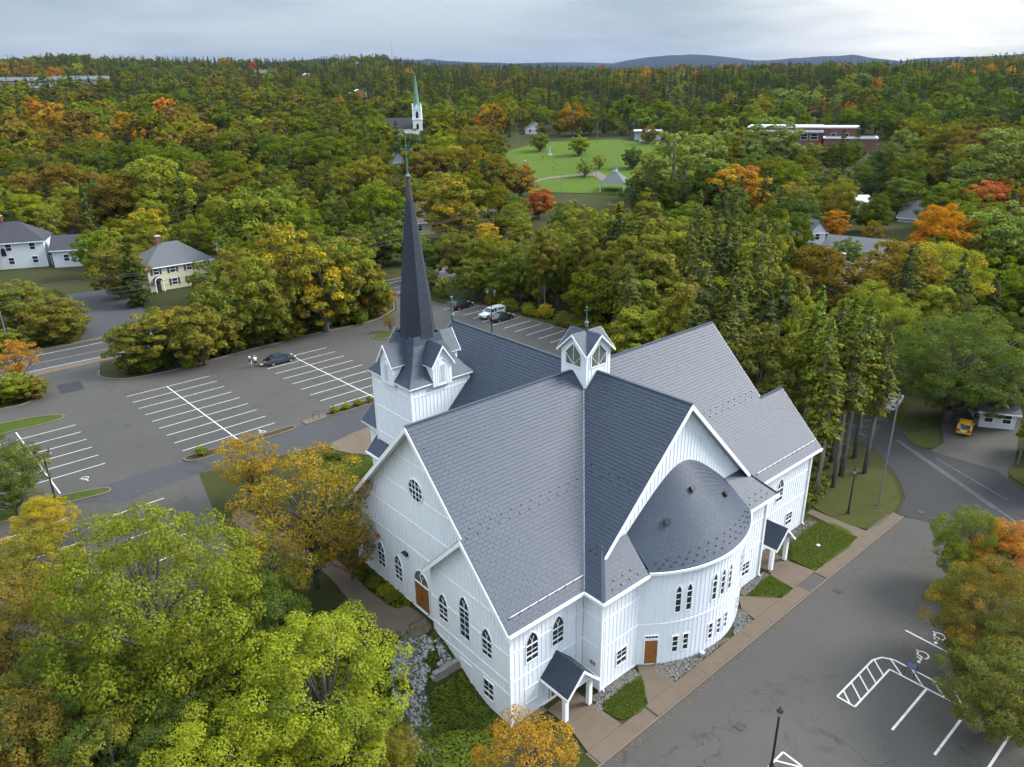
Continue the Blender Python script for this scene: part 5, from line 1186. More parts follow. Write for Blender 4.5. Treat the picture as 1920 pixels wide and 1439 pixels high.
(-16.4, 44.3, 2.65, 2.78, 14.5, 'broadD', 'L', 'O', 'yellow-green broadleaf tree among the spruces behind the church, eighth from left', 'wood behind the church'),
(-28.7, 69.2, 2.65, 2.74, 13.1, 'broadC', 'O', 'O', 'olive broadleaf tree among the spruces behind the church, nineteenth from left', 'wood behind the church'),
(-24.9, 36.7, 2.65, 3.89, 18.5, 'broadD', 'T', 'O', 'dull olive broadleaf tree among the spruces behind the church, second from left', 'wood behind the church'),
(1.6, 25.7, -0.10, 3.35, 18.6, 'broadD', 'T', 'O', 'dull olive broadleaf tree among the spruces behind the church, sixth from left', 'wood behind the church'),
(-25.2, 40.7, 2.65, 3.93, 14.7, 'broadC', 'O', 'O', 'olive broadleaf tree among the spruces behind the church, tenth from left', 'wood behind the church'),
(-45.4, 65.4, 2.65, 3.16, 19.4, 'spruceA', 'K', 'O', 'tall olive green spruce in the wood behind the church, fourth from left', 'wood behind the church'),
(-50.8, 52.7, 2.65, 2.92, 15.9, 'broadD', 'O', 'O', 'olive broadleaf tree among the spruces behind the church, second from left', 'wood behind the church'),
(-51.4, 70.7, 2.65, 4.04, 18.9, 'broadD', 'O', 'O', 'olive broadleaf tree among the spruces behind the church, sixth from left', 'wood behind the church'),
(-35.3, 46.5, 2.65, 2.70, 17.8, 'broadD', 'O', 'O', 'olive broadleaf tree among the spruces behind the church, fourth from left', 'wood behind the church'),
(-5.6, 31.2, 1.35, 2.87, 18.5, 'spruceC', 'C', 'K', 'tall dark green spruce in the wood behind the church, eighth from left', 'wood behind the church'),
(-22.4, 50.9, 2.65, 2.33, 21.7, 'spruceA', 'K', 'K', 'tall olive green spruce in the wood behind the church, twelfth from left', 'wood behind the church'),
(-25.3, 61.2, 2.65, 2.89, 18.0, 'spruceB', 'K', 'O', 'tall olive green spruce in the wood behind the church, eighteenth from left', 'wood behind the church'),
(-41.6, 50.4, 2.65, 2.77, 15.5, 'broadD', 'L', 'B', 'yellow-green broadleaf tree among the spruces behind the church, second from left', 'wood behind the church'),
(-6.2, 24.7, 1.48, 2.55, 18.9, 'spruceC', 'C', 'O', 'tall dark green spruce in the wood behind the church, second from left', 'wood behind the church'),
(-21.9, 55.5, 2.65, 3.31, 18.5, 'spruceC', 'K', 'O', 'tall olive green spruce in the wood behind the church, seventeenth from left', 'wood behind the church'),
(-29.1, 74.8, 2.65, 3.70, 13.1, 'broadD', 'O', 'O', 'olive broadleaf tree among the spruces behind the church, twenty-first from left', 'wood behind the church'),
(2.6, 76.3, -0.20, 2.86, 18.3, 'spruceB', 'C', 'G', 'tall dark green spruce in the wood behind the church, thirteenth from left', 'wood behind the church'),
(-19.4, 30.8, 2.65, 3.35, 16.1, 'broadD', 'G', 'O', 'green broadleaf tree among the spruces behind the church, seventh from left', 'wood behind the church'),
(-57.1, 61.7, 2.65, 3.19, 18.5, 'broadC', 'G', 'B', 'green broadleaf tree among the spruces behind the church, third from left', 'wood behind the church'),
(-5.3, 41.1, 1.27, 3.23, 18.1, 'spruceC', 'C', 'K', 'tall dark green spruce in the wood behind the church, tenth from left', 'wood behind the church'),
(-45.3, 55.4, 2.65, 3.14, 19.9, 'spruceB', 'C', 'K', 'tall dark green spruce in the wood behind the church, first from left', 'wood behind the church'),
(-31.0, 62.9, 2.65, 4.02, 18.9, 'broadC', 'O', 'O', 'olive broadleaf tree among the spruces behind the church, sixteenth from left', 'wood behind the church'),
(-35.5, 59.5, 2.65, 3.40, 14.3, 'broadD', 'T', 'O', 'dull olive broadleaf tree among the spruces behind the church, fourth from left', 'wood behind the church'),
(-8.9, 37.5, 2.08, 2.36, 20.3, 'spruceA', 'K', 'G', 'tall olive green spruce in the wood behind the church, nineteenth from left', 'wood behind the church'),
(-35.3, 53.0, 2.65, 3.90, 13.5, 'broadC', 'O', 'O', 'olive broadleaf tree among the spruces behind the church, ninth from left', 'wood behind the church'),
(-36.8, 67.0, 2.65, 3.09, 19.1, 'spruceB', 'K', 'G', 'tall olive green spruce in the wood behind the church, seventh from left', 'wood behind the church'),
(-7.9, 33.8, 1.88, 3.38, 19.2, 'spruceA', 'K', 'K', 'tall olive green spruce in the wood behind the church, fifteenth from left', 'wood behind the church'),
(-29.7, 57.5, 2.65, 2.90, 18.2, 'spruceA', 'C', 'G', 'tall dark green spruce in the wood behind the church, fourth from left', 'wood behind the church'),
(-33.2, 49.6, 2.65, 3.99, 17.8, 'broadD', 'O', 'O', 'olive broadleaf tree among the spruces behind the church, seventh from left', 'wood behind the church'),
(-21.8, 47.0, 2.65, 3.20, 21.5, 'spruceB', 'K', 'G', 'tall olive green spruce in the wood behind the church, ninth from left', 'wood behind the church'),
(-25.1, 65.1, 2.65, 3.76, 15.2, 'broadD', 'L', 'O', 'yellow-green broadleaf tree among the spruces behind the church, tenth from left', 'wood behind the church'),
(-4.0, 35.6, 0.96, 2.47, 17.9, 'spruceB', 'C', 'O', 'tall dark green spruce in the wood behind the church, ninth from left', 'wood behind the church'),
(-7.1, 45.0, 1.71, 3.38, 17.8, 'broadD', 'O', 'O', 'olive broadleaf tree among the spruces behind the church, twenty-second from left', 'wood behind the church'),
(-47.7, 73.6, 2.65, 4.05, 13.2, 'broadD', 'G', 'B', 'green broadleaf tree among the spruces behind the church, eleventh from left', 'wood behind the church'),
(-40.7, 70.9, 2.65, 3.46, 13.9, 'broadD', 'O', 'O', 'olive broadleaf tree among the spruces behind the church, fifteenth from left', 'wood behind the church'),
(-45.2, 60.7, 2.65, 3.44, 13.9, 'broadD', 'L', 'O', 'yellow-green broadleaf tree among the spruces behind the church, fourth from left', 'wood behind the church'),
(-9.4, 41.5, 2.17, 2.92, 24.1, 'spruceC', 'K', 'O', 'tall olive green spruce in the wood behind the church, twentieth from left', 'wood behind the church'),
(-51.7, 60.4, 2.65, 3.34, 17.2, 'broadD', 'G', 'B', 'green broadleaf tree among the spruces behind the church, fourth from left', 'wood behind the church'),
(-3.3, 74.0, 0.78, 2.53, 18.5, 'spruceA', 'K', 'O', 'tall olive green spruce in the wood behind the church, twenty-second from left', 'wood behind the church'),
(-14.7, 29.3, 2.65, 3.58, 14.0, 'broadC', 'L', 'O', 'yellow-green broadleaf tree among the spruces behind the church, sixth from left', 'wood behind the church'),
(-48.6, 62.4, 2.65, 4.10, 16.4, 'broadD', 'G', 'O', 'green broadleaf tree among the spruces behind the church, sixth from left', 'wood behind the church'),
(-20.2, 41.6, 2.65, 2.34, 22.0, 'spruceC', 'K', 'O', 'tall olive green spruce in the wood behind the church, fifth from left', 'wood behind the church'),
(2.1, 41.0, -0.16, 3.10, 17.9, 'spruceB', 'C', 'O', 'tall dark green spruce in the wood behind the church, eleventh from left', 'wood behind the church'),
(-18.5, 27.3, 2.65, 2.79, 18.4, 'spruceC', 'K', 'O', 'tall olive green spruce in the wood behind the church, second from left', 'wood behind the church'),
(1.6, 34.2, -0.11, 3.62, 17.2, 'broadC', 'G', 'O', 'green broadleaf tree among the spruces behind the church, fourteenth from left', 'wood behind the church'),
(-19.0, 52.8, 2.65, 3.81, 14.5, 'broadD', 'O', 'B', 'olive broadleaf tree among the spruces behind the church, eighteenth from left', 'wood behind the church'),
(-57.8, 72.1, 2.65, 2.37, 17.9, 'spruceC', 'K', 'K', 'tall olive green spruce in the wood behind the church, first from left', 'wood behind the church'),
(-54.4, 46.7, 2.65, 3.02, 16.5, 'broadD', 'O', 'B', 'olive broadleaf tree among the spruces behind the church, first from left', 'wood behind the church'),
(-43.6, 76.4, 2.65, 2.84, 17.8, 'spruceC', 'K', 'K', 'tall olive green spruce in the wood behind the church, eighth from left', 'wood behind the church'),
(-21.3, 36.7, 2.65, 4.11, 18.5, 'broadD', 'O', 'B', 'olive broadleaf tree among the spruces behind the church, eleventh from left', 'wood behind the church'),
(-27.2, 44.9, 2.65, 3.16, 14.1, 'broadC', 'G', 'O', 'green broadleaf tree among the spruces behind the church, ninth from left', 'wood behind the church'),
(-25.4, 57.7, 2.65, 2.72, 17.1, 'broadD', 'L', 'O', 'yellow-green broadleaf tree among the spruces behind the church, ninth from left', 'wood behind the church'),
(-2.2, 30.0, 0.54, 4.01, 15.0, 'broadC', 'O', 'O', 'olive broadleaf tree among the spruces behind the church, twentieth from left', 'wood behind the church'),
(-45.5, 51.5, 2.65, 3.47, 13.8, 'broadC', 'O', 'O', 'olive broadleaf tree among the spruces behind the church, third from left', 'wood behind the church'),
(-39.4, 62.3, 2.65, 3.07, 15.1, 'broadD', 'G', 'B', 'green broadleaf tree among the spruces behind the church, tenth from left', 'wood behind the church'),
(-13.8, 36.6, 2.65, 2.68, 18.2, 'spruceB', 'K', 'K', 'tall olive green spruce in the wood behind the church, tenth from left', 'wood behind the church'),
(-1.7, 39.8, 0.44, 3.16, 18.4, 'broadC', 'L', 'O', 'yellow-green broadleaf tree among the spruces behind the church, thirteenth from left', 'wood behind the church'),
(-32.6, 73.1, 2.65, 3.39, 15.8, 'broadD', 'G', 'O', 'green broadleaf tree among the spruces behind the church, twelfth from left', 'wood behind the church'),
(-41.2, 58.1, 2.65, 3.81, 18.1, 'broadD', 'O', 'O', 'olive broadleaf tree among the spruces behind the church, fifth from left', 'wood behind the church'),
(-2.6, 70.1, 0.64, 2.37, 18.7, 'spruceB', 'C', 'O', 'tall dark green spruce in the wood behind the church, twelfth from left', 'wood behind the church'),
(1.6, 71.5, -0.11, 3.51, 14.6, 'broadD', 'L', 'O', 'yellow-green broadleaf tree among the spruces behind the church, fourteenth from left', 'wood behind the church'),
(-48.7, 66.5, 2.65, 3.89, 15.4, 'broadD', 'G', 'O', 'green broadleaf tree among the spruces behind the church, eighth from left', 'wood behind the church'),
(-34.1, 64.6, 2.65, 2.87, 19.7, 'spruceA', 'K', 'O', 'tall olive green spruce in the wood behind the church, eleventh from left', 'wood behind the church'),
(-48.1, 58.1, 2.65, 3.15, 15.6, 'broadC', 'T', 'O', 'dull olive broadleaf tree among the spruces behind the church, first from left', 'wood behind the church'),
(-53.6, 74.8, 2.65, 3.15, 18.2, 'broadD', 'O', 'O', 'olive broadleaf tree among the spruces behind the church, eighth from left', 'wood behind the church'),
(-14.0, 24.2, 2.65, 4.03, 14.5, 'broadD', 'L', 'O', 'yellow-green broadleaf tree among the spruces behind the church, fifth from left', 'wood behind the church'),
(-24.9, 68.8, 2.65, 4.13, 17.2, 'broadC', 'L', 'O', 'yellow-green broadleaf tree among the spruces behind the church, twelfth from left', 'wood behind the church'),
(-33.6, 68.9, 2.65, 2.42, 23.7, 'spruceB', 'C', 'G', 'tall dark green spruce in the wood behind the church, sixth from left', 'wood behind the church'),
(-48.8, 77.0, 2.65, 3.78, 14.5, 'broadD', 'O', 'O', 'olive broadleaf tree among the spruces behind the church, thirteenth from left', 'wood behind the church'),
(-54.7, 69.0, 2.65, 3.91, 17.1, 'broadC', 'L', 'B', 'yellow-green broadleaf tree among the spruces behind the church, third from left', 'wood behind the church'),
(-25.2, 73.9, 2.65, 2.86, 17.8, 'broadD', 'G', 'O', 'green broadleaf tree among the spruces behind the church, thirteenth from left', 'wood behind the church'),
(-57.9, 48.8, 2.65, 3.86, 14.5, 'broadC', 'G', 'O', 'green broadleaf tree among the spruces behind the church, first from left', 'wood behind the church'),
(-11.1, 31.5, 2.45, 2.87, 21.5, 'spruceC', 'C', 'O', 'tall dark green spruce in the wood behind the church, third from left', 'wood behind the church'),
(-38.8, 54.1, 2.65, 2.70, 20.0, 'spruceA', 'K', 'O', 'tall olive green spruce in the wood behind the church, third from left', 'wood behind the church'),
(-2.3, 25.1, 0.57, 2.71, 19.7, 'spruceB', 'K', 'K', 'tall olive green spruce in the wood behind the church, fourteenth from left', 'wood behind the church'),
(-18.2, 47.4, 2.65, 3.15, 21.0, 'spruceB', 'C', 'O', 'tall dark green spruce in the wood behind the church, seventh from left', 'wood behind the church'),
(-31.4, 54.3, 2.65, 3.53, 17.8, 'broadD', 'L', 'O', 'yellow-green broadleaf tree among the spruces behind the church, seventh from left', 'wood behind the church'),
(-36.2, 72.2, 2.65, 3.06, 20.2, 'spruceB', 'K', 'K', 'tall olive green spruce in the wood behind the church, thirteenth from left', 'wood behind the church'),
(-167.7, 116.2, 6.95, 2.68, 14.0, 'firB', 'C', 'K', 'dark conical fir behind the houses between the spire and the park, second from left', 'trees of the town between the spire and the park'),
(-211.5, 4.1, 6.44, 5.26, 11.6, 'broadB', 'L', 'O', 'yellow-green broadleaf tree behind the houses left of the spire, second from left', 'trees of the town left of the spire'),
(-22.6, 148.1, 3.75, 4.75, 12.5, 'broadC', 'G', 'O', 'green broadleaf tree behind the houses right of the park, fifth from left', 'trees of the town right of the park'),
(-98.3, 94.2, 3.50, 3.81, 10.8, 'broadA', 'G', 'D', 'green broadleaf tree midway between the spire and the park, third from left', 'trees of the town between the spire and the park'),
(-19.0, 168.1, 4.52, 3.17, 13.3, 'firB', 'C', 'K', 'dark conical fir behind the houses right of the park, eighth from left', 'trees of the town right of the park'),
(-210.8, 42.6, 7.28, 5.29, 15.0, 'broadC', 'B', 'B', 'russet brown broadleaf tree behind the houses left of the spire, second from left', 'trees of the town left of the spire'),
(-105.1, 167.9, 6.41, 2.26, 16.4, 'firB', 'C', 'K', 'dark conical fir behind the houses right of the park, second from left', 'trees of the town right of the park'),
(-154.4, 68.1, 4.75, 3.35, 9.4, 'broadB', 'G', 'O', 'green broadleaf tree behind the houses left of the spire, sixth from left', 'trees of the town left of the spire'),
(-180.7, -6.8, 4.74, 3.97, 11.5, 'broadC', 'O', 'L', 'olive broadleaf tree behind the houses left of the spire, first from left', 'trees of the town left of the spire'),
(-75.7, 81.7, 2.65, 3.91, 9.9, 'broadC', 'K', 'O', 'olive green broadleaf tree midway between the spire and the park', 'trees of the town between the spire and the park'),
(-73.0, 175.7, 5.68, 5.39, 11.9, 'broadB', 'G', 'D', 'green broadleaf tree behind the houses right of the park, fourth from left', 'trees of the town right of the park'),
(-193.0, 7.7, 5.37, 5.05, 14.6, 'broadA', 'D', 'G', 'dark green broadleaf tree behind the houses left of the spire, second from left', 'trees of the town left of the spire'),
(-97.9, 127.4, 4.54, 3.50, 10.0, 'broadB', 'O', 'L', 'olive broadleaf tree behind the houses right of the park, second from left', 'trees of the town right of the park'),
(-53.9, 89.4, 2.65, 3.68, 8.6, 'broadB', 'R', 'Y', 'orange broadleaf tree midway right of the park', 'trees of the town right of the park'),
(-47.9, 202.7, 6.85, 2.68, 15.1, 'firA', 'C', 'K', 'dark conical fir behind the houses right of the park, fifth from left', 'trees of the town right of the park'),
(-46.4, 86.0, 2.65, 4.79, 12.3, 'broadA', 'G', 'G', 'green broadleaf tree midway right of the park, second from left', 'trees of the town right of the park'),
(-155.7, 86.9, 5.21, 5.05, 11.1, 'broadB', 'K', 'G', 'olive green broadleaf tree behind the houses between the spire and the park, first from left', 'trees of the town between the spire and the park'),
(-90.4, 191.1, 7.52, 4.50, 9.7, 'broadA', 'O', 'G', 'olive broadleaf tree behind the houses right of the park, third from left', 'trees of the town right of the park'),
(-127.4, 162.2, 7.23, 3.85, 8.8, 'broadA', 'O', 'Y', 'olive broadleaf tree behind the houses right of the park, first from left', 'trees of the town right of the park'),
(-189.2, 88.0, 7.18, 3.89, 10.7, 'broadA', 'G', 'L', 'green broadleaf tree behind the houses left of the spire, fifth from left', 'trees of the town left of the spire'),
(-78.2, 63.5, 2.65, 3.48, 8.2, 'broadC', 'G', 'O', 'green broadleaf tree midway between the spire and the park, second from left', 'trees of the town between the spire and the park'),
(-146.1, 40.1, 3.89, 4.29, 9.4, 'broadB', 'O', 'G', 'olive broadleaf tree behind the houses left of the spire, fourth from left', 'trees of the town left of the spire'),
(-221.4, -10.5, 7.14, 3.73, 10.4, 'broadB', 'L', 'G', 'yellow-green broadleaf tree behind the houses left of the spire, first from left', 'trees of the town left of the spire'),
(-183.8, 75.1, 6.15, 4.36, 9.3, 'broadB', 'O', 'L', 'olive broadleaf tree behind the houses left of the spire, sixth from left', 'trees of the town left of the spire'),
(1.6, 110.2, -0.10, 3.34, 8.2, 'broadA', 'D', 'G', 'dark green broadleaf tree midway right of the park, fourth from left', 'trees of the town right of the park'),
(-99.5, 160.5, 5.71, 4.27, 12.1, 'broadC', 'D', 'D', 'dark green broadleaf tree behind the houses right of the park, first from left', 'trees of the town right of the park'),
(-54.1, 133.0, 3.69, 5.37, 12.5, 'broadB', 'D', 'D', 'dark green broadleaf tree midway right of the park, third from left', 'trees of the town right of the park'),
(-152.0, 44.9, 4.21, 5.37, 15.1, 'broadC', 'G', 'L', 'green broadleaf tree behind the houses left of the spire, third from left', 'trees of the town left of the spire'),
(-135.6, 61.0, 3.90, 3.02, 16.1, 'firB', 'C', 'K', 'dark conical fir behind the houses between the spire and the park, first from left', 'trees of the town between the spire and the park'),
(-145.5, 92.4, 4.99, 5.01, 14.2, 'broadC', 'L', 'O', 'yellow-green broadleaf tree behind the houses between the spire and the park, first from left', 'trees of the town between the spire and the park'),
(-204.7, -16.9, 5.70, 2.45, 15.7, 'firB', 'C', 'K', 'dark conical fir behind the houses left of the spire, second from left', 'trees of the town left of the spire'),
(-34.9, 184.0, 5.37, 3.82, 9.9, 'broadA', 'D', 'O', 'dark green broadleaf tree behind the houses right of the park, fourth from left', 'trees of the town right of the park'),
(-82.5, 165.7, 5.51, 2.98, 12.9, 'firA', 'C', 'K', 'dark conical fir behind the houses right of the park, third from left', 'trees of the town right of the park'),
(-4.1, 138.3, 1.46, 3.57, 10.0, 'broadA', 'O', 'B', 'olive broadleaf tree midway right of the park, third from left', 'trees of the town right of the park'),
(-165.4, 101.8, 5.99, 4.40, 11.1, 'broadC', 'O', 'Y', 'olive broadleaf tree behind the houses between the spire and the park, second from left', 'trees of the town between the spire and the park'),
(-108.2, 108.0, 4.21, 3.72, 8.2, 'broadA', 'K', 'W', 'olive green broadleaf tree behind the houses between the spire and the park, second from left', 'trees of the town between the spire and the park'),
(-115.6, 92.6, 3.99, 3.94, 8.8, 'broadA', 'O', 'G', 'olive broadleaf tree behind the houses between the spire and the park, third from left', 'trees of the town between the spire and the park'),
(-83.7, 130.1, 4.26, 3.40, 9.0, 'broadB', 'G', 'G', 'green broadleaf tree behind the houses right of the park, first from left', 'trees of the town right of the park'),
(-52.0, 118.9, 3.13, 2.38, 16.3, 'firA', 'C', 'K', 'dark conical fir midway right of the park, first from left', 'trees of the town right of the park'),
(-158.9, 10.1, 3.98, 5.39, 11.7, 'broadA', 'L', 'Y', 'yellow-green broadleaf tree behind the houses left of the spire, fourth from left', 'trees of the town left of the spire'),
(-81.2, 112.8, 3.60, 3.56, 8.5, 'broadA', 'L', 'O', 'yellow-green broadleaf tree midway right of the park, first from left', 'trees of the town right of the park'),
(-20.4, 197.7, 5.76, 3.21, 8.2, 'broadA', 'G', 'D', 'green broadleaf tree behind the houses right of the park, ninth from left', 'trees of the town right of the park'),
(-142.2, 52.4, 3.97, 4.50, 12.8, 'broadB', 'G', 'G', 'green broadleaf tree behind the houses left of the spire, fourth from left', 'trees of the town left of the spire'),
(-173.0, 15.6, 4.62, 4.70, 12.5, 'broadB', 'O', 'L', 'olive broadleaf tree behind the houses left of the spire, third from left', 'trees of the town left of the spire'),
(-20.0, 141.0, 3.43, 3.72, 8.3, 'broadB', 'G', 'L', 'green broadleaf tree midway right of the park, fifth from left', 'trees of the town right of the park'),
(-44.7, 209.9, 7.38, 2.22, 13.0, 'firB', 'C', 'K', 'dark conical fir behind the houses right of the park, sixth from left', 'trees of the town right of the park'),
(-191.9, 15.3, 5.40, 2.25, 14.0, 'firA', 'C', 'K', 'dark conical fir behind the houses left of the spire, fourth from left', 'trees of the town left of the spire'),
(-220.4, -19.9, 6.96, 3.20, 14.7, 'firA', 'C', 'K', 'dark conical fir behind the houses left of the spire, first from left', 'trees of the town left of the spire'),
(-161.0, 111.4, 6.18, 4.42, 10.1, 'broadA', 'D', 'O', 'dark green broadleaf tree behind the houses between the spire and the park, third from left', 'trees of the town between the spire and the park'),
(-187.4, 41.9, 5.55, 3.43, 7.6, 'broadA', 'D', 'O', 'dark green broadleaf tree behind the houses left of the spire, fourth from left', 'trees of the town left of the spire'),
(-76.4, 155.0, 4.98, 3.77, 7.9, 'broadB', 'G', 'G', 'green broadleaf tree behind the houses right of the park, third from left', 'trees of the town right of the park'),
(-56.5, 100.7, 2.65, 4.36, 10.4, 'broadB', 'G', 'G', 'green broadleaf tree midway right of the park, third from left', 'trees of the town right of the park'),
(-186.8, 59.8, 5.82, 4.21, 10.8, 'broadA', 'G', 'D', 'green broadleaf tree behind the houses left of the spire, second from left', 'trees of the town left of the spire'),
(-86.8, 102.0, 3.40, 4.70, 11.5, 'broadC', 'O', 'L', 'olive broadleaf tree midway right of the park, first from left', 'trees of the town right of the park'),
(-200.4, 65.1, 7.14, 2.60, 17.1, 'firA', 'C', 'K', 'dark conical fir behind the houses left of the spire, ninth from left', 'trees of the town left of the spire'),
(-114.9, 32.2, 2.65, 4.19, 10.2, 'broadA', 'G', 'G', 'green broadleaf tree midway left of the spire', 'trees of the town left of the spire'),
(-63.2, 95.2, 2.65, 5.02, 12.2, 'broadC', 'L', 'G', 'yellow-green broadleaf tree midway right of the park, second from left', 'trees of the town right of the park'),
(12.1, 75.9, -0.25, 4.70, 12.9, 'broadA', 'G', 'D', 'green broadleaf tree midway right of the park, sixth from left', 'trees of the town right of the park'),
(-189.4, 28.8, 5.46, 4.58, 12.8, 'broadB', 'D', 'D', 'dark green broadleaf tree behind the houses left of the spire, third from left', 'trees of the town left of the spire'),
(-5.6, 102.0, 1.35, 3.43, 8.6, 'broadB', 'G', 'G', 'green broadleaf tree midway right of the park, fourth from left', 'trees of the town right of the park'),
(-150.2, 7.4, 3.59, 3.26, 8.3, 'broadB', 'O', 'L', 'olive broadleaf tree midway left of the spire', 'trees of the town left of the spire'),
(-168.0, 30.7, 4.61, 4.11, 11.8, 'broadB', 'L', 'G', 'yellow-green broadleaf tree behind the houses left of the spire, fifth from left', 'trees of the town left of the spire'),
(-131.5, 77.3, 4.13, 3.54, 7.6, 'broadB', 'D', 'O', 'dark green broadleaf tree behind the houses between the spire and the park, first from left', 'trees of the town between the spire and the park'),
(-7.7, 160.4, 3.27, 3.22, 8.2, 'broadB', 'G', 'D', 'green broadleaf tree behind the houses right of the park, tenth from left', 'trees of the town right of the park'),
(-183.1, 53.2, 5.56, 4.35, 10.1, 'broadA', 'B', 'O', 'russet brown broadleaf tree behind the houses left of the spire, third from left', 'trees of the town left of the spire'),
(-60.4, 112.6, 3.08, 4.92, 11.5, 'broadA', 'D', 'O', 'dark green broadleaf tree midway right of the park, second from left', 'trees of the town right of the park'),
(-26.9, 215.2, 7.38, 4.89, 11.6, 'broadC', 'O', 'L', 'olive broadleaf tree behind the houses right of the park, sixth from left', 'trees of the town right of the park'),
(-165.8, 79.6, 5.41, 4.19, 11.1, 'broadC', 'O', 'Y', 'olive broadleaf tree behind the houses between the spire and the park, first from left', 'trees of the town between the spire and the park'),
(-101.5, 82.9, 3.27, 3.59, 8.1, 'broadC', 'O', 'L', 'olive broadleaf tree midway between the spire and the park', 'trees of the town between the spire and the park'),
(-107.9, 87.5, 3.60, 3.56, 8.2, 'broadA', 'G', 'L', 'green broadleaf tree midway between the spire and the park, first from left', 'trees of the town between the spire and the park'),
(-196.3, 21.5, 5.65, 2.93, 15.4, 'firB', 'C', 'K', 'dark conical fir behind the houses left of the spire, fifth from left', 'trees of the town left of the spire'),
(-74.9, 101.3, 3.05, 3.47, 9.2, 'broadB', 'O', 'L', 'olive broadleaf tree midway right of the park, second from left', 'trees of the town right of the park'),
(-32.8, 208.3, 6.91, 2.85, 17.7, 'firA', 'C', 'K', 'dark conical fir behind the houses right of the park, seventh from left', 'trees of the town right of the park'),
(-59.1, 140.4, 4.07, 5.06, 12.6, 'broadA', 'D', 'G', 'dark green broadleaf tree behind the houses right of the park, second from left', 'trees of the town right of the park'),
(-199.2, 33.8, 6.00, 2.22, 17.5, 'firB', 'C', 'K', 'dark conical fir behind the houses left of the spire, seventh from left', 'trees of the town left of the spire'),
(-163.5, 62.5, 4.97, 3.14, 17.5, 'firA', 'C', 'K', 'dark conical fir behind the houses left of the spire, tenth from left', 'trees of the town left of the spire'),
(-61.0, 156.4, 4.72, 2.59, 14.4, 'firA', 'C', 'K', 'dark conical fir behind the houses right of the park, fourth from left', 'trees of the town right of the park'),
(-164.4, -24.0, 3.96, 3.35, 7.4, 'broadC', 'D', 'G', 'dark green broadleaf tree behind the houses left of the spire, first from left', 'trees of the town left of the spire'),
(-161.3, 121.7, 6.80, 3.76, 9.8, 'broadA', 'L', 'Y', 'yellow-green broadleaf tree behind the houses between the spire and the park, second from left', 'trees of the town between the spire and the park'),
(-67.6, 185.7, 6.09, 3.67, 8.6, 'broadC', 'D', 'O', 'dark green broadleaf tree behind the houses right of the park, third from left', 'trees of the town right of the park'),
(-204.2, 54.7, 7.09, 4.08, 10.2, 'broadB', 'D', 'D', 'dark green broadleaf tree behind the houses left of the spire, fifth from left', 'trees of the town left of the spire'),
(3.2, 90.9, -0.24, 2.63, 13.1, 'firB', 'C', 'K', 'dark conical fir midway right of the park, second from left', 'trees of the town right of the park'),
(-71.8, 89.6, 2.65, 4.81, 11.9, 'broadB', 'G', 'D', 'green broadleaf tree midway right of the park, first from left', 'trees of the town right of the park'),
(-150.9, 110.7, 5.65, 2.89, 16.4, 'firB', 'C', 'K', 'dark conical fir behind the houses between the spire and the park, third from left', 'trees of the town between the spire and the park'),
(-72.7, 120.9, 3.67, 3.44, 9.1, 'broadA', 'D', 'O', 'dark green broadleaf tree midway right of the park, first from left', 'trees of the town right of the park'),
(-175.0, 41.6, 5.05, 5.23, 12.1, 'broadB', 'G', 'L', 'green broadleaf tree behind the houses left of the spire, first from left', 'trees of the town left of the spire'),
(-91.9, 135.8, 4.66, 2.95, 13.8, 'firA', 'C', 'K', 'dark conical fir behind the houses right of the park, first from left', 'trees of the town right of the park'),
(-78.3, 196.9, 7.46, 3.41, 8.9, 'broadC', 'O', 'G', 'olive broadleaf tree behind the houses right of the park, fifth from left', 'trees of the town right of the park'),
(-170.7, 47.7, 4.98, 2.89, 16.9, 'firB', 'C', 'K', 'dark conical fir behind the houses left of the spire, eighth from left', 'trees of the town left of the spire'),
(-211.8, 17.1, 6.72, 4.32, 10.8, 'broadA', 'L', 'Y', 'yellow-green broadleaf tree behind the houses left of the spire, third from left', 'trees of the town left of the spire'),
(-176.7, 0.9, 4.63, 3.10, 15.2, 'firB', 'C', 'K', 'dark conical fir behind the houses left of the spire, third from left', 'trees of the town left of the spire'),
(-175.1, 59.8, 5.37, 4.30, 9.3, 'broadC', 'O', 'L', 'olive broadleaf tree behind the houses left of the spire, fifth from left', 'trees of the town left of the spire'),
(-220.3, 14.1, 7.42, 4.88, 13.6, 'broadB', 'B', 'B', 'russet brown broadleaf tree behind the houses left of the spire, first from left', 'trees of the town left of the spire'),
(-25.2, 157.3, 4.16, 3.58, 9.9, 'broadA', 'G', 'D', 'green broadleaf tree behind the houses right of the park, sixth from left', 'trees of the town right of the park'),
(-191.6, -2.4, 5.23, 4.76, 11.7, 'broadC', 'O', 'L', 'olive broadleaf tree behind the houses left of the spire, second from left', 'trees of the town left of the spire'),
(-176.4, 98.8, 6.68, 3.32, 7.6, 'broadB', 'G', 'L', 'green broadleaf tree behind the houses between the spire and the park, first from left', 'trees of the town between the spire and the park'),
(-24.2, 208.3, 6.70, 5.03, 12.8, 'broadA', 'G', 'L', 'green broadleaf tree behind the houses right of the park, eighth from left', 'trees of the town right of the park'),
(-172.1, 23.7, 4.68, 3.00, 17.2, 'firA', 'C', 'K', 'dark conical fir behind the houses left of the spire, sixth from left', 'trees of the town left of the spire'),
(-74.8, 134.3, 4.19, 5.21, 12.8, 'broadA', 'G', 'D', 'green broadleaf tree behind the houses right of the park, second from left', 'trees of the town right of the park'),
(-121.5, 98.4, 4.35, 3.82, 9.5, 'broadA', 'G', 'G', 'green broadleaf tree behind the houses between the spire and the park, second from left', 'trees of the town between the spire and the park'),
(-77.5, 181.8, 6.18, 4.29, 10.9, 'broadB', 'O', 'L', 'olive broadleaf tree behind the houses right of the park, fourth from left', 'trees of the town right of the park'),
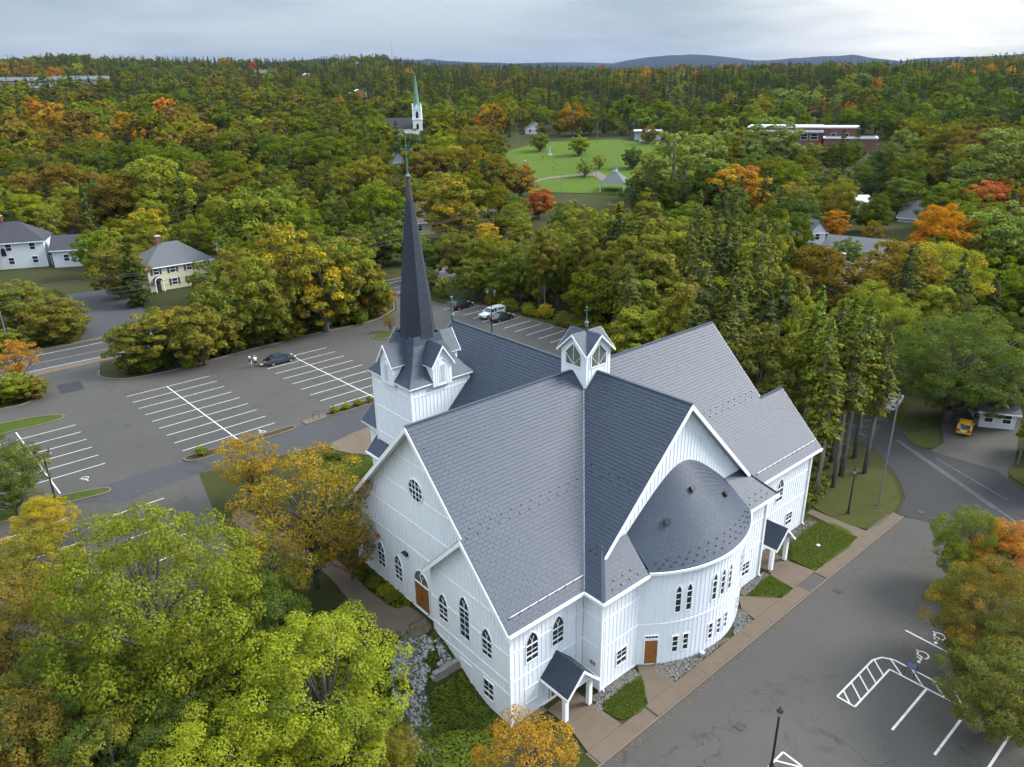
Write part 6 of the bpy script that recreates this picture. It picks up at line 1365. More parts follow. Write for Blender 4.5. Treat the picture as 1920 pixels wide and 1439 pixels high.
(-38.2, 202.0, 6.50, 4.26, 10.3, 'broadC', 'G', 'L', 'green broadleaf tree behind the houses right of the park, seventh from left', 'trees of the town right of the park'),
(-152.5, 101.2, 5.45, 4.02, 8.6, 'broadA', 'D', 'D', 'dark green broadleaf tree behind the houses between the spire and the park, second from left', 'trees of the town between the spire and the park'),
]

# open ground and sight lines between the trees: bearing range and distance range from the near corner of the drive
CLEAR = [(2.5894, 2.9933, 60, 154), (2.3463, 2.5614, 66, 139), (2.9464, 3.042, 72, 144), (2.9244, 3.0042, 90, 176), (2.949, 3.0442, 130, 194), (2.82, 2.9074, 115, 179), (2.4864, 2.5948, 146, 210), (2.5762, 2.6096, 76, 174), (2.0381, 2.0681, 117, 181), (1.9567, 2.036, 116, 175), (1.9794, 2.0293, 106, 157), (1.9846, 2.0204, 157, 221), (1.9128, 1.958, 148, 208), (1.766, 1.9041, 60, 134), (2.2773, 2.444, 178, 389), (2.2705, 2.329, 202, 266), (2.5233, 2.5718, 268, 366), (1.9845, 2.1425, 300, 326), (2.9486, 3.0438, 130, 194), (2.7734, 2.8204, 127, 191), (2.5605, 2.591, 235, 299), (2.2337, 2.2801, 272, 360), (1.9005, 1.9383, 64, 104), (1.9287, 1.9816, 204, 259), (2.935, 3.06, 96, 186), (2.83, 2.91, 104, 160)]

# ---------------------------------------------------------------- trees
def leaf_mat(name, trans=0.38):
    t = NT(name)
    oi = t.n('ShaderNodeObjectInfo'); c1 = oi.outputs['Color']
    c2 = t.n('ShaderNodeAttribute', attribute_name='tint', attribute_type='OBJECT').outputs['Color']
    lobe = t.n('ShaderNodeAttribute', attribute_name='lobe').outputs['Fac']; rnd = t.n('ShaderNodeAttribute', attribute_name='rnd').outputs['Fac']
    f = t.m('FRACT', t.m('ADD', lobe, oi.outputs['Random']))
    f = t.m('ADD', t.ramp(f, 0.55, 0.95), t.m('MULTIPLY', t.m('SUBTRACT', rnd, 0.5), 0.35), True)
    c = t.mix(f, c1, c2)
    hs = t.n('ShaderNodeHueSaturation', {'Color': c, 'Value': t.m('ADD', 0.80, t.m('MULTIPLY', rnd, 0.42)), 'Hue': t.m('ADD', 0.488, t.m('MULTIPLY', lobe, 0.024)), 'Saturation': 1.0}).outputs[0]
    d = t.n('ShaderNodeBsdfDiffuse', {'Color': hs}); tr = t.n('ShaderNodeBsdfTranslucent', {'Color': t.mix(0.25, hs, (0.16, 0.19, 0.01))})
    gl = t.n('ShaderNodeBsdfGlossy', {'Color': (1, 1, 1), 'Roughness': 0.55})
    m1 = t.n('ShaderNodeMixShader', {0: trans, 1: d.outputs[0], 2: tr.outputs[0]}); m2 = t.n('ShaderNodeMixShader', {0: 0.008, 1: m1.outputs[0], 2: gl.outputs[0]})
    t.L.new(m2.outputs[0], t.out.inputs[0]); return t.mat
M['leaf'] = leaf_mat('foliage'); M['needle'] = leaf_mat('needles', 0.18)
M['bark'] = plain('grey_bark', (0.095, 0.085, 0.075), 0.9, 0.35, 3)
M['bark_pale'] = plain('pale_dead_bark', (0.17, 0.16, 0.15), 0.9, 0.3, 3)

def leaf_cloud(P, Nrm, size, nrng, lobe, wl=0.62, mat='leaf', name='crown'):
    """diamond leaves at P facing Nrm"""
    n = len(P); t = nrng.normal(size=(n, 3)); Nrm = Nrm / np.linalg.norm(Nrm, axis=1, keepdims=True)
    a = np.cross(Nrm, t); a /= np.linalg.norm(a, axis=1, keepdims=True) + 1e-9; b = np.cross(Nrm, a)
    s = size * nrng.uniform(0.5, 1.5, (n, 1)) ** 1.0; L = a * s * 0.62; Wd = b * s * 0.62 * wl; sag = Nrm * s * 0.14
    V = np.empty((n, 4, 3)); V[:, 0] = P - L - sag; V[:, 1] = P + Wd; V[:, 2] = P + L - sag; V[:, 3] = P - Wd
    me = bpy.data.meshes.new(name); me.vertices.add(4 * n); me.vertices.foreach_set('co', V.reshape(-1))
    me.loops.add(4 * n); me.loops.foreach_set('vertex_index', np.arange(4 * n, dtype=np.int32)); me.polygons.add(n)
    me.polygons.foreach_set('loop_start', np.arange(0, 4 * n, 4, dtype=np.int32))
    try: me.polygons.foreach_set('loop_total', np.full(n, 4, dtype=np.int32))
    except Exception: pass
    for nm, v in (('rnd', nrng.random(n)), ('lobe', lobe)):
        at = me.attributes.new(nm, 'FLOAT', 'FACE'); at.data.foreach_set('value', np.asarray(v, dtype=np.float32))
    me.update(calc_edges=True); me.validate(); me.materials.append(M[mat]); return me
def broad(seed, R, H, nl, npl, leaf, low=0.16, sparse=0.0, lr=(0.20, 0.34), limbs=8, trunk_r=0.03):
    g = np.random.default_rng(seed); zc = H * (low + 1) / 2; az = H * (1 - low) / 2
    cs = []; tries = 0
    while len(cs) < nl and tries < 6000:
        tries += 1; d = g.normal(size=3); d /= np.linalg.norm(d); rr = g.uniform(0.22, 1.0) ** 0.62
        taper = 1.0 - 0.28 * max(0.0, d[2]) - 0.10 * max(0.0, -d[2])
        p = np.array([R * rr * d[0] * taper, R * rr * d[1] * taper, zc + az * rr * d[2] * 0.92]); r = R * g.uniform(*lr) * (1.18 - 0.42 * rr)
        if any(np.linalg.norm(p - q) < 0.62 * (r + s) * (0.8 + sparse) for q, s in cs): continue
        cs.append((p, r))
    P = []; N_ = []; lo = []
    for p, r in cs:
        n = int(npl * (r / (R * 0.27)) ** 2); d = g.normal(size=(int(n * 1.5), 3)); d /= np.linalg.norm(d, axis=1, keepdims=True)
        ctr = np.array([0, 0, zc]); o = (p - ctr) / (np.linalg.norm(p - ctr) + 1e-6); o = o * 0.8 + np.array([0, 0, 0.45])
        d = d[(d @ o) > g.uniform(-0.75, 0.35, len(d))][:n]; n = len(d)
        q = p + d * (r * g.uniform(0.55, 1.06, (n, 1)) ** 0.7) * np.array([1, 1, 0.72])
        P.append(q); N_.append(d * 0.70 + np.array([0, 0, 0.45]) + g.normal(size=(n, 3)) * 0.30); lo.append(np.full(n, g.random()))
    P = np.concatenate(P); N_ = np.concatenate(N_); lo = np.concatenate(lo)
    me = leaf_cloud(P, N_, leaf, g, lo)
    tb = MB(); top = Vector((g.normal() * 0.03 * H, g.normal() * 0.03 * H, H * 0.78)); r0 = H * trunk_r
    pts = [Vector((0, 0, -0.4)), Vector((0, 0, H * 0.12)), top * 0.45 + Vector((g.normal() * 0.1, g.normal() * 0.1, 0)), top * 0.75, top]
    tb.tube(pts, [r0 * 1.25, r0, r0 * 0.72, r0 * 0.4, r0 * 0.1], 7)
    idx = g.permutation(len(cs))[:limbs * 2]
    for k, i in enumerate(idx):
        e = Vector(cs[i][0]); f = min(0.9, max(0.18, (e.z - H * 0.18) / H)); s = Vector((top.x * f, top.y * f, H * f * 0.78 - 0.04 * H)); m = s.lerp(e, 0.55) + Vector((0, 0, -0.02 * H))
        tb.tube([s, m, e], [r0 * (0.42 if k < limbs else 0.26), r0 * 0.24, r0 * 0.06], 5)
    tm = tb.mesh('trunk', smooth=True, fix=False); tm.materials.append(M['bark']); return me, tm
def conifer(seed, H, R, bare, whorls, per, leaf, tufts, dead=True):
    g = np.random.default_rng(seed); P = []; N_ = []; lo = []; tb = MB(); r0 = H * 0.0105
    tb.tube([(0, 0, -0.3), (g.normal() * 0.05, g.normal() * 0.05, H * 0.4), (g.normal() * 0.08, g.normal() * 0.08, H * 0.75), (0, 0, H * 0.99)], [r0 * 1.2, r0 * 0.95, r0 * 0.5, r0 * 0.08], 7)
    for k in range(whorls):
        u = min(1.0, max(0.0, (k + g.uniform(-0.45, 0.45)) / (whorls - 1))); z = H * (bare + (0.985 - bare) * u); rad = R * (1 - u) ** 0.72 * g.uniform(0.75, 1.12) * min(1.0, 0.45 + u * 3.0) + 0.12
        n = per if u < 0.8 else max(3, per - 2); ph = g.uniform(0, 6.28)
        for j in range(n):
            a = ph + 6.283 * j / n + g.normal() * 0.25; rr = rad * g.uniform(0.45, 1.25); dx, dy = math.cos(a), math.sin(a); droop = rr * g.uniform(0.10, 0.42)
            if g.random() < (0.22 if dead else 0.06) and u < 0.85: continue
            tb.tube([(0, 0, z), (dx * rr * 0.55, dy * rr * 0.55, z - droop * 0.3), (dx * rr * 0.95, dy * rr * 0.95, z - droop)], [r0 * 0.16, r0 * 0.11, r0 * 0.03], 3, cap=False)
            m = max(5, int(tufts * rr / R)); t = g.uniform(0.18, 1.0, m) ** 0.75; w = (0.32 * rr * (1.05 - t) + 0.10) * g.uniform(-1, 1, m)
            q = np.stack([dx * rr * t - dy * w, dy * rr * t + dx * w, z - droop * t ** 1.3 + g.normal(size=m) * 0.10], -1)
            P.append(q); N_.append(np.stack([dx * 0.25 + g.normal(size=m) * 0.4, dy * 0.25 + g.normal(size=m) * 0.4, np.full(m, 0.75)], -1)); lo.append(np.full(m, (g.random() * 0.5 + 0.5 * u) % 1.0))
    if dead:
        for k in range(26):
            z = H * g.uniform(0.18, bare + 0.12); a = g.uniform(0, 6.28); rr = g.uniform(0.5, 1.7)
            tb.tube([(0, 0, z), (math.cos(a) * rr, math.sin(a) * rr, z - g.uniform(-0.1, 0.35))], [r0 * 0.10, r0 * 0.03], 3, cap=False)
    me = leaf_cloud(np.concatenate(P), np.concatenate(N_), leaf, g, np.concatenate(lo), 0.42, 'needle'); tm = tb.mesh('trunk', smooth=True, fix=False); tm.materials.append(M['bark_pale'] if dead else M['bark']); return me, tm
PROTO = {}
PROTO['mapleA'] = (*broad(1, 6.5, 14.0, 230, 960, 0.128, 0.12, 0.06, (0.10, 0.21), 18), 6.5, 14.0)
PROTO['mapleB'] = (*broad(2, 5.5, 11.5, 210, 900, 0.118, 0.10, 0.02, (0.10, 0.22), 16), 5.5, 11.5)
PROTO['mapleC'] = (*broad(3, 4.5, 9.5, 180, 720, 0.112, 0.10, 0.04, (0.11, 0.23), 14), 4.5, 9.5)
PROTO['sparseA'] = (*broad(4, 5.0, 12.0, 130, 330, 0.14, 0.20, 0.10, (0.13, 0.22), 26, 0.018), 5.0, 12.0)
PROTO['sparseB'] = (*broad(5, 3.2, 7.5, 80, 240, 0.125, 0.22, 0.10, (0.14, 0.24), 22, 0.018), 3.2, 7.5)
PROTO['broadA'] = (*broad(6, 4.6, 11.0, 90, 260, 0.28, 0.05, 0.0, (0.15, 0.30)), 4.6, 11.0)
PROTO['broadB'] = (*broad(7, 4.6, 10.5, 96, 260, 0.27, 0.04, 0.0, (0.15, 0.28)), 4.6, 10.5)
PROTO['broadC'] = (*broad(8, 4.2, 12.0, 90, 240, 0.26, 0.06, 0.03, (0.14, 0.28)), 4.2, 12.0)
PROTO['broadD'] = (*broad(9, 3.2, 15.0, 80, 230, 0.25, 0.36, 0.03, (0.18, 0.32), 6, 0.012), 3.2, 15.0)
PROTO['spruceA'] = (*conifer(20, 21.0, 2.9, 0.52, 20, 8, 0.42, 46), 2.9, 21.0)
PROTO['spruceB'] = (*conifer(21, 20.0, 2.7, 0.58, 17, 8, 0.42, 46), 2.7, 20.0)
PROTO['spruceC'] = (*conifer(22, 22.0, 2.8, 0.46, 22, 8, 0.42, 44), 2.8, 22.0)
PROTO['firA'] = (*conifer(23, 15.0, 2.9, 0.06, 26, 9, 0.46, 26, False), 2.9, 15.0)
PROTO['firB'] = (*conifer(24, 13.0, 2.4, 0.05, 24, 9, 0.44, 24, False), 2.4, 13.0)
def place_tree(name, x, y, z, R, H, form, c1, c2, label, group, cat='tree', rng=random.Random(3)):
    cm, tm, r0, h0 = PROTO[form]
    t = thing(name, label, cat, (x, y, z - 0.05), rng.uniform(0, 6.28), group); sx = R / r0; sz = H / h0; t.scale = (sx, sx, sz)
    obj('trunk', tm, None, t); c = obj('crown', cm, None, t)
    v = rng.uniform(0.86, 1.14); c.color = (*[q * v for q in c1], 1.0); c['tint'] = [q * v for q in c2]
    return t
TNAME = {'map': 'maple_tree', 'spa': 'thin_leaved_tree', 'bro': 'broadleaf_tree', 'spr': 'spruce_tree', 'fir': 'fir_tree'}
for (x, y, z, R, H, form, a, b, lab, grp) in TREES:
    place_tree(TNAME[form[:3]], x, y, z, R, H, form, TREE_COLS[a], TREE_COLS[b], lab, grp)
# shrubs: dense undergrowth along the kerb rows and wood edges
rng = random.Random(77)
def shrub_row(pts, n, lab, grp, cols, size=(0.9, 1.8), spread=1.2, name='shrub'):
    L = [(Vector((a[0], a[1])), Vector((b[0], b[1]))) for a, b in zip(pts[:-1], pts[1:])]; tot = sum((b - a).length for a, b in L)
    ordw = 'first second third fourth fifth sixth seventh eighth ninth tenth eleventh twelfth thirteenth fourteenth fifteenth sixteenth seventeenth eighteenth nineteenth twentieth'.split()
    for k in range(n):
        s = tot * (k + rng.uniform(0.2, 0.8)) / n
        for a, b in L:
            l = (b - a).length
            if s <= l: p = a.lerp(b, s / l); break
            s -= l
        x, y = p.x + rng.gauss(0, spread), p.y + rng.gauss(0, spread); R = rng.uniform(*size); c = rng.choice(cols)
        place_tree(name, x, y, tz(x, y) - 0.15 * R, R, R * rng.uniform(1.5, 2.0), 'broadB', TREE_COLS[c], TREE_COLS[rng.choice(cols)], lab + ', ' + (ordw[k] if k < 20 else ordw[n - 1 - k] + ' from the end') + (' in the row' if k < 20 else ''), grp, 'shrub', rng)
shrub_row([(-74.6, -19.5), (-73.6, -10), (-75.0, 8), (-75.0, 22)], 34, 'dense shrub under the kerb-row trees', 'shrubs under the kerb row', ['G', 'D', 'O', 'G'], (1.3, 2.3), 1.1)
shrub_row([(-68, 44.5), (-56, 44.8), (-44, 45.5), (-33, 45.8)], 22, 'yellowish shrub along the far parking bays', 'shrubs by the far bays', ['L', 'O', 'Y', 'G'], (0.9, 1.6), 0.7)
shrub_row([(-99, -60), (-99, -22)], 14, 'dense hedge shrub above the road', 'hedge above the road', ['G', 'O', 'D'], (1.8, 2.8), 1.2)
shrub_row([(-101, -20.5), (-128, -17.5)], 12, 'hedge shrub lining the white house drive', 'hedge along the drive', ['G', 'O', 'D'], (1.5, 2.2), 0.7)
shrub_row([(-77, -44), (-74.5, -34), (-78, -31)], 12, 'olive shrub at the car park entrance', 'shrubs at the entrance', ['O', 'G', 'B'], (1.2, 2.2), 1.0)
shrub_row([(9, 25.5), (4, 33), (2, 44)], 16, 'low shrub at the wood edge by the street lamp', 'wood edge shrubs', ['O', 'K', 'G', 'D'], (0.9, 1.8), 1.2)
shrub_row([(-1, 23), (-14, 25), (-26, 32)], 14, 'dark low shrub under the spruces', 'wood floor shrubs', ['D', 'K', 'G'], (0.9, 1.7), 1.5)
shrub_row([(34, 9), (44, 10), (56, 12)], 9, 'leafy shrub in the bed beside the front bays', 'bed shrubs', ['D', 'O', 'G'], (1.4, 2.2), 1.2)
shrub_row([(26, 20), (30, 14), (33, 10)], 8, 'low shrub under the turning maples', 'bed shrubs under the maples', ['D', 'O', 'B'], (1.0, 1.6), 0.8)
shrub_row([(4, -26), (12, -25), (18, -27)], 9, 'low green shrub on the bank below the bay', 'bank shrubs', ['D', 'G', 'O'], (0.7, 1.2), 1.4)
for k in range(6): 
    place_tree('clipped_bush', -40.5, -3.2 + 1.7 * k, zu + 0.02, 0.62 if k != 3 else 0.4, 1.1, 'broadB', TREE_COLS['L'], TREE_COLS['G'], 'rounded yellow-green bush on the planted strip, ' + ('first', 'second', 'third', 'fourth', 'fifth', 'sixth')[k] + ' from the path', 'bushes on the planted strip', 'bush', rng)
place_tree('clipped_bush', -40.1, -20.2, zu + 0.02, 0.75, 1.3, 'broadB', TREE_COLS['G'], TREE_COLS['L'], 'single round green bush at the tip of the planted strip', None, 'bush', rng)
for k, (x, y, c) in enumerate(((-7.5, -18.0, 'D'), (-6.0, -18.1, 'G'), (-4.6, -18.0, 'L'), (-3.3, -18.0, 'G'), (-29.9, -9.6, 'B'), (-28.8, -9.2, 'D'))):
    place_tree('clipped_bush', x, y, tz(x, y) - 0.1, 0.75, 1.1, 'broadB', TREE_COLS[c], TREE_COLS['O'], 'low garden bush at the foot of the gable wall, ' + ('first', 'second', 'third', 'fourth')[k] + ' from the left' if k < 4 else ('russet', 'dark green')[k - 4] + ' bush at the end of the clipped lawn', 'gable garden bushes', 'bush', rng)

# low leafy ground cover on the bank beside the bay
def ground_cover(P, n, cols, lab, seed, leaf=0.16, h=0.22, rej=None):
    g = np.random.default_rng(seed); f = poly_sampler(P, lambda x, y: tz(x, y), rej); rr = random.Random(seed); pts = [q for q in (f(rr) for _ in range(n)) if q]
    A = np.array(pts); m = len(A); A[:, 2] += g.uniform(0.02, h, m); c = [TREE_COLS[k] for k in cols]
    lob = np.array([0.5 + 0.9 * mnoise.noise((x * 0.6, y * 0.6, 3.3)) for x, y, z in pts]) % 1.0
    me = leaf_cloud(A, np.c_[g.normal(size=(m, 2)) * 0.5, np.ones(m)], leaf, g, lob, 0.6, 'leaf', 'ground_cover'); o = obj('ground_cover', me); o.color = (*c[0], 1); o['tint'] = list(c[1]); o['kind'] = 'stuff'; o['label'] = lab
ground_cover([(5.2, -17.6), (10.2, -17.6), (10.6, -19.5), (14.5, -21.0), (13, -26), (8.5, -24.5), (5.2, -20.8)], 9000, ('G', 'D'), 'dark green leafy ground cover below the bay', 3)
ground_cover([(1.2, -17.6), (4.5, -17.6), (4.4, -20.4), (8.8, -22.2), (8.2, -25.0), (3.0, -24.0), (-1.0, -21.2)], 2200, ('G', 'D'), 'green plants growing through the white rubble', 5)
ground_cover([(-10.3, -17.0), (-2.0, -17.0), (-2.2, -18.3), (-10.6, -18.5)], 1800, ('G', 'B'), 'low border plants along the gable wall', 6)
ground_cover([(-2, -21.5), (12, -26), (18, -24), (20, -34), (4, -46), (-12, -46), (-12, -28)], 22000, ('D', 'B'), 'rough grass and fallen leaves under the near maples', 7, 0.2, 0.15)
ground_cover([(10.5, 24.9), (15.2, 25), (15.4, 30), (10.9, 38), (7.6, 34)], 2600, ('O', 'B'), 'fallen leaves and tufts on the grass corner', 9, 0.11, 0.12)
ground_cover([(25.2, 21.0), (27.6, 14.0), (30.6, 8.6), (44, 8.0), (44, 18), (30, 26)], 6000, ('B', 'O'), 'fallen leaves in the bed under the maples', 10, 0.14, 0.12)

# blades of grass and a few fallen leaves over the lawns, so that their edges are ragged
def grass(P, n, lab, seed, z, col=(0.088, 0.128, 0.014), tint=(0.12, 0.13, 0.02)):
    g = np.random.default_rng(seed); rr = random.Random(seed); f = poly_sampler(P, lambda x, y: z); pts = [q for q in (f(rr) for _ in range(n)) if q]
    A = np.array(pts); m = len(A); A[:, :2] += g.normal(size=(m, 2)) * 0.05; A[:, 2] += g.uniform(0.0, 0.04, m)
    lob = np.array([0.5 + 0.9 * mnoise.noise((x * 0.7, y * 0.7, 9.1)) for x, y, q in pts]) % 1.0
    me = leaf_cloud(A, np.c_[g.normal(size=(m, 2)), g.uniform(0.1, 0.8, m)], 0.11, g, lob, 0.3, 'leaf', 'grass_blades'); o = obj('grass_blades', me); o.color = (*col, 1); o['tint'] = list(tint); o['kind'] = 'stuff'; o['label'] = lab
grass([(13.3, -11.4), (14.75, -11.5), (15.38, -10.8), (15.42, -8.9), (13.5, -7.1), (13.15, -8.5)], 3500, 'short grass of the small lawn by the near porch', 21, ZL + 0.12)
grass([(13.4, 7.3), (15.4, 9.1), (15.3, 10.8), (13.0, 11.2), (13.0, 9.2)], 2600, 'short grass of the lawn by the curved wall', 22, ZL + 0.12)
grass([(12.9, 14.7), (15.0, 14.7), (15.42, 15.6), (15.42, 22.7), (11.5, 23.0), (11.5, 17.0)], 9000, 'short grass of the wide lawn by the far end of the church', 23, ZL + 0.12)
grass([(-31.2, -9.4), (-27.6, -6.5), (-21.2, -7.6), (-19.2, -14.0), (-22.5, -15.6), (-28.5, -13.1)], 9000, 'short grass of the clipped lawn beside the gable', 24, ZU + 0.10)
def fallen(P, n, seed, z, col, lab):
    g = np.random.default_rng(seed); rr = random.Random(seed); f = poly_sampler(P, lambda x, y: z + 0.012); A = np.array([q for q in (f(rr) for _ in range(n)) if q]); m = len(A)
    me = leaf_cloud(A, np.c_[g.normal(size=(m, 2)) * 0.15, np.ones(m)], 0.10, g, g.random(m), 0.8, 'leaf', 'fallen_leaves'); o = obj('fallen_leaves', me); o.color = (*col, 1); o['tint'] = [0.34, 0.12, 0.03]; o['kind'] = 'stuff'; o['label'] = lab
fallen([(16.9, 14), (18.2, 16), (19.0, 30), (24, 22), (25, 15), (31, 8), (29, 5), (23, 12), (17.6, 29), (16.9, 29)], 420, 31, zl, (0.30, 0.17, 0.03), 'scattered fallen leaves on the drive')
fallen([(16.9, -14), (17.4, -14), (17.3, 14), (16.9, 14)], 160, 32, zl, (0.25, 0.15, 0.03), 'fallen leaves along the pavement kerb')
fallen([(-42, -25), (-28, -24), (-24, -28), (-20, -42), (-38, -44)], 500, 33, zu, (0.36, 0.22, 0.03), 'fallen leaves on the lower car park')

HOUSES = [
('house', -168.5, -19.6, 3.94, 1.217, 19.0, 10.0, 6.1, 3.7, 'hip', 'white', 'dark', (4, 2), 0.55, 'white two-storey house with dark hipped roof and brick chimney at the left edge'),
('garage', -160.7, -7.4, 3.73, 1.153, 5.7, 8.0, 4.1, 2.5, 'gable_x', 'white', 'dark', (1, 1), None, 'white garage annex right of the white house'),
('house', -127.7, 5.5, 2.65, 1.589, 13.5, 10.0, 5.2, 3.6, 'hip', 'cream', 'grey', (4, 2), 0.35, 'cream two-storey house with black shutters and arched portico'),
('house', -149.1, 25.0, 3.58, 1.612, 4.9, 9.0, 2.4, 2.6, 'gable_x', 'cream', 'grey', (1, 1), None, 'low grey-roofed outbuilding behind the cream house'),
('shed', -170.8, 20.3, 4.46, 1.543, 4.0, 6.0, 1.7, 2.0, 'gable_y', 'bluegrey', 'grey', (1, 1), None, 'grey gabled shed behind the cream house'),
('shed', -197.3, -0.6, 5.38, 1.396, 4.4, 5.0, 2.9, 1.8, 'gable_y', 'bluegrey', 'grey', (1, 1), None, 'small blue-grey shed among the trees on the left'),
('house', -134.3, 77.6, 3.98, 1.143, 19.4, 12.0, 3.5, 4.4, 'hip', 'cream', 'brown', (5, 1), None, 'cream bungalow with brown hipped roof behind the spire'),
('house', -47.7, 126.1, 3.13, 1.005, 4.0, 8.0, 6.0, 2.3, 'gable_y', 'white', 'grey', (1, 2), None, 'narrow white house end showing between the trees'),
('house', -36.9, 129.3, 3.05, 0.214, 13.2, 8.0, 2.9, 1.9, 'gable_x', 'white', 'grey', (4, 1), None, 'long low white house behind the grey-green tree'),
('cottage', -29.1, 108.0, 2.65, 0.188, 5.0, 7.0, 2.2, 2.0, 'hip', 'bluegrey', 'grey', (2, 1), 0.3, 'grey cottage with a big brick chimney among the trees'),
('shed', -61.2, 179.1, 5.42, 0.779, 4.2, 8.0, 3.7, 1.2, 'gable_x', 'white', 'white', (0, 1), None, 'plain white shed with pale roof beside the orange tree'),
('barn', -44.1, 178.9, 5.07, 0.120, 7.1, 11.0, 1.5, 3.8, 'gable_x', 'grey', 'grey', (0, 1), None, 'barn with broad pale grey roof on the right'),
('house', 13.1, 63.8, -0.25, 0.532, 4.0, 9.0, 2.3, 1.8, 'gable_x', 'white', 'grey', (2, 1), None, 'white house half hidden under the broad dark tree'),
('house', -113.0, 165.0, 6.24, 0.811, 4.8, 8.0, 3.5, 2.1, 'gable_x', 'white', 'grey', (2, 1), None, 'white house glimpsed behind the pale park tree'),
('house', -221.7, 123.6, 11.10, 1.146, 5.7, 8.0, 3.8, 3.4, 'gable_y', 'bluegrey', 'grey', (1, 2), None, 'blue-grey house below the far steeple'),
('house', -71.1, 233.7, 9.89, 0.384, 14.2, 9.0, 2.5, 2.5, 'gable_x', 'white', 'dark', (2, 1), None, 'house with dark blue roof beyond the barn'),
('house', -257.5, 230.4, 18.95, 0.829, 9.5, 9.0, 2.7, 2.7, 'gable_y', 'white', 'grey', (2, 1), None, 'small white house behind the park'),
('house', -825.1, 341.1, 53.63, 1.154, 23.9, 10.0, 5.4, 4.8, 'gable_x', 'white', 'grey', (3, 1), None, 'white house on the hillside left of the steeple'),
('house', -752.0, 353.8, 50.24, 1.456, 15.7, 10.0, 4.5, 4.0, 'gable_y', 'white', 'white', (1, 1), None, 'white gabled house on the hillside nearest the ridge'),
('house', -497.9, 267.9, 35.34, 1.222, 12.6, 10.0, 3.6, 2.8, 'gable_y', 'white', 'white', (0, 1), None, 'white shed on the slope left of the steeple'),
('house', -712.8, 268.4, 45.93, 1.179, 19.4, 10.0, 4.1, 4.1, 'gable_x', 'grey', 'grey', (2, 1), None, 'grey house on the hillside below the white one'),
('house', -517.7, 240.2, 35.87, 1.102, 10.1, 9.0, 2.4, 2.4, 'gable_x', 'white', 'dark', (1, 1), None, 'low white house under the hillside trees'),
('house', -226.4, 308.7, 21.77, 0.650, 5.8, 9.0, 2.9, 2.3, 'gable_y', 'white', 'grey', (1, 1), None, 'tiny white house by the red trees'),
('house', -77.1, 329.1, 17.90, 0.306, 6.3, 8.0, 2.7, 4.0, 'gable_y', 'white', 'white', (0, 1), None, 'white steep gable at the far right'),
('house', -903.9, 492.8, 68.45, 1.055, 22.4, 12.0, 4.2, 3.5, 'gable_x', 'white', 'grey', (2, 1), None, 'house on the skyline left of the mast'),
('house', -437.8, 835.3, 47.63, 0.499, 12.3, 12.0, 4.9, 3.7, 'gable_y', 'red', 'red', (0, 1), None, 'red gabled house on the far wooded slope'),
('house', -393.1, 835.0, 46.77, 0.459, 17.8, 14.0, 4.7, 3.0, 'gable_x', 'white', 'green', (0, 1), None, 'building with green roof on the far wooded slope'),
('house', -416.6, 113.9, 25.02, 1.241, 12.0, 9.0, 2.4, 3.0, 'gable_x', 'grey', 'dark', (0, 1), None, 'dark roof among the trees on the left'),
]

# ---------------------------------------------------------------- houses and other buildings
HC = {'white': plain('house_white', (0.55, 0.58, 0.63), 0.6, 0.06, 1), 'cream': plain('house_cream', (0.52, 0.49, 0.36), 0.6, 0.06, 1), 'bluegrey': plain('house_bluegrey', (0.36, 0.41, 0.47), 0.6, 0.08, 1), 'grey': plain('house_grey', (0.38, 0.38, 0.38), 0.6, 0.08, 1), 'red': plain('house_red', (0.33, 0.10, 0.06), 0.6, 0.1, 1)}
RC = {'dark': plain('roof_dark', (0.026, 0.026, 0.034), 0.8, 0.25, 2), 'grey': plain('roof_grey', (0.075, 0.08, 0.09), 0.8, 0.2, 2), 'brown': plain('roof_brown', (0.07, 0.048, 0.048), 0.8, 0.2, 2), 'white': plain('roof_pale', (0.55, 0.57, 0.60), 0.6, 0.08, 2), 'red': plain('roof_red', (0.28, 0.09, 0.05), 0.7, 0.2, 2), 'green': plain('roof_green', (0.12, 0.24, 0.19), 0.6, 0.15, 2)}
brick = plain('red_brick', (0.15, 0.06, 0.045), 0.85, 0.25, 6); shut = plain('black_shutter', (0.02, 0.02, 0.025), 0.6)
def house_window(root, x, y, z, w, h, shutters=False, side=-1):
    mb = MB(); t = 0.09
    for (a, b, c, d) in ((x - w / 2 - t, z - t, x + w / 2 + t, z), (x - w / 2 - t, z + h, x + w / 2 + t, z + h + t), (x - w / 2 - t, z, x - w / 2, z + h), (x + w / 2, z, x + w / 2 + t, z + h), (x - w / 2, z + h / 2 - 0.03, x + w / 2, z + h / 2 + 0.03)):
        mb.prism([(a, y, b), (c, y, b), (c, y, d), (a, y, d)], (0, side * 0.07, 0))
    o = mb.build('window', M['trim'], root); MB().face([(x - w / 2, y + side * 0.02, z), (x + w / 2, y + side * 0.02, z), (x + w / 2, y + side * 0.02, z + h), (x - w / 2, y + side * 0.02, z + h)]).build('pane', M['glass'], o)
    if shutters:
        for e in (-1, 1): MB().box((x + e * (w / 2 + 0.32), y + side * 0.04, z + h / 2), (0.4, 0.06, h + 0.1)).build('shutter', shut, o)
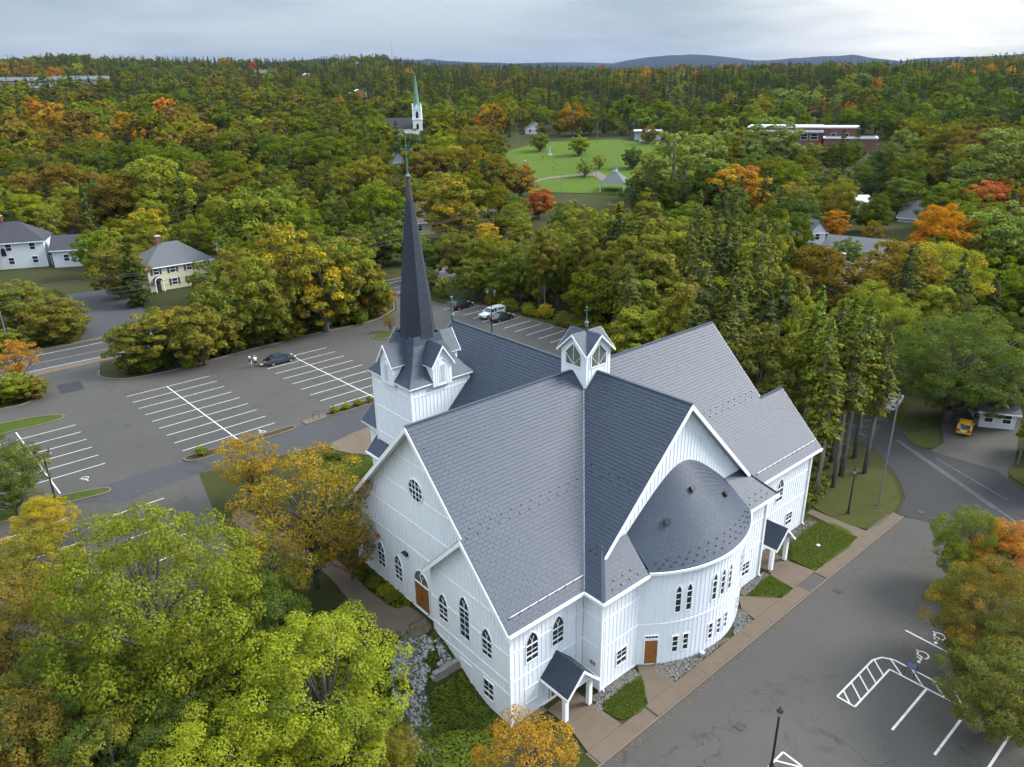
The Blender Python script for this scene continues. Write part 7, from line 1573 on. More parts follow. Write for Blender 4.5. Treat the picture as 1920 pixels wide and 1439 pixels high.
def make_house(name, x, y, z, rz, w, d, h, rh, roof, wc, rc, win, ch, lab):
    t = thing(name, lab, {'shed': 'shed', 'garage': 'garage', 'barn': 'barn', 'cottage': 'house'}.get(name, 'house'), (x, y, z), rz)
    a, b = w / 2, d / 2; zb = -2.5
    base = [(-a, -b), (a, -b), (a, b), (-a, b)]
    mb = MB(); mb.add([(p[0], p[1], zb) for p in base] + [(p[0], p[1], h) for p in base], [(0, 1, 5, 4), (1, 2, 6, 5), (2, 3, 7, 6), (3, 0, 4, 7), (4, 5, 6, 7)])
    if roof == 'gable_x': mb.add([(-a, -b, h), (-a, b, h), (-a, 0, h + rh)], [(0, 1, 2)]); mb.add([(a, -b, h), (a, b, h), (a, 0, h + rh)], [(0, 2, 1)])
    if roof == 'gable_y': mb.add([(-a, -b, h), (a, -b, h), (0, -b, h + rh)], [(0, 1, 2)]); mb.add([(-a, b, h), (a, b, h), (0, b, h + rh)], [(0, 2, 1)])
    mb.build('wall', HC[wc], t)
    ov = 0.4; th = 0.18; k = rh / (b if roof != 'gable_y' else a); zo = h - ov * k; rt = h + rh
    if roof == 'hip':
        rl = max(0.3, a - b); P = [(-a - ov, -b - ov, zo), (a + ov, -b - ov, zo), (a + ov, b + ov, zo), (-a - ov, b + ov, zo), (-rl, 0, rt), (rl, 0, rt)]
        faces = [(0, 1, 5, 4), (1, 2, 5), (2, 3, 4, 5), (3, 0, 4)]
    elif roof == 'gable_x':
        P = [(-a - ov, -b - ov, zo), (a + ov, -b - ov, zo), (a + ov, b + ov, zo), (-a - ov, b + ov, zo), (-a - ov, 0, rt), (a + ov, 0, rt)]; faces = [(0, 1, 5, 4), (2, 3, 4, 5)]
    else:
        P = [(-a - ov, -b - ov, zo), (-a - ov, b + ov, zo), (a + ov, b + ov, zo), (a + ov, -b - ov, zo), (0, -b - ov, rt), (0, b + ov, rt)]; faces = [(1, 0, 4, 5), (3, 2, 5, 4)]
    ro = None
    for f in faces:
        mb = MB(); mb.prism([Vector(P[i]) + Vector((0, 0, 0.02)) for i in f], (0, 0, th)); r_ = mb.build('roof', RC[rc], t); ro = ro or r_
    mb = MB(); mb.box((0, -b - ov - 0.04, zo + 0.02), (w + 2 * ov, 0.08, 0.2)); mb.build('fascia', M['trim'], t)
    n, fl = win
    for j in range(fl):
        z0 = h * (j + 0.35) / fl
        hh = min(1.45, h / fl * 0.5)
        for i in range(n):
            xx = -a + w * (i + 0.5) / n
            if wc == 'cream' and fl == 2 and j == 0 and i == 0: continue
            house_window(t, xx, -b, z0, min(1.1, w / (n + 1) * 0.5 + 0.25), hh, wc == 'cream' and fl == 2)
    if ch is not None:
        cx_ = -a + w * ch; mb = MB(); mb.box((cx_, 0, h + rh * 0.75 + 0.6), (0.9, 0.7, rh * 0.5 + 1.9)); c = mb.build('chimney', brick, t)
        MB().box((cx_, 0, h + rh + 1.6), (1.1, 0.9, 0.18)).build('cap', HC['grey'], c)
    return t, a, b, h
for H_ in HOUSES:
    t, a, b, h = make_house(*H_)
    lab = H_[-1]
    if 'portico' in lab:
        x0 = -a + (2 * a) / 8; mb = MB(); N_ = 10
        mb.add([(x0 - 0.9 * math.cos(math.pi * k / N_), yy, 2.3 + 0.8 * math.sin(math.pi * k / N_)) for yy in (-b - 1.2, -b) for k in range(N_ + 1)], [(k, k + 1, N_ + 2 + k, N_ + 1 + k) for k in range(N_)]); p = mb.build('portico', RC['grey'], t)
        for e in (-1, 1): MB().box((x0 + e * 0.8, -b - 1.05, 1.15), (0.16, 0.16, 2.3)).build('column', M['trim'], p)
        mb = MB()
        for k in range(N_): mb.bar((x0 - 0.86 * math.cos(math.pi * k / N_), -b - 1.2, 2.28 + 0.78 * math.sin(math.pi * k / N_)), (x0 - 0.86 * math.cos(math.pi * (k + 1) / N_), -b - 1.2, 2.28 + 0.78 * math.sin(math.pi * (k + 1) / N_)), 0.16)
        mb.build('arch', M['trim'], p); MB().box((x0, -b - 0.04, 1.1), (1.0, 0.08, 2.1)).build('door', shut, t)
    if 'garage annex' in lab:
        MB().box((-a - 0.6, 0, 1.3), (1.3, 2.4, 2.6)).build('link_porch', HC['white'], t); MB().box((-a - 0.6, -1.25, 1.1), (0.9, 0.06, 2.0)).build('door', brick, t)
        MB().prism([(-a - 1.4, -1.6, 2.6), (-a + 0.1, -1.6, 2.6), (-a + 0.1, 1.2, 3.4), (-a - 1.4, 1.2, 3.4)], (0, 0, 0.15)).build('link_roof', RC['dark'], t)
    if 'dark hipped' in lab:
        MB().prism([(1.2 + 0.5 * math.cos(q), -b - 0.02, 3.9 + 0.95 * math.sin(q)) if math.sin(q) > 0 else (1.2 + 0.5 * math.cos(q), -b - 0.02, 3.0) for q in [math.pi * 2 * k / 16 for k in range(16)]], (0, -0.05, 0)).build('arched_window', M['glass'], t)
# far church with white steeple
fc = thing('steeple_church', 'distant church with white steeple and green copper spire', 'church', (-272.3, 168.5, 16.0), 0.95)
cw = plain('steeple_white', (0.80, 0.82, 0.83), 0.5, 0.04, 1)
MB().box((0, 0, 3.5), (4.6, 4.6, 8)).build('tower_base', cw, fc)
MB().box((0, 0, 9.0), (4.4, 4.4, 5.5)).build('tower', cw, fc); MB().box((0, 0, 11.85), (5.0, 5.0, 0.4)).build('cornice', cw, fc)
MB().box((0, 0, 14.2), (3.7, 3.7, 4.6)).build('belfry', cw, fc)
for nx, ny in ((0, -1), (1, 0), (-1, 0), (0, 1)):
    w = Wall((nx * 1.86, ny * 1.86, 0), (-ny, nx, 0), (nx, ny, 0)); MB().prism([w.p(s, z) for s, z in arch_outline(0, 12.4, 1.3, 14.4, 15.6)], w.N * 0.08).build('belfry_opening', M['glass'], fc)
    MB().prism([w.p(-1.6, 16.3), w.p(1.6, 16.3), w.p(0, 18.6)], w.N * 0.3).build('gablet', cw, fc)
    w = Wall((nx * 2.21, ny * 2.21, 0), (-ny, nx, 0), (nx, ny, 0)); MB().prism([w.p(s, z) for s, z in arch_outline(0, 6.9, 1.2, 9.0, 10.2)], w.N * 0.08).build('tower_window', M['glass'], fc)
for e in (-1, 1):
    for g_ in (-1, 1): MB().lathe([(0.4, 0), (0.35, 4.8), (0.0, 7.4)], (e * 1.9, g_ * 1.9, 11.9), 6).build('pinnacle', cw, fc)
so_ = MB().lathe([(1.9, 0), (1.25, 3.0), (0.12, 15.5), (0.03, 16.5)], (0, 0, 16.3), 8).build('spire', plain('spire_green', (0.10, 0.21, 0.17), 0.6, 0.2, 1), fc)
MB().prism([(-17, 0.5, 7.5), (-17, 8.5, 7.5), (-17, 4.5, 12.5)], (15.5, 0, 0)).build('nave_roof', RC['dark'], fc); MB().box((-9.5, 4.5, 3), (15.5, 7.4, 9)).build('nave_wall', cw, fc)
MB().prism([(-24, -1.5, 5.0), (-24, 6, 5.0), (-24, 2.2, 8.5)], (9, 0, 0)).build('annex_roof', RC['dark'], fc); MB().box((-19.5, 2.2, 2), (8.6, 7, 6)).build('annex_wall', cw, fc)
# brick school with flat roofs
sc_ = thing('school_building', 'red brick school with flat white-edged roofs beyond the park', 'school', (-127.0, 276.0, 15.3), 0.48)
for (x, y_, w, d, h) in ((-14, 3, 30, 18, 8.2), (8, 4, 14, 14, 8.0), (12, -7, 20, 12, 4.4)):
    MB().box((x, y_, h / 2 - 1), (w, d, h + 2)).build('wall', brick, sc_); MB().box((x, y_, h + 0.25), (w + 0.8, d + 0.8, 0.5)).build('roof_edge', RC['white'], sc_); MB().box((x, y_, h + 0.53), (w - 0.8, d - 0.8, 0.06)).build('roof', RC['grey'] if h < 5 else RC['white'], sc_)
for k in range(7): house_window(sc_, -26 + 4 * k, -6.02, 3.6, 2.6, 2.4)
for k in range(2): house_window(sc_, 5.5 + 5 * k, -3.02, 3.6, 1.8, 2.4)
MB().box((-14, -6.4, 6.9), (31, 1.0, 0.9)).build('canopy', RC['white'], sc_)
fb = thing('flat_building', 'low dark building with white fascia at the back of the park', 'building', (-200.5, 251.5, 16.6), 0.69)
MB().box((0, 0, 2), (12.5, 9, 5)).build('wall', HC['bluegrey'], fb); MB().box((0, -0.6, 4.6), (13.4, 10.4, 0.5)).build('roof', RC['white'], fb); MB().box((0, -5.2, 3.6), (4, 3, 0.25)).build('porch_roof', RC['white'], fb)
gz_ = thing('pavilion', 'open park pavilion with pale grey pyramid roof and small lantern', 'pavilion', (-136.5, 157.0, 7.2), 0.5)
MB().add([(-4.6, -4.6, 3.0), (4.6, -4.6, 3.0), (4.6, 4.6, 3.0), (-4.6, 4.6, 3.0), (-0.7, -0.7, 6.6), (0.7, -0.7, 6.6), (0.7, 0.7, 6.6), (-0.7, 0.7, 6.6)], [(0, 1, 5, 4), (1, 2, 6, 5), (2, 3, 7, 6), (3, 0, 4, 7), (0, 3, 2, 1)]).build('roof', plain('pavilion_roof', (0.085, 0.092, 0.105), 0.7, 0.1, 2), gz_)
MB().box((0, 0, 6.9), (1.3, 1.3, 1.0)).build('lantern', HC['white'], gz_); MB().lathe([(1.1, 0), (0.2, 1.2), (0.03, 1.7)], (0, 0, 7.4), 4).build('lantern_roof', RC['grey'], gz_)
for e in (-1, 1):
    for g_ in (-1, 1): MB().box((e * 4.1, g_ * 4.1, 1.4), (0.25, 0.25, 3.3)).build('post', HC['white'], gz_)
ar = thing('arena', 'long low arena building with ribbed grey roof on the far left', 'arena', (-763.7, 100.3, 46.5), 1.39)
for (x, w, h) in ((-16, 62, 6.5), (38, 44, 7.2)):
    MB().box((x, 8, h / 2 - 2), (w, 16, h + 4)).build('wall', HC['grey'], ar); MB().prism([(x - w / 2 - 1, -1.5, h), (x - w / 2 - 1, 17.5, h), (x - w / 2 - 1, 8, h + 3.2)], (w + 2, 0, 0)).build('roof', RC['grey'], ar)
MB().box((-5, 0.2, 1.2), (80, 0.5, 2.2)).build('wall_panel', HC['bluegrey'], ar)
ms = thing('radio_mast', 'thin radio mast on the skyline behind the steeple', 'mast', (-887.0, 548.7, 62.0))
mb = MB()
for k in range(3): mb.tube([(0.8 * math.cos(k * 2.09), 0.8 * math.sin(k * 2.09), 0), (0.25 * math.cos(k * 2.09), 0.25 * math.sin(k * 2.09), 40)], 0.16, 4)
for k in range(13):
    z = 3 * k; r = 0.8 - 0.55 * z / 40
    for j in range(3): mb.tube([(r * math.cos(j * 2.09), r * math.sin(j * 2.09), z), (r * 0.95 * math.cos(j * 2.09 + 2.09), r * 0.95 * math.sin(j * 2.09 + 2.09), z + 2.6)], 0.06, 3)
mb.build('lattice', HC['grey'], ms); MB().tube([(0, 0, 39), (0, 0, 46)], 0.14, 5).build('antenna', HC['grey'], ms)
# park: lawn, paths
def drape(name, pts, off, mat, label, step=4.0):
    xs = [p[0] for p in pts]; ys = [p[1] for p in pts]; bm = bmesh.new(); vs = [bm.verts.new((x, y, 0)) for x, y in pts]; bm.faces.new(vs)
    for ax, lo, hi in ((0, min(xs), max(xs)), (1, min(ys), max(ys))):
        v = lo + step
        while v < hi:
            co = (v, 0, 0) if ax == 0 else (0, v, 0); no = (1, 0, 0) if ax == 0 else (0, 1, 0)
            bmesh.ops.bisect_plane(bm, geom=bm.verts[:] + bm.edges[:] + bm.faces[:], plane_co=co, plane_no=no); v += step
    for v in bm.verts: v.co.z = tz(v.co.x, v.co.y) + off
    bmesh.ops.recalc_face_normals(bm, faces=bm.faces)
    for f in bm.faces:
        if f.normal.z < 0: f.normal_flip()
    me = bpy.data.meshes.new(name); bm.to_mesh(me); bm.free(); o = obj(name, me, M[mat]); o['kind'] = 'structure'; o['label'] = label; return o
M['park'] = ground_mat('park_grass', ((0.054, 0.094, 0.008), (0.064, 0.104, 0.010), (0.074, 0.102, 0.014), (0.044, 0.078, 0.007)), (0.02, 0.12, 0.8), 0.2)
drape('park_lawn', [(-170.08, 131.48), (-149.20, 140.45), (-128.41, 155.41), (-126.52, 197.71), (-139.90, 227.05), (-160.90, 234.11), (-209.54, 241.00), (-231.26, 208.88), (-222.29, 181.23)], 0.15, 'park', 'open green park lawn', 6.0)
pth = [(-168.59, 148.19), (-169.15, 156.86), (-165.33, 165.80), (-161.49, 172.00), (-163.14, 177.30), (-147.18, 168.19), (-148.82, 164.27), (-158.49, 169.42), (-162.59, 163.04), (-166.38, 154.23), (-165.61, 145.99)]
drape('park_path', pth, 0.25, 'kerb', 'pale curving path across the park', 5.0)
drape('park_road', [(-274.82, 181.25), (-245.40, 172.67), (-230.72, 172.81), (-236.71, 179.17), (-254.78, 181.73), (-282.10, 189.81)], 0.3, 'road', 'grey road bend below the steeple', 6.0)
drape('hill_road', [(-542.76, 217.68), (-589.58, 242.98), (-739.45, 314.05), (-743.15, 311.70), (-591.32, 240.97), (-544.66, 215.10)], 0.4, 'kerb', 'pale road climbing the hillside', 12.0)

# ---------------------------------------------------------------- vehicles
def paint_mat(name, col): return plain(name, col, 0.22, 0.04, 1.0, spec=0.6)
tyre = plain('tyre_rubber', (0.018, 0.018, 0.018), 0.85); rim = plain('alloy_rim', (0.42, 0.43, 0.45), 0.3, metal=0.7); headl = plain('headlamp', (0.6, 0.62, 0.64), 0.1); taill = plain('tail_lamp', (0.38, 0.015, 0.02), 0.2); plate = plain('number_plate', (0.6, 0.6, 0.6), 0.5); trimb = plain('dark_trim', (0.02, 0.02, 0.022), 0.5); carglass = plain('car_glass', (0.03, 0.04, 0.05), 0.05, spec=0.7)
def loft(mb, st, mi=0):
    """stations: list of rings with equal point count"""
    n = len(st[0]); b = len(mb.v); V = [p for r in st for p in r]; F = []
    for i in range(len(st) - 1):
        for k in range(n): F.append((i * n + k, i * n + (k + 1) % n, (i + 1) * n + (k + 1) % n, (i + 1) * n + k))
    F.append(tuple(range(n))[::-1]); F.append(tuple(range((len(st) - 1) * n, len(st) * n))); mb.add(V, F, mi)
def car(name, label, loc, rz, paint, kind='sedan', boot=False, group=None):
    t = thing(name, label, 'pickup' if kind == 'pickup' else 'car', loc, rz, group)
    L, Wd = {'sedan': (4.6, 1.8), 'suv': (4.5, 1.84), 'pickup': (5.2, 1.86), 'hatch': (4.0, 1.72)}[kind]; hw = Wd / 2
    belt = {'sedan': 0.90, 'suv': 1.05, 'pickup': 1.08, 'hatch': 0.95}[kind]; top = {'sedan': 1.43, 'suv': 1.68, 'pickup': 1.72, 'hatch': 1.48}[kind]; gc = 0.24 if kind in ('sedan', 'hatch') else 0.34
    hood = belt - 0.10; boot_z = belt + (0.02 if kind == 'sedan' else 0.0); a = L / 2
    prof = [(-a, gc + 0.16, 0.72, 0.86), (-a + 0.12, gc, boot_z - 0.1, 0.94), (-a + 0.55, gc - 0.02, boot_z, 0.99), (-a + 1.1, gc - 0.04, belt + 0.02, 1.0), (0, gc - 0.04, belt, 1.0), (a - 1.45, gc - 0.04, belt - 0.01, 1.0), (a - 0.9, gc - 0.03, hood, 0.985), (a - 0.35, gc, hood - 0.08, 0.94), (a - 0.06, gc + 0.08, 0.62 if kind != 'pickup' else 0.8, 0.86), (a, gc + 0.16, 0.56 if kind != 'pickup' else 0.72, 0.80)]
    rings = []
    for x, zb, zt, k in prof:
        y = hw * k; m = (zb + zt) / 2
        rings.append([(x, -y * 0.93, zb), (x, -y, zb + 0.12), (x, -y, m + 0.05), (x, -y * 0.965, zt - 0.05), (x, -y * 0.88, zt), (x, 0, zt + 0.02), (x, y * 0.88, zt), (x, y * 0.965, zt - 0.05), (x, y, m + 0.05), (x, y, zb + 0.12), (x, y * 0.93, zb)])
    mb = MB(); loft(mb, rings); b = mb.build('body', paint, t); shade_angle(b.data, 32)
    # greenhouse
    if kind == 'sedan': G = [(-a + 0.62, belt, 0.86), (-a + 1.35, top - 0.04, 0.72), (-0.25, top, 0.73), (0.45, top - 0.06, 0.70), (a - 1.28, belt - 0.02, 0.86)]
    elif kind == 'pickup': G = [(-0.55, belt, 0.9), (-0.42, top - 0.02, 0.80), (0.1, top, 0.80), (0.6, top - 0.06, 0.78), (1.15, belt, 0.88)]
    else: G = [(-a + 0.12, belt, 0.86), (-a + 0.5, top - 0.06, 0.76), (-0.4, top, 0.78), (0.35, top - 0.05, 0.75), (a - 1.35, belt, 0.87)]
    mb = MB(); st = []
    for x, z, k in G:
        y = hw * k; yb = hw * 0.9
        f = (z - belt) / (top - belt); st.append([(x, -yb, belt - 0.03), (x, -(yb + (y - yb) * max(f, 0)), z), (x, 0, z + 0.015), (x, (yb + (y - yb) * max(f, 0)), z), (x, yb, belt - 0.03)])
    loft(mb, st); gh = mb.build('glasshouse', carglass, t); shade_angle(gh.data, 25)
    x0, x1 = G[1][0], G[3][0]; yr = hw * G[2][2]
    mb = MB(); mb.add([(x0 - 0.04, -yr * 0.97, G[1][1] + 0.012), (x1 + 0.03, -yr * 0.95, G[3][1] + 0.012), (x1 + 0.03, yr * 0.95, G[3][1] + 0.012), (x0 - 0.04, yr * 0.97, G[1][1] + 0.012), ((x0 + x1) / 2, -yr * 0.98, top + 0.016), ((x0 + x1) / 2, yr * 0.98, top + 0.016), ((x0 + x1) / 2, 0, top + 0.04), (x0, 0, G[1][1] + 0.035), (x1, 0, G[3][1] + 0.035)], [(0, 4, 6, 7), (4, 1, 8, 6), (7, 6, 5, 3), (6, 8, 2, 5)]); r = mb.build('roof', paint, t); shade_angle(r.data, 60)
    for e in (-1, 1):
        for p, q in ((G[0], G[1]), (G[3], G[4])): 
            MB().bar((p[0], e * hw * 0.885, p[1] if p[1] > belt - 0.1 else belt), (q[0], e * (hw * (q[2] if q[1] > belt + 0.1 else 0.885)), q[1]), 0.07, 0.05).build('pillar', paint, t)
        xm = (G[1][0] + G[3][0]) / 2 - 0.02; MB().bar((xm, e * hw * 0.905, belt - 0.02), (xm, e * (yr + 0.005), top - 0.02), 0.08, 0.05).build('pillar', paint, t)
        MB().box((a - 1.42, e * (hw + 0.08), belt + 0.04), (0.14, 0.18, 0.12)).build('mirror', paint, t)
        MB().box((a - 0.14, e * hw * 0.66, hood - 0.17 if kind != 'pickup' else 0.86), (0.26, 0.36, 0.14)).build('headlight', headl, t)
        MB().box((-a + 0.08, e * hw * 0.70, boot_z - 0.18), (0.2, 0.40, 0.17)).build('tail_light', taill, t)
        for x in (-a + 0.9, a - 0.88):
            wr = 0.33 if kind in ('sedan', 'hatch') else 0.37; c = Vector((x, e * (hw - 0.09), wr))
            mb = MB(); N_ = 16; 
            prof_ = [(wr * 0.62, -0.1), (wr * 0.96, -0.1), (wr, -0.06), (wr, 0.06), (wr * 0.96, 0.1), (wr * 0.62, 0.1)]
            V = [(c.x + rr * math.cos(2 * math.pi * k / N_), c.y + yy, c.z + rr * math.sin(2 * math.pi * k / N_)) for rr, yy in prof_ for k in range(N_)]
            mb.add(V, [(i * N_ + k, i * N_ + (k + 1) % N_, (i + 1) * N_ + (k + 1) % N_, (i + 1) * N_ + k) for i in range(5) for k in range(N_)]); wo = mb.build('wheel', tyre, t)
            mb = MB(); V = [(c.x + rr * math.cos(2 * math.pi * k / 10), c.y + e * yy, c.z + rr * math.sin(2 * math.pi * k / 10)) for rr, yy in ((wr * 0.64, 0.09), (wr * 0.5, 0.07), (wr * 0.12, 0.10)) for k in range(10)]
            mb.add(V, [(i * 10 + k, i * 10 + (k + 1) % 10, (i + 1) * 10 + (k + 1) % 10, (i + 1) * 10 + k) for i in range(2) for k in range(10)] + [tuple(range(20, 30))]); mb.build('rim', rim, wo)
            mb = MB()    # dark wheel arch
            V = [(c.x + (wr + 0.05) * math.cos(math.pi * k / 8), e * (hw * 0.998 + 0.004), max(gc, c.z + (wr + 0.05) * math.sin(math.pi * k / 8))) for k in range(9)]; mb.add(V, [tuple(range(9))]); mb.build('wheel_arch', trimb, t)
    MB().box((a - 0.02, 0, gc + 0.28), (0.06, Wd * 0.5, 0.16)).build('grille', trimb, t); MB().box((-a - 0.005, 0, 0.62), (0.03, 0.4, 0.13)).build('number_plate', plate, t)
    if kind == 'pickup':
        mb = MB(); st = []
        for x, z, k in ((-a + 0.06, belt + 0.45, 0.86), (-a + 0.12, top - 0.02, 0.80), (-1.2, top + 0.06, 0.82), (-0.62, top + 0.04, 0.82)):
            y = hw * k; st.append([(x, -hw * 0.93, belt - 0.02), (x, -y, z), (x, 0, z + 0.03), (x, y, z), (x, hw * 0.93, belt - 0.02)])
        loft(mb, st); c = mb.build('canopy', paint, t); shade_angle(c.data, 30)
        for e in (-1, 1): MB().bar((-a + 0.35, e * hw * 0.885, belt + 0.33), (-0.75, e * hw * 0.885, belt + 0.36), 0.05, 0.26).build('canopy_window', carglass, c); MB().bar((-a + 0.3, e * 0.55, top + 0.1), (-0.7, e * 0.55, top + 0.13), 0.04).build('roof_rail', rim, c)
    if boot:
        MB().prism([(-a + 0.66, -0.68, belt + 0.06), (-a + 0.66, 0.68, belt + 0.06), (-a + 0.28, 0.66, belt + 0.62), (-a + 0.28, -0.66, belt + 0.62)], (-0.04, 0, 0.0)).build('open_boot_lid', paint, t)
        MB().box((-a + 0.36, 0, belt + 0.025), (0.5, 1.3, 0.03)).build('boot_opening', trimb, t)
    return t
pm = {k: paint_mat('paint_' + k, v) for k, v in {'black': (0.012, 0.013, 0.017), 'navy': (0.035, 0.042, 0.055), 'white': (0.62, 0.63, 0.64), 'darkgreen': (0.022, 0.032, 0.034), 'yellow': (0.55, 0.30, 0.015), 'red': (0.20, 0.02, 0.02), 'silver': (0.38, 0.40, 0.42)}.items()}
car('parked_car', 'dark grey sedan with its boot lid raised in the open car park', (-63.5, 0.0, zu), math.radians(90), pm['navy'], 'sedan', boot=True)
car('parked_car', 'black hatchback parked in the far bays beyond the ridge cross', (-68.2, 38.3, zu), math.radians(92), pm['black'], 'suv')
car('pickup_truck', 'white pickup with canopy parked nose out in the far bays', (-60.0, 38.9, zu), math.radians(-88), pm['white'], 'pickup')
car('parked_car', 'dark green sedan parked beside the white pickup', (-57.2, 38.9, zu), math.radians(92), pm['darkgreen'], 'sedan')
car('parked_car', 'yellow car on the apron under the broad dark tree', (13.0, 56.2, zl), math.radians(104), pm['yellow'], 'hatch')
car('pickup_truck', 'white pickup glimpsed between the spruces by the street', [(3.42, 57.45)][0] + (tz(*[(3.42, 57.45)][0]),), math.radians(100), pm['white'], 'pickup')
p_ = [(-41.17, 120.26)][0]; car('parked_car', 'dark red car beside the long white house', (p_[0], p_[1], tz(*p_)), 0.6, pm['red'], 'suv')
p_ = [(-193.52, 240.72)][0]; car('parked_car', 'white car in front of the low building behind the park', (p_[0], p_[1], tz(*p_) + 0.2), 0.9, pm['white'], 'sedan')
car('passing_car', 'silver car on the road half hidden by the kerb-row trees', (-87.4, -11.5, zu), math.radians(90), pm['silver'], 'sedan')
bag = MB(); bag.box((0, 0, 0.1), (0.7, 0.42, 0.2)); bo_ = bag.build('bag', trimb); bo_.location = (-63.9, -2.75, zu); tag(bo_, 'flat dark bag lying behind the car with the raised boot', 'bag'); MB().box((0, 0, 0.215), (0.62, 0.34, 0.02)).build('lid_panel', headl, bo_)
# ---------------------------------------------------------------- people
skin = plain('skin', (0.42, 0.24, 0.17), 0.6)
def person(label, loc, rz, shirt, shorts, hair, hatm=None, arm=0.0):
    t = thing('person', label, 'person', loc, rz)
    me = bpy.data.meshes.new('body')
    J = {'pel': (0, 0, 0.92), 'sp': (0, 0.01, 1.12), 'ch': (0, 0.02, 1.34), 'nk': (0, 0.01, 1.50), 'hd': (0, -0.01, 1.60), 'ht': (0, -0.01, 1.72),
         'lh': (0.10, 0, 0.88), 'lk': (0.11, -0.03, 0.48), 'la': (0.12, 0.0, 0.08), 'lf': (0.13, -0.14, 0.04), 'rh': (-0.10, 0, 0.88), 'rk': (-0.12, -0.02, 0.48), 'ra': (-0.13, 0.02, 0.08), 'rf': (-0.14, -0.12, 0.04),
         'ls': (0.19, 0.01, 1.40), 'le': (0.25, 0.03, 1.13), 'lw': (0.25 - 0.06 * arm, -0.08 - 0.16 * arm, 0.90 + 0.16 * arm), 'lhd': (0.24 - 0.1 * arm, -0.11 - 0.22 * arm, 0.82 + 0.18 * arm), 'rs': (-0.19, 0.01, 1.40), 're': (-0.26, 0.03, 1.13), 'rw': (-0.25, -0.06, 0.90), 'rhd': (-0.25, -0.08, 0.82)}
    K = list(J); E = [('pel', 'sp'), ('sp', 'ch'), ('ch', 'nk'), ('nk', 'hd'), ('hd', 'ht'), ('pel', 'lh'), ('lh', 'lk'), ('lk', 'la'), ('la', 'lf'), ('pel', 'rh'), ('rh', 'rk'), ('rk', 'ra'), ('ra', 'rf'), ('ch', 'ls'), ('ls', 'le'), ('le', 'lw'), ('lw', 'lhd'), ('ch', 'rs'), ('rs', 're'), ('re', 'rw'), ('rw', 'rhd')]
    me.from_pydata([J[k] for k in K], [(K.index(a), K.index(b)) for a, b in E], [])
    o = obj('body', me, skin, t); sm = o.modifiers.new('skin', 'SKIN'); ss = o.modifiers.new('sub', 'SUBSURF'); ss.levels = ss.render_levels = 1
    Rd = {'pel': 0.15, 'sp': 0.14, 'ch': 0.16, 'nk': 0.06, 'hd': 0.095, 'ht': 0.08, 'lh': 0.10, 'rh': 0.10, 'lk': 0.065, 'rk': 0.065, 'la': 0.045, 'ra': 0.045, 'lf': 0.035, 'rf': 0.035, 'ls': 0.065, 'rs': 0.065, 'le': 0.045, 're': 0.045, 'lw': 0.033, 'rw': 0.033, 'lhd': 0.035, 'rhd': 0.035}
    for i, k in enumerate(K): me.skin_vertices[0].data[i].radius = (Rd[k], Rd[k]); me.skin_vertices[0].data[i].use_root = (k == 'pel')
    def shell(name, segs, mat):
        mb = MB()
        for pts, rr in segs: mb.tube(pts, rr, 10)
        s = mb.build(name, mat, t, smooth=True)
    shell('shirt', [([(0, 0, 0.86), (0, 0.01, 1.1), (0, 0.02, 1.34), (0, 0.01, 1.47)], [0.185, 0.175, 0.20, 0.08]), ([(0.13, 0.01, 1.41), (0.21, 0.01, 1.36), (0.25, 0.03, 1.13)], [0.085, 0.085, 0.07]), ([(-0.13, 0.01, 1.41), (-0.21, 0.01, 1.36), (-0.26, 0.03, 1.13)], [0.085, 0.085, 0.07])], shirt)
    shell('shorts', [([(0.09, 0, 0.92), (0.11, -0.02, 0.70), (0.115, -0.03, 0.52)], [0.12, 0.105, 0.10]), ([(-0.09, 0, 0.92), (-0.11, -0.02, 0.70), (-0.12, -0.02, 0.52)], [0.12, 0.105, 0.10])], shorts)
    for e in (-1, 1): MB().box((0.125 * e, -0.06, 0.045), (0.10, 0.27, 0.09)).build('shoe', trimb, t)
    MB().lathe([(0.085, 0), (0.108, 0.05), (0.10, 0.13), (0.04, 0.17)], (0, 0.012, 1.61), 12).build('hair', hair, t)
    for e in (-1, 1): MB().box((0.035 * e, -0.105, 1.635), (0.018, 0.01, 0.012)).build('eye', trimb, t)
    MB().bar((0, -0.10, 1.63), (0, -0.125, 1.60), 0.022).build('nose', skin, t); MB().box((0, -0.10, 1.568), (0.05, 0.012, 0.012)).build('mouth', plain('lips', (0.3, 0.1, 0.09), 0.6), t)
    if hatm: MB().lathe([(0.17, 0), (0.165, 0.02), (0.112, 0.03), (0.10, 0.11), (0.03, 0.13)], (0, 0, 1.68), 12).build('hat', hatm, t)
    return t
cl = {k: plain('cloth_' + k, v, 0.85) for k, v in {'purple': (0.045, 0.025, 0.12), 'white': (0.70, 0.72, 0.74), 'pale': (0.45, 0.38, 0.36), 'black': (0.02, 0.02, 0.024), 'grey': (0.2, 0.2, 0.22), 'blond': (0.32, 0.22, 0.12), 'red': (0.35, 0.04, 0.03), 'blue': (0.06, 0.1, 0.3)}.items()}
person('person in dark purple top and pale shorts wearing a white sun hat', (-64.3, -4.25, zu), math.radians(60), cl['purple'], cl['pale'], cl['grey'], cl['white'], 1.0)
person('person in white shirt and black shorts standing behind the car', (-64.4, -3.45, zu), math.radians(70), cl['white'], cl['black'], cl['blond'], None, 0.4)
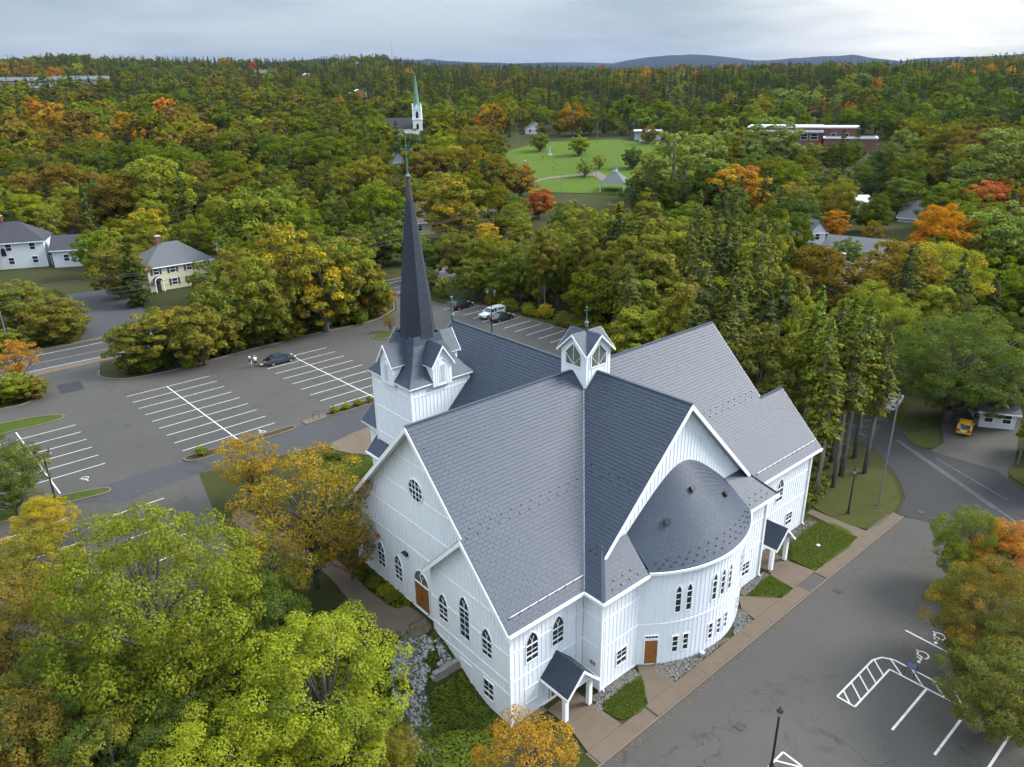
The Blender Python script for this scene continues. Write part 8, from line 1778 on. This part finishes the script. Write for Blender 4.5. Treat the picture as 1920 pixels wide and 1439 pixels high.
for k, (px, s, h, lab) in enumerate((([(-196.81, 179.43)][0], 'red', 'black', 'person in red top on the far park lawn'), ([(-195.20, 168.08)][0], 'white', 'blue', 'person in white top at the left of the park lawn'), ([(-179.23, 168.18)][0], 'white', 'black', 'person in white shirt near the middle of the lawn'), ([(-180.91, 186.11)][0], 'black', 'grey', 'person in black on the park lawn'), ([(-187.43, 184.90)][0], 'blue', 'grey', 'person in blue on the park lawn'))):
    person(lab, (px[0], px[1], tz(*px) + 0.15), k * 1.3, cl[s], cl[h], cl['grey'])
# park monument and lamps
mo = thing('monument', 'small pale stone obelisk at the back of the park lawn', 'monument', (*[(-201.81, 188.20)][0], tz(*[(-201.81, 188.20)][0])))
MB().box((0, 0, 0.3), (2.2, 2.2, 0.8)).build('plinth', HC['grey'], mo); MB().lathe([(0.7, 0), (0.3, 2.6), (0.0, 3.1)], (0, 0, 0.7), 4).build('shaft', HC['grey'], mo)
# ---------------------------------------------------------------- poles, wires, street lights
wood_pole = plain('pole_wood', (0.13, 0.145, 0.16), 0.9, 0.2, 3); wire_m = plain('wire_black', (0.035, 0.035, 0.037), 0.6)
def pole(x, y, h, lab, arms=1, rz=0.0, z=None):
    t = thing('utility_pole', lab, 'pole', (x, y, tz(x, y) if z is None else z), rz)
    MB().tube([(0, 0, -0.5), (0, 0, h * 0.5), (0, 0, h)], [0.10, 0.088, 0.07], 8).build('post', wood_pole, t)
    for k in range(arms):
        c = MB().box((0, 0, h - 0.5 - 1.1 * k), (2.2, 0.1, 0.12)).build('crossarm', wood_pole, t)
        for e in (-0.95, -0.4, 0.4, 0.95): MB().lathe([(0.05, 0), (0.05, 0.1), (0.02, 0.16)], (e, 0, h - 0.44 - 1.1 * k), 6).build('insulator', HC['white'], c)
    return (x, y, (tz(x, y) if z is None else z) + h)
def wire(a, b, sag, lab, r=0.03):
    a, b = Vector(a), Vector(b); pts = []
    for k in range(17): t_ = k / 16; p = a.lerp(b, t_); p.z -= sag * 4 * t_ * (1 - t_); pts.append(p)
    tag(MB().tube(pts, r, 4).build('overhead_wire', wire_m), lab, 'wire', 'overhead wires')
A_ = pole(-97.5, -30.0, 10.5, 'utility pole on the far side of the road at the left', 1, 0.2); B_ = pole(-97.8, 24.0, 10.5, 'utility pole beside the road left of the spire', 1, 0.1); C_ = pole(-97.2, -80.0, 10.5, 'utility pole at the far left of the road', 1, 0.2); D_ = pole(-103, 75.0, 10.5, 'utility pole beside the road right of the spire', 1, 0.1)
for dx, dz in ((-0.9, -0.35), (0.9, -0.35), (0.0, -2.2), (0, -3.0)):
    for p, q in ((C_, A_), (A_, B_), (B_, D_)): wire((p[0] + dx, p[1], p[2] + dz), (q[0] + dx, q[1], q[2] + dz), 0.7, 'overhead wire along the road behind the car park, ' + {(-0.9): 'outer top', 0.9: 'inner top'}.get(dx, 'middle' if dz > -2.5 else 'lowest') + ' strand ' + {C_: 'at far left', A_: 'left of the spire', B_: 'right of the spire'}[p])
E_ = pole(14.0, 30.3, 12.8, 'tall pale utility pole on the grass corner by the side street', 0, 0.0); F_ = pole(20.6, 50.9, 9.5, 'utility pole at the corner of the apron', 1, 1.1); G_ = pole(-19.0, 71.0, 9.5, 'utility pole beside the street in the woods', 1, 1.1); H2 = pole(52.0, 31.0, 9.5, 'utility pole at the right edge along the street', 1, 1.1)
for dz, dx in ((-0.3, -0.8), (-0.3, 0.8), (-2.4, 0)):
    wire((G_[0] + dx * 0.5, G_[1] + dx, G_[2] + dz), (F_[0] + dx * 0.5, F_[1] + dx, F_[2] + dz), 0.6, 'overhead wire above the side street, ' + {-0.8: 'left', 0.8: 'right', 0: 'low'}[dx] + ' strand'); wire((F_[0] + dx * 0.5, F_[1] + dx, F_[2] + dz), (H2[0] + dx * 0.5, H2[1] + dx, H2[2] + dz), 0.5, 'overhead wire running to the right edge, ' + {-0.8: 'left', 0.8: 'right', 0: 'low'}[dx] + ' strand')
def park_pole(pxy, h, lab): return pole(pxy[0], pxy[1], h, lab, 0)
pp = [park_pole([(-212.91, 163.71)][0], 9, 'grey light pole left of the park lawn'), park_pole([(-176.06, 165.43)][0], 9, 'slim light pole on the park lawn'), park_pole([(-156.94, 169.52)][0], 7, 'slim light pole beside the park path'), park_pole([(-147.61, 141.98)][0], 8, 'grey light pole at the near edge of the park'), park_pole([(-210.39, 227.06)][0], 11, 'pole behind the park carrying the long wire'), park_pole([(-246.63, 208.93)][0], 11, 'pole left of the small white house behind the park'), park_pole([(-202.42, 246.65)][0], 9, 'light pole in front of the low building behind the park')]
wire(pp[5], pp[4], 1.0, 'long wire crossing the view behind the park', 0.05); q_ = [(-173.91, 267.80)][0]; wire(pp[4], (q_[0], q_[1], tz(*q_) + 11), 1.0, 'long wire continuing right behind the park trees', 0.05); q2 = [(-274.82, 181.25)][0]; wire((q2[0], q2[1], tz(*q2) + 9), pp[5], 1.0, 'long wire starting near the steeple', 0.05)
tag(MB().lathe([(0.16, 0), (0.2, 0.12), (0.08, 0.2)], (0, 0, 0), 8).build('bucket', HC['white']), 'small white bucket standing on the lawn by the far porch', 'bucket').location = (13.6, 18.6, ZL + 0.12)
tag(MB().lathe([(0.12, 0), (0.2, 0.3), (0.21, 0.42), (0.17, 0.42)], (0, 0, 0), 10).build('planter', HC['bluegrey']), 'pale blue pot at the foot of the curved wall', 'pot').location = (15.1, -1.9, ZL + 0.06)
tag(MB().lathe([(0.35, 0), (0.38, 0.2), (0.2, 0.38), (0.05, 0.42)], (0, 0, 0), 7).build('boulder', stone_mats[0]), 'pale boulder at the edge of the spruce wood', 'rock').location = (8.2, 25.2, ZL)

# ---------------------------------------------------------------- the woods of the town and the hills
def forest_mat(name, trans):
    t = NT(name); c1 = t.n('ShaderNodeAttribute', attribute_name='tint', attribute_type='INSTANCER').outputs['Color']; c2 = t.n('ShaderNodeAttribute', attribute_name='tint2', attribute_type='INSTANCER').outputs['Color']
    lobe = t.n('ShaderNodeAttribute', attribute_name='lobe').outputs['Fac']; rnd = t.n('ShaderNodeAttribute', attribute_name='rnd').outputs['Fac']
    f = t.m('ADD', t.ramp(lobe, 0.5, 0.95), t.m('MULTIPLY', t.m('SUBTRACT', rnd, 0.5), 0.3), True)
    c = t.mix(f, c1, c2); c = t.n('ShaderNodeHueSaturation', {'Color': c, 'Value': t.m('ADD', 0.80, t.m('MULTIPLY', rnd, 0.42)), 'Saturation': 1.0}).outputs[0]
    d = t.n('ShaderNodeBsdfDiffuse', {'Color': c}); tr = t.n('ShaderNodeBsdfTranslucent', {'Color': c}); m = t.n('ShaderNodeMixShader', {0: trans, 1: d.outputs[0], 2: tr.outputs[0]}); t.L.new(m.outputs[0], t.out.inputs[0]); return t.mat
M['forest_leaf'] = forest_mat('forest_foliage', 0.34)
pc = bpy.data.collections.new('forest_tree_forms')
def form(name, cm, tm, r0, h0):
    """one mesh of crown and trunk scaled to radius 1 and height 1"""
    bm = bmesh.new(); bm.from_mesh(cm); n = len(bm.faces); bm.free()
    a = np.empty(len(cm.vertices) * 3); cm.vertices.foreach_get('co', a); a = a.reshape(-1, 3); b = np.empty(len(tm.vertices) * 3); tm.vertices.foreach_get('co', b); b = b.reshape(-1, 3)
    V = np.concatenate([a, b]) / np.array([r0, r0, h0]); nq = len(cm.polygons)
    F = [tuple(range(4 * i, 4 * i + 4)) for i in range(nq)] + [tuple(v + len(a) for v in p.vertices) for p in tm.polygons]
    me = bpy.data.meshes.new(name); me.from_pydata(V.tolist(), [], F)
    for nm in ('rnd', 'lobe'):
        v = np.zeros(len(F), np.float32); q = np.empty(nq, np.float32); cm.attributes[nm].data.foreach_get('value', q); v[:nq] = q; at = me.attributes.new(nm, 'FLOAT', 'FACE'); at.data.foreach_set('value', v)
    me.materials.append(M['forest_leaf']); me.materials.append(M['bark']); mi = np.zeros(len(F), np.int32); mi[nq:] = 1; me.polygons.foreach_set('material_index', mi); me.update()
    o = bpy.data.objects.new(name, me); pc.objects.link(o)
forms = [('a_mid', PROTO['broadA']), ('b_mid', PROTO['broadB']), ('c_mid', PROTO['broadC']), ('d_mid_fir', PROTO['firA']), ('e_mid_spruce', PROTO['spruceC'])]
forms += [('f_far', (*broad(31, 4.6, 10.0, 34, 42, 0.80, 0.05, 0.0, (0.22, 0.36), 2), 4.6, 10.0)), ('g_far', (*broad(32, 4.6, 10.5, 30, 40, 0.80, 0.05, 0.0, (0.22, 0.38), 2), 4.6, 10.5)), ('h_far', (*broad(33, 4.2, 11.5, 32, 38, 0.75, 0.05, 0.0, (0.22, 0.34), 2), 4.2, 11.5)), ('i_far_fir', (*conifer(34, 14.0, 2.8, 0.05, 13, 7, 0.85, 9, False), 2.8, 14.0)), ('j_far_fir', (*conifer(35, 16.0, 2.6, 0.12, 13, 6, 0.85, 9, False), 2.6, 16.0))]
for nm, (cm, tm, r0, h0) in forms: form(nm, cm, tm, r0, h0)
LOT = [(-74, -62), (-74, -30), (-98, -28), (-98, -19), (-74, -19), (-74, 22), (-85, 32), (-98, 40), (-98, 60), (-84, 60), (-82, 40), (-70, 45), (-28, 46), (-18, 23), (14, 23), (24, 24), (60, 8), (66, 19), (30, 42), (22, 54), (16, 68), (6, 72), (-24, 70), (-26, 58), (-50, 49), (8, 40), (-8, -62)]
def scatter_forest():
    g = np.random.default_rng(5); C0 = np.array([40.5, -42.6]); pts = []; cell = {}
    ind = [(t[0], t[1], t[3]) for t in TREES]; blds = [(h[1], h[2], max(h[5], h[6]) * 0.6 + 6) for h in HOUSES] + [(-272, 168, 16), (-286, 172, 14), (-127, 276, 34), (-200, 251, 12), (-136, 157, 9), (-764, 100, 75)]
    lawn_ = [(-170.08, 131.48), (-148.03, 139.33), (-127.38, 154.23), (-125.41, 196.17), (-139.90, 227.05), (-160.90, 234.11), (-209.54, 241.00), (-233.77, 211.21), (-223.14, 180.40)]
    def ok(x, y, s):
        i, j = int(x // 14), int(y // 14)
        for a in (-1, 0, 1):
            for b in (-1, 0, 1):
                for (px, py, ps) in cell.get((i + a, j + b), ()):
                    if (px - x) ** 2 + (py - y) ** 2 < (0.5 * (s + ps)) ** 2: return False
        cell.setdefault((i, j), []).append((x, y, s)); return True
    for x, y, r in ind: ok(x, y, 8.0)
    for lo, hi, sp, n in ((92, 280, 6.4, 14000), (280, 450, 8.0, 12000), (450, 800, 7.6, 34000), (800, 1480, 9.2, 60000)):
        A = g.uniform(1.72, 3.16, n); R = np.sqrt(g.uniform(lo * lo, hi * hi, n)); X = C0[0] + R * np.cos(A); Y = C0[1] + R * np.sin(A)
        for x, y, a, r in zip(X, Y, A, R):
            if any(q[0] < a < q[1] and q[2] < r < q[3] for q in CLEAR): continue
            if r < 280 and (in_poly(x, y, LOT) or (-99 < x < -81 and y < 75) or (x > -62 and y < 60 and y < 24 - 0.55 * x)): continue
            if r < 480 and in_poly(x, y, lawn_): continue
            if any((x - q[0]) ** 2 + (y - q[1]) ** 2 < q[2] ** 2 for q in blds): continue
            if ok(x, y, sp): pts.append((x, y, a, r))
    P = np.array(pts); n = len(P); Z = terrain(P[:, 0], P[:, 1])
    nz = np.array([mnoise.noise((x * 0.006, y * 0.006, 1.3)) for x, y in P[:, :2]]); nc = np.array([mnoise.noise((x * 0.004, y * 0.004, 7.7)) for x, y in P[:, :2]]); nr = np.array([mnoise.noise((x * 0.012, y * 0.012, 4.1)) for x, y in P[:, :2]])
    far = P[:, 3] > 330; right = P[:, 2] < 2.25
    con = g.random(n) < np.clip(0.26 + 0.7 * nc + 0.20 * ((P[:, 3] > 500) & (P[:, 2] < 2.5)) + 0.10 * (P[:, 3] > 900), 0.05, 0.68)
    idx = np.where(far, np.where(con, g.integers(8, 10, n), g.integers(5, 8, n)), np.where(con, g.integers(3, 4, n), g.integers(0, 3, n)))
    R = np.where(con, g.uniform(2.2, 3.8, n), g.uniform(3.2, 7.0, n)) * np.where(P[:, 3] > 450, 0.82, 1.0) * g.choice([0.7, 0.9, 1.0, 1.25], n); H = np.where(con, g.uniform(10, 17, n), np.minimum(R * g.uniform(1.8, 2.7, n), 17))
    T = TREE_COLS; pal = {k: np.array(v) for k, v in T.items()}
    c1 = np.zeros((n, 4)); c2 = np.zeros((n, 4)); c1[:, 3] = c2[:, 3] = 1
    for i in range(n):
        if con[i]: k, m = ('C', 'K') if g.random() < 0.75 else ('K', 'C')
        elif nc[i] < -0.22 and g.random() < 0.5: k = m = ('B', 'O', 'B', 'A', 'B', 'R')[g.integers(0, 6)]
        else:
            u = 0.55 * g.random() + 0.22 + nr[i] * 0.85
            if right[i]: k = 'G' if u < 0.42 else 'D' if u < 0.50 else 'O' if u < 0.78 else 'P' if u < 0.90 else 'T' if u < 1.0 else 'B' if u < 1.1 else 'R'
            else: k = 'G' if u < 0.40 else 'T' if u < 0.50 else 'O' if u < 0.76 else 'B' if u < 0.93 else 'L' if u < 1.0 else 'A' if u < 1.08 else 'R' if u < 1.16 else 'X'
            m = k if g.random() < 0.6 else ('O', 'G', 'D')[g.integers(0, 3)]
        v = g.uniform(0.72, 1.2); c1[i, :3] = pal[k] * v; c2[i, :3] = pal[m] * v
    me = bpy.data.meshes.new('woodland'); me.from_pydata(np.c_[P[:, :2], Z - 0.2].tolist(), [], [])
    def attr(nm, ty, data):
        a = me.attributes.new(nm, ty, 'POINT'); a.data.foreach_set({'FLOAT_VECTOR': 'vector', 'FLOAT_COLOR': 'color'}.get(ty, 'value'), np.ascontiguousarray(data).reshape(-1))
    attr('size', 'FLOAT_VECTOR', np.c_[R, R, H].astype(np.float32)); attr('turn', 'FLOAT_VECTOR', np.c_[np.zeros(n), np.zeros(n), g.uniform(0, 6.28, n)].astype(np.float32)); attr('form', 'INT', idx.astype(np.int32)); attr('tint', 'FLOAT_COLOR', c1.astype(np.float32)); attr('tint2', 'FLOAT_COLOR', c2.astype(np.float32))
    o = obj('woodland', me); o['kind'] = 'stuff'; o['label'] = 'mixed autumn woods covering the town and the rising ground behind'
    ng = bpy.data.node_groups.new('woodland', 'GeometryNodeTree'); ng.interface.new_socket('Geometry', in_out='INPUT', socket_type='NodeSocketGeometry'); ng.interface.new_socket('Geometry', in_out='OUTPUT', socket_type='NodeSocketGeometry')
    N = ng.nodes; gi = N.new('NodeGroupInput'); go = N.new('NodeGroupOutput'); ci = N.new('GeometryNodeCollectionInfo'); ci.inputs[0].default_value = pc; ci.inputs['Separate Children'].default_value = True; ci.inputs['Reset Children'].default_value = True
    ip = N.new('GeometryNodeInstanceOnPoints'); ip.inputs['Pick Instance'].default_value = True
    def at(nm, ty):
        q = N.new('GeometryNodeInputNamedAttribute'); q.data_type = ty; q.inputs['Name'].default_value = nm; return q.outputs['Attribute']
    ng.links.new(gi.outputs[0], ip.inputs['Points']); ng.links.new(ci.outputs[0], ip.inputs['Instance']); ng.links.new(at('form', 'INT'), ip.inputs['Instance Index']); ng.links.new(at('size', 'FLOAT_VECTOR'), ip.inputs['Scale']); ng.links.new(at('turn', 'FLOAT_VECTOR'), ip.inputs['Rotation']); ng.links.new(ip.outputs[0], go.inputs[0])
    md = o.modifiers.new('woodland', 'NODES'); md.node_group = ng
    print('forest trees', n)
scatter_forest()
# distant blue hills
def hills():
    fm = ground_mat('hill_forest', ((0.010, 0.013, 0.011), (0.014, 0.013, 0.012), (0.007, 0.010, 0.009), (0.018, 0.014, 0.013)), (0.002, 0.008, 0.05), 1.0)
    angs = np.linspace(1.55, 3.35, 500); rr = np.linspace(4200, 6500, 22); top = np.interp(angs, [p[0] for p in HILLS], [p[1] for p in HILLS])
    V = []
    for r in rr:
        w = math.exp(-((r - 5500) / 620) ** 2)
        for a, t in zip(angs, top):
            x, y = 40.5 + r * math.cos(a), -42.6 + r * math.sin(a); V.append((x, y, -5 + (t + 5) * w + (1 - w) * 8 * mnoise.noise((x * 0.002, y * 0.002, 0)) + w * 5 * mnoise.noise((x * 0.008, y * 0.008, 3))))
    n = len(angs); F = [(i * n + j, i * n + j + 1, (i + 1) * n + j + 1, (i + 1) * n + j) for i in range(len(rr) - 1) for j in range(n - 1)]
    me = bpy.data.meshes.new('hills'); me.from_pydata(V, [], F); me.polygons.foreach_set('use_smooth', [True] * len(F)); me.update(); o = obj('hills', me, fm); o['kind'] = 'structure'; o['label'] = 'low wooded hills along the horizon'
hills()
# air: one even, thin haze round everything
hz = NT('thin_haze'); pv = hz.n('ShaderNodeVolumePrincipled', {'Color': (0.38, 0.58, 1.0), 'Density': 0.000032, 'Anisotropy': 0.2}); hz.L.new(pv.outputs[0], hz.out.inputs[1])
ho = MB().box((0, 0, 180), (13700, 13700, 366)).build('haze', hz.mat); ho['kind'] = 'stuff'; ho['label'] = 'thin bluish haze over the far hills'
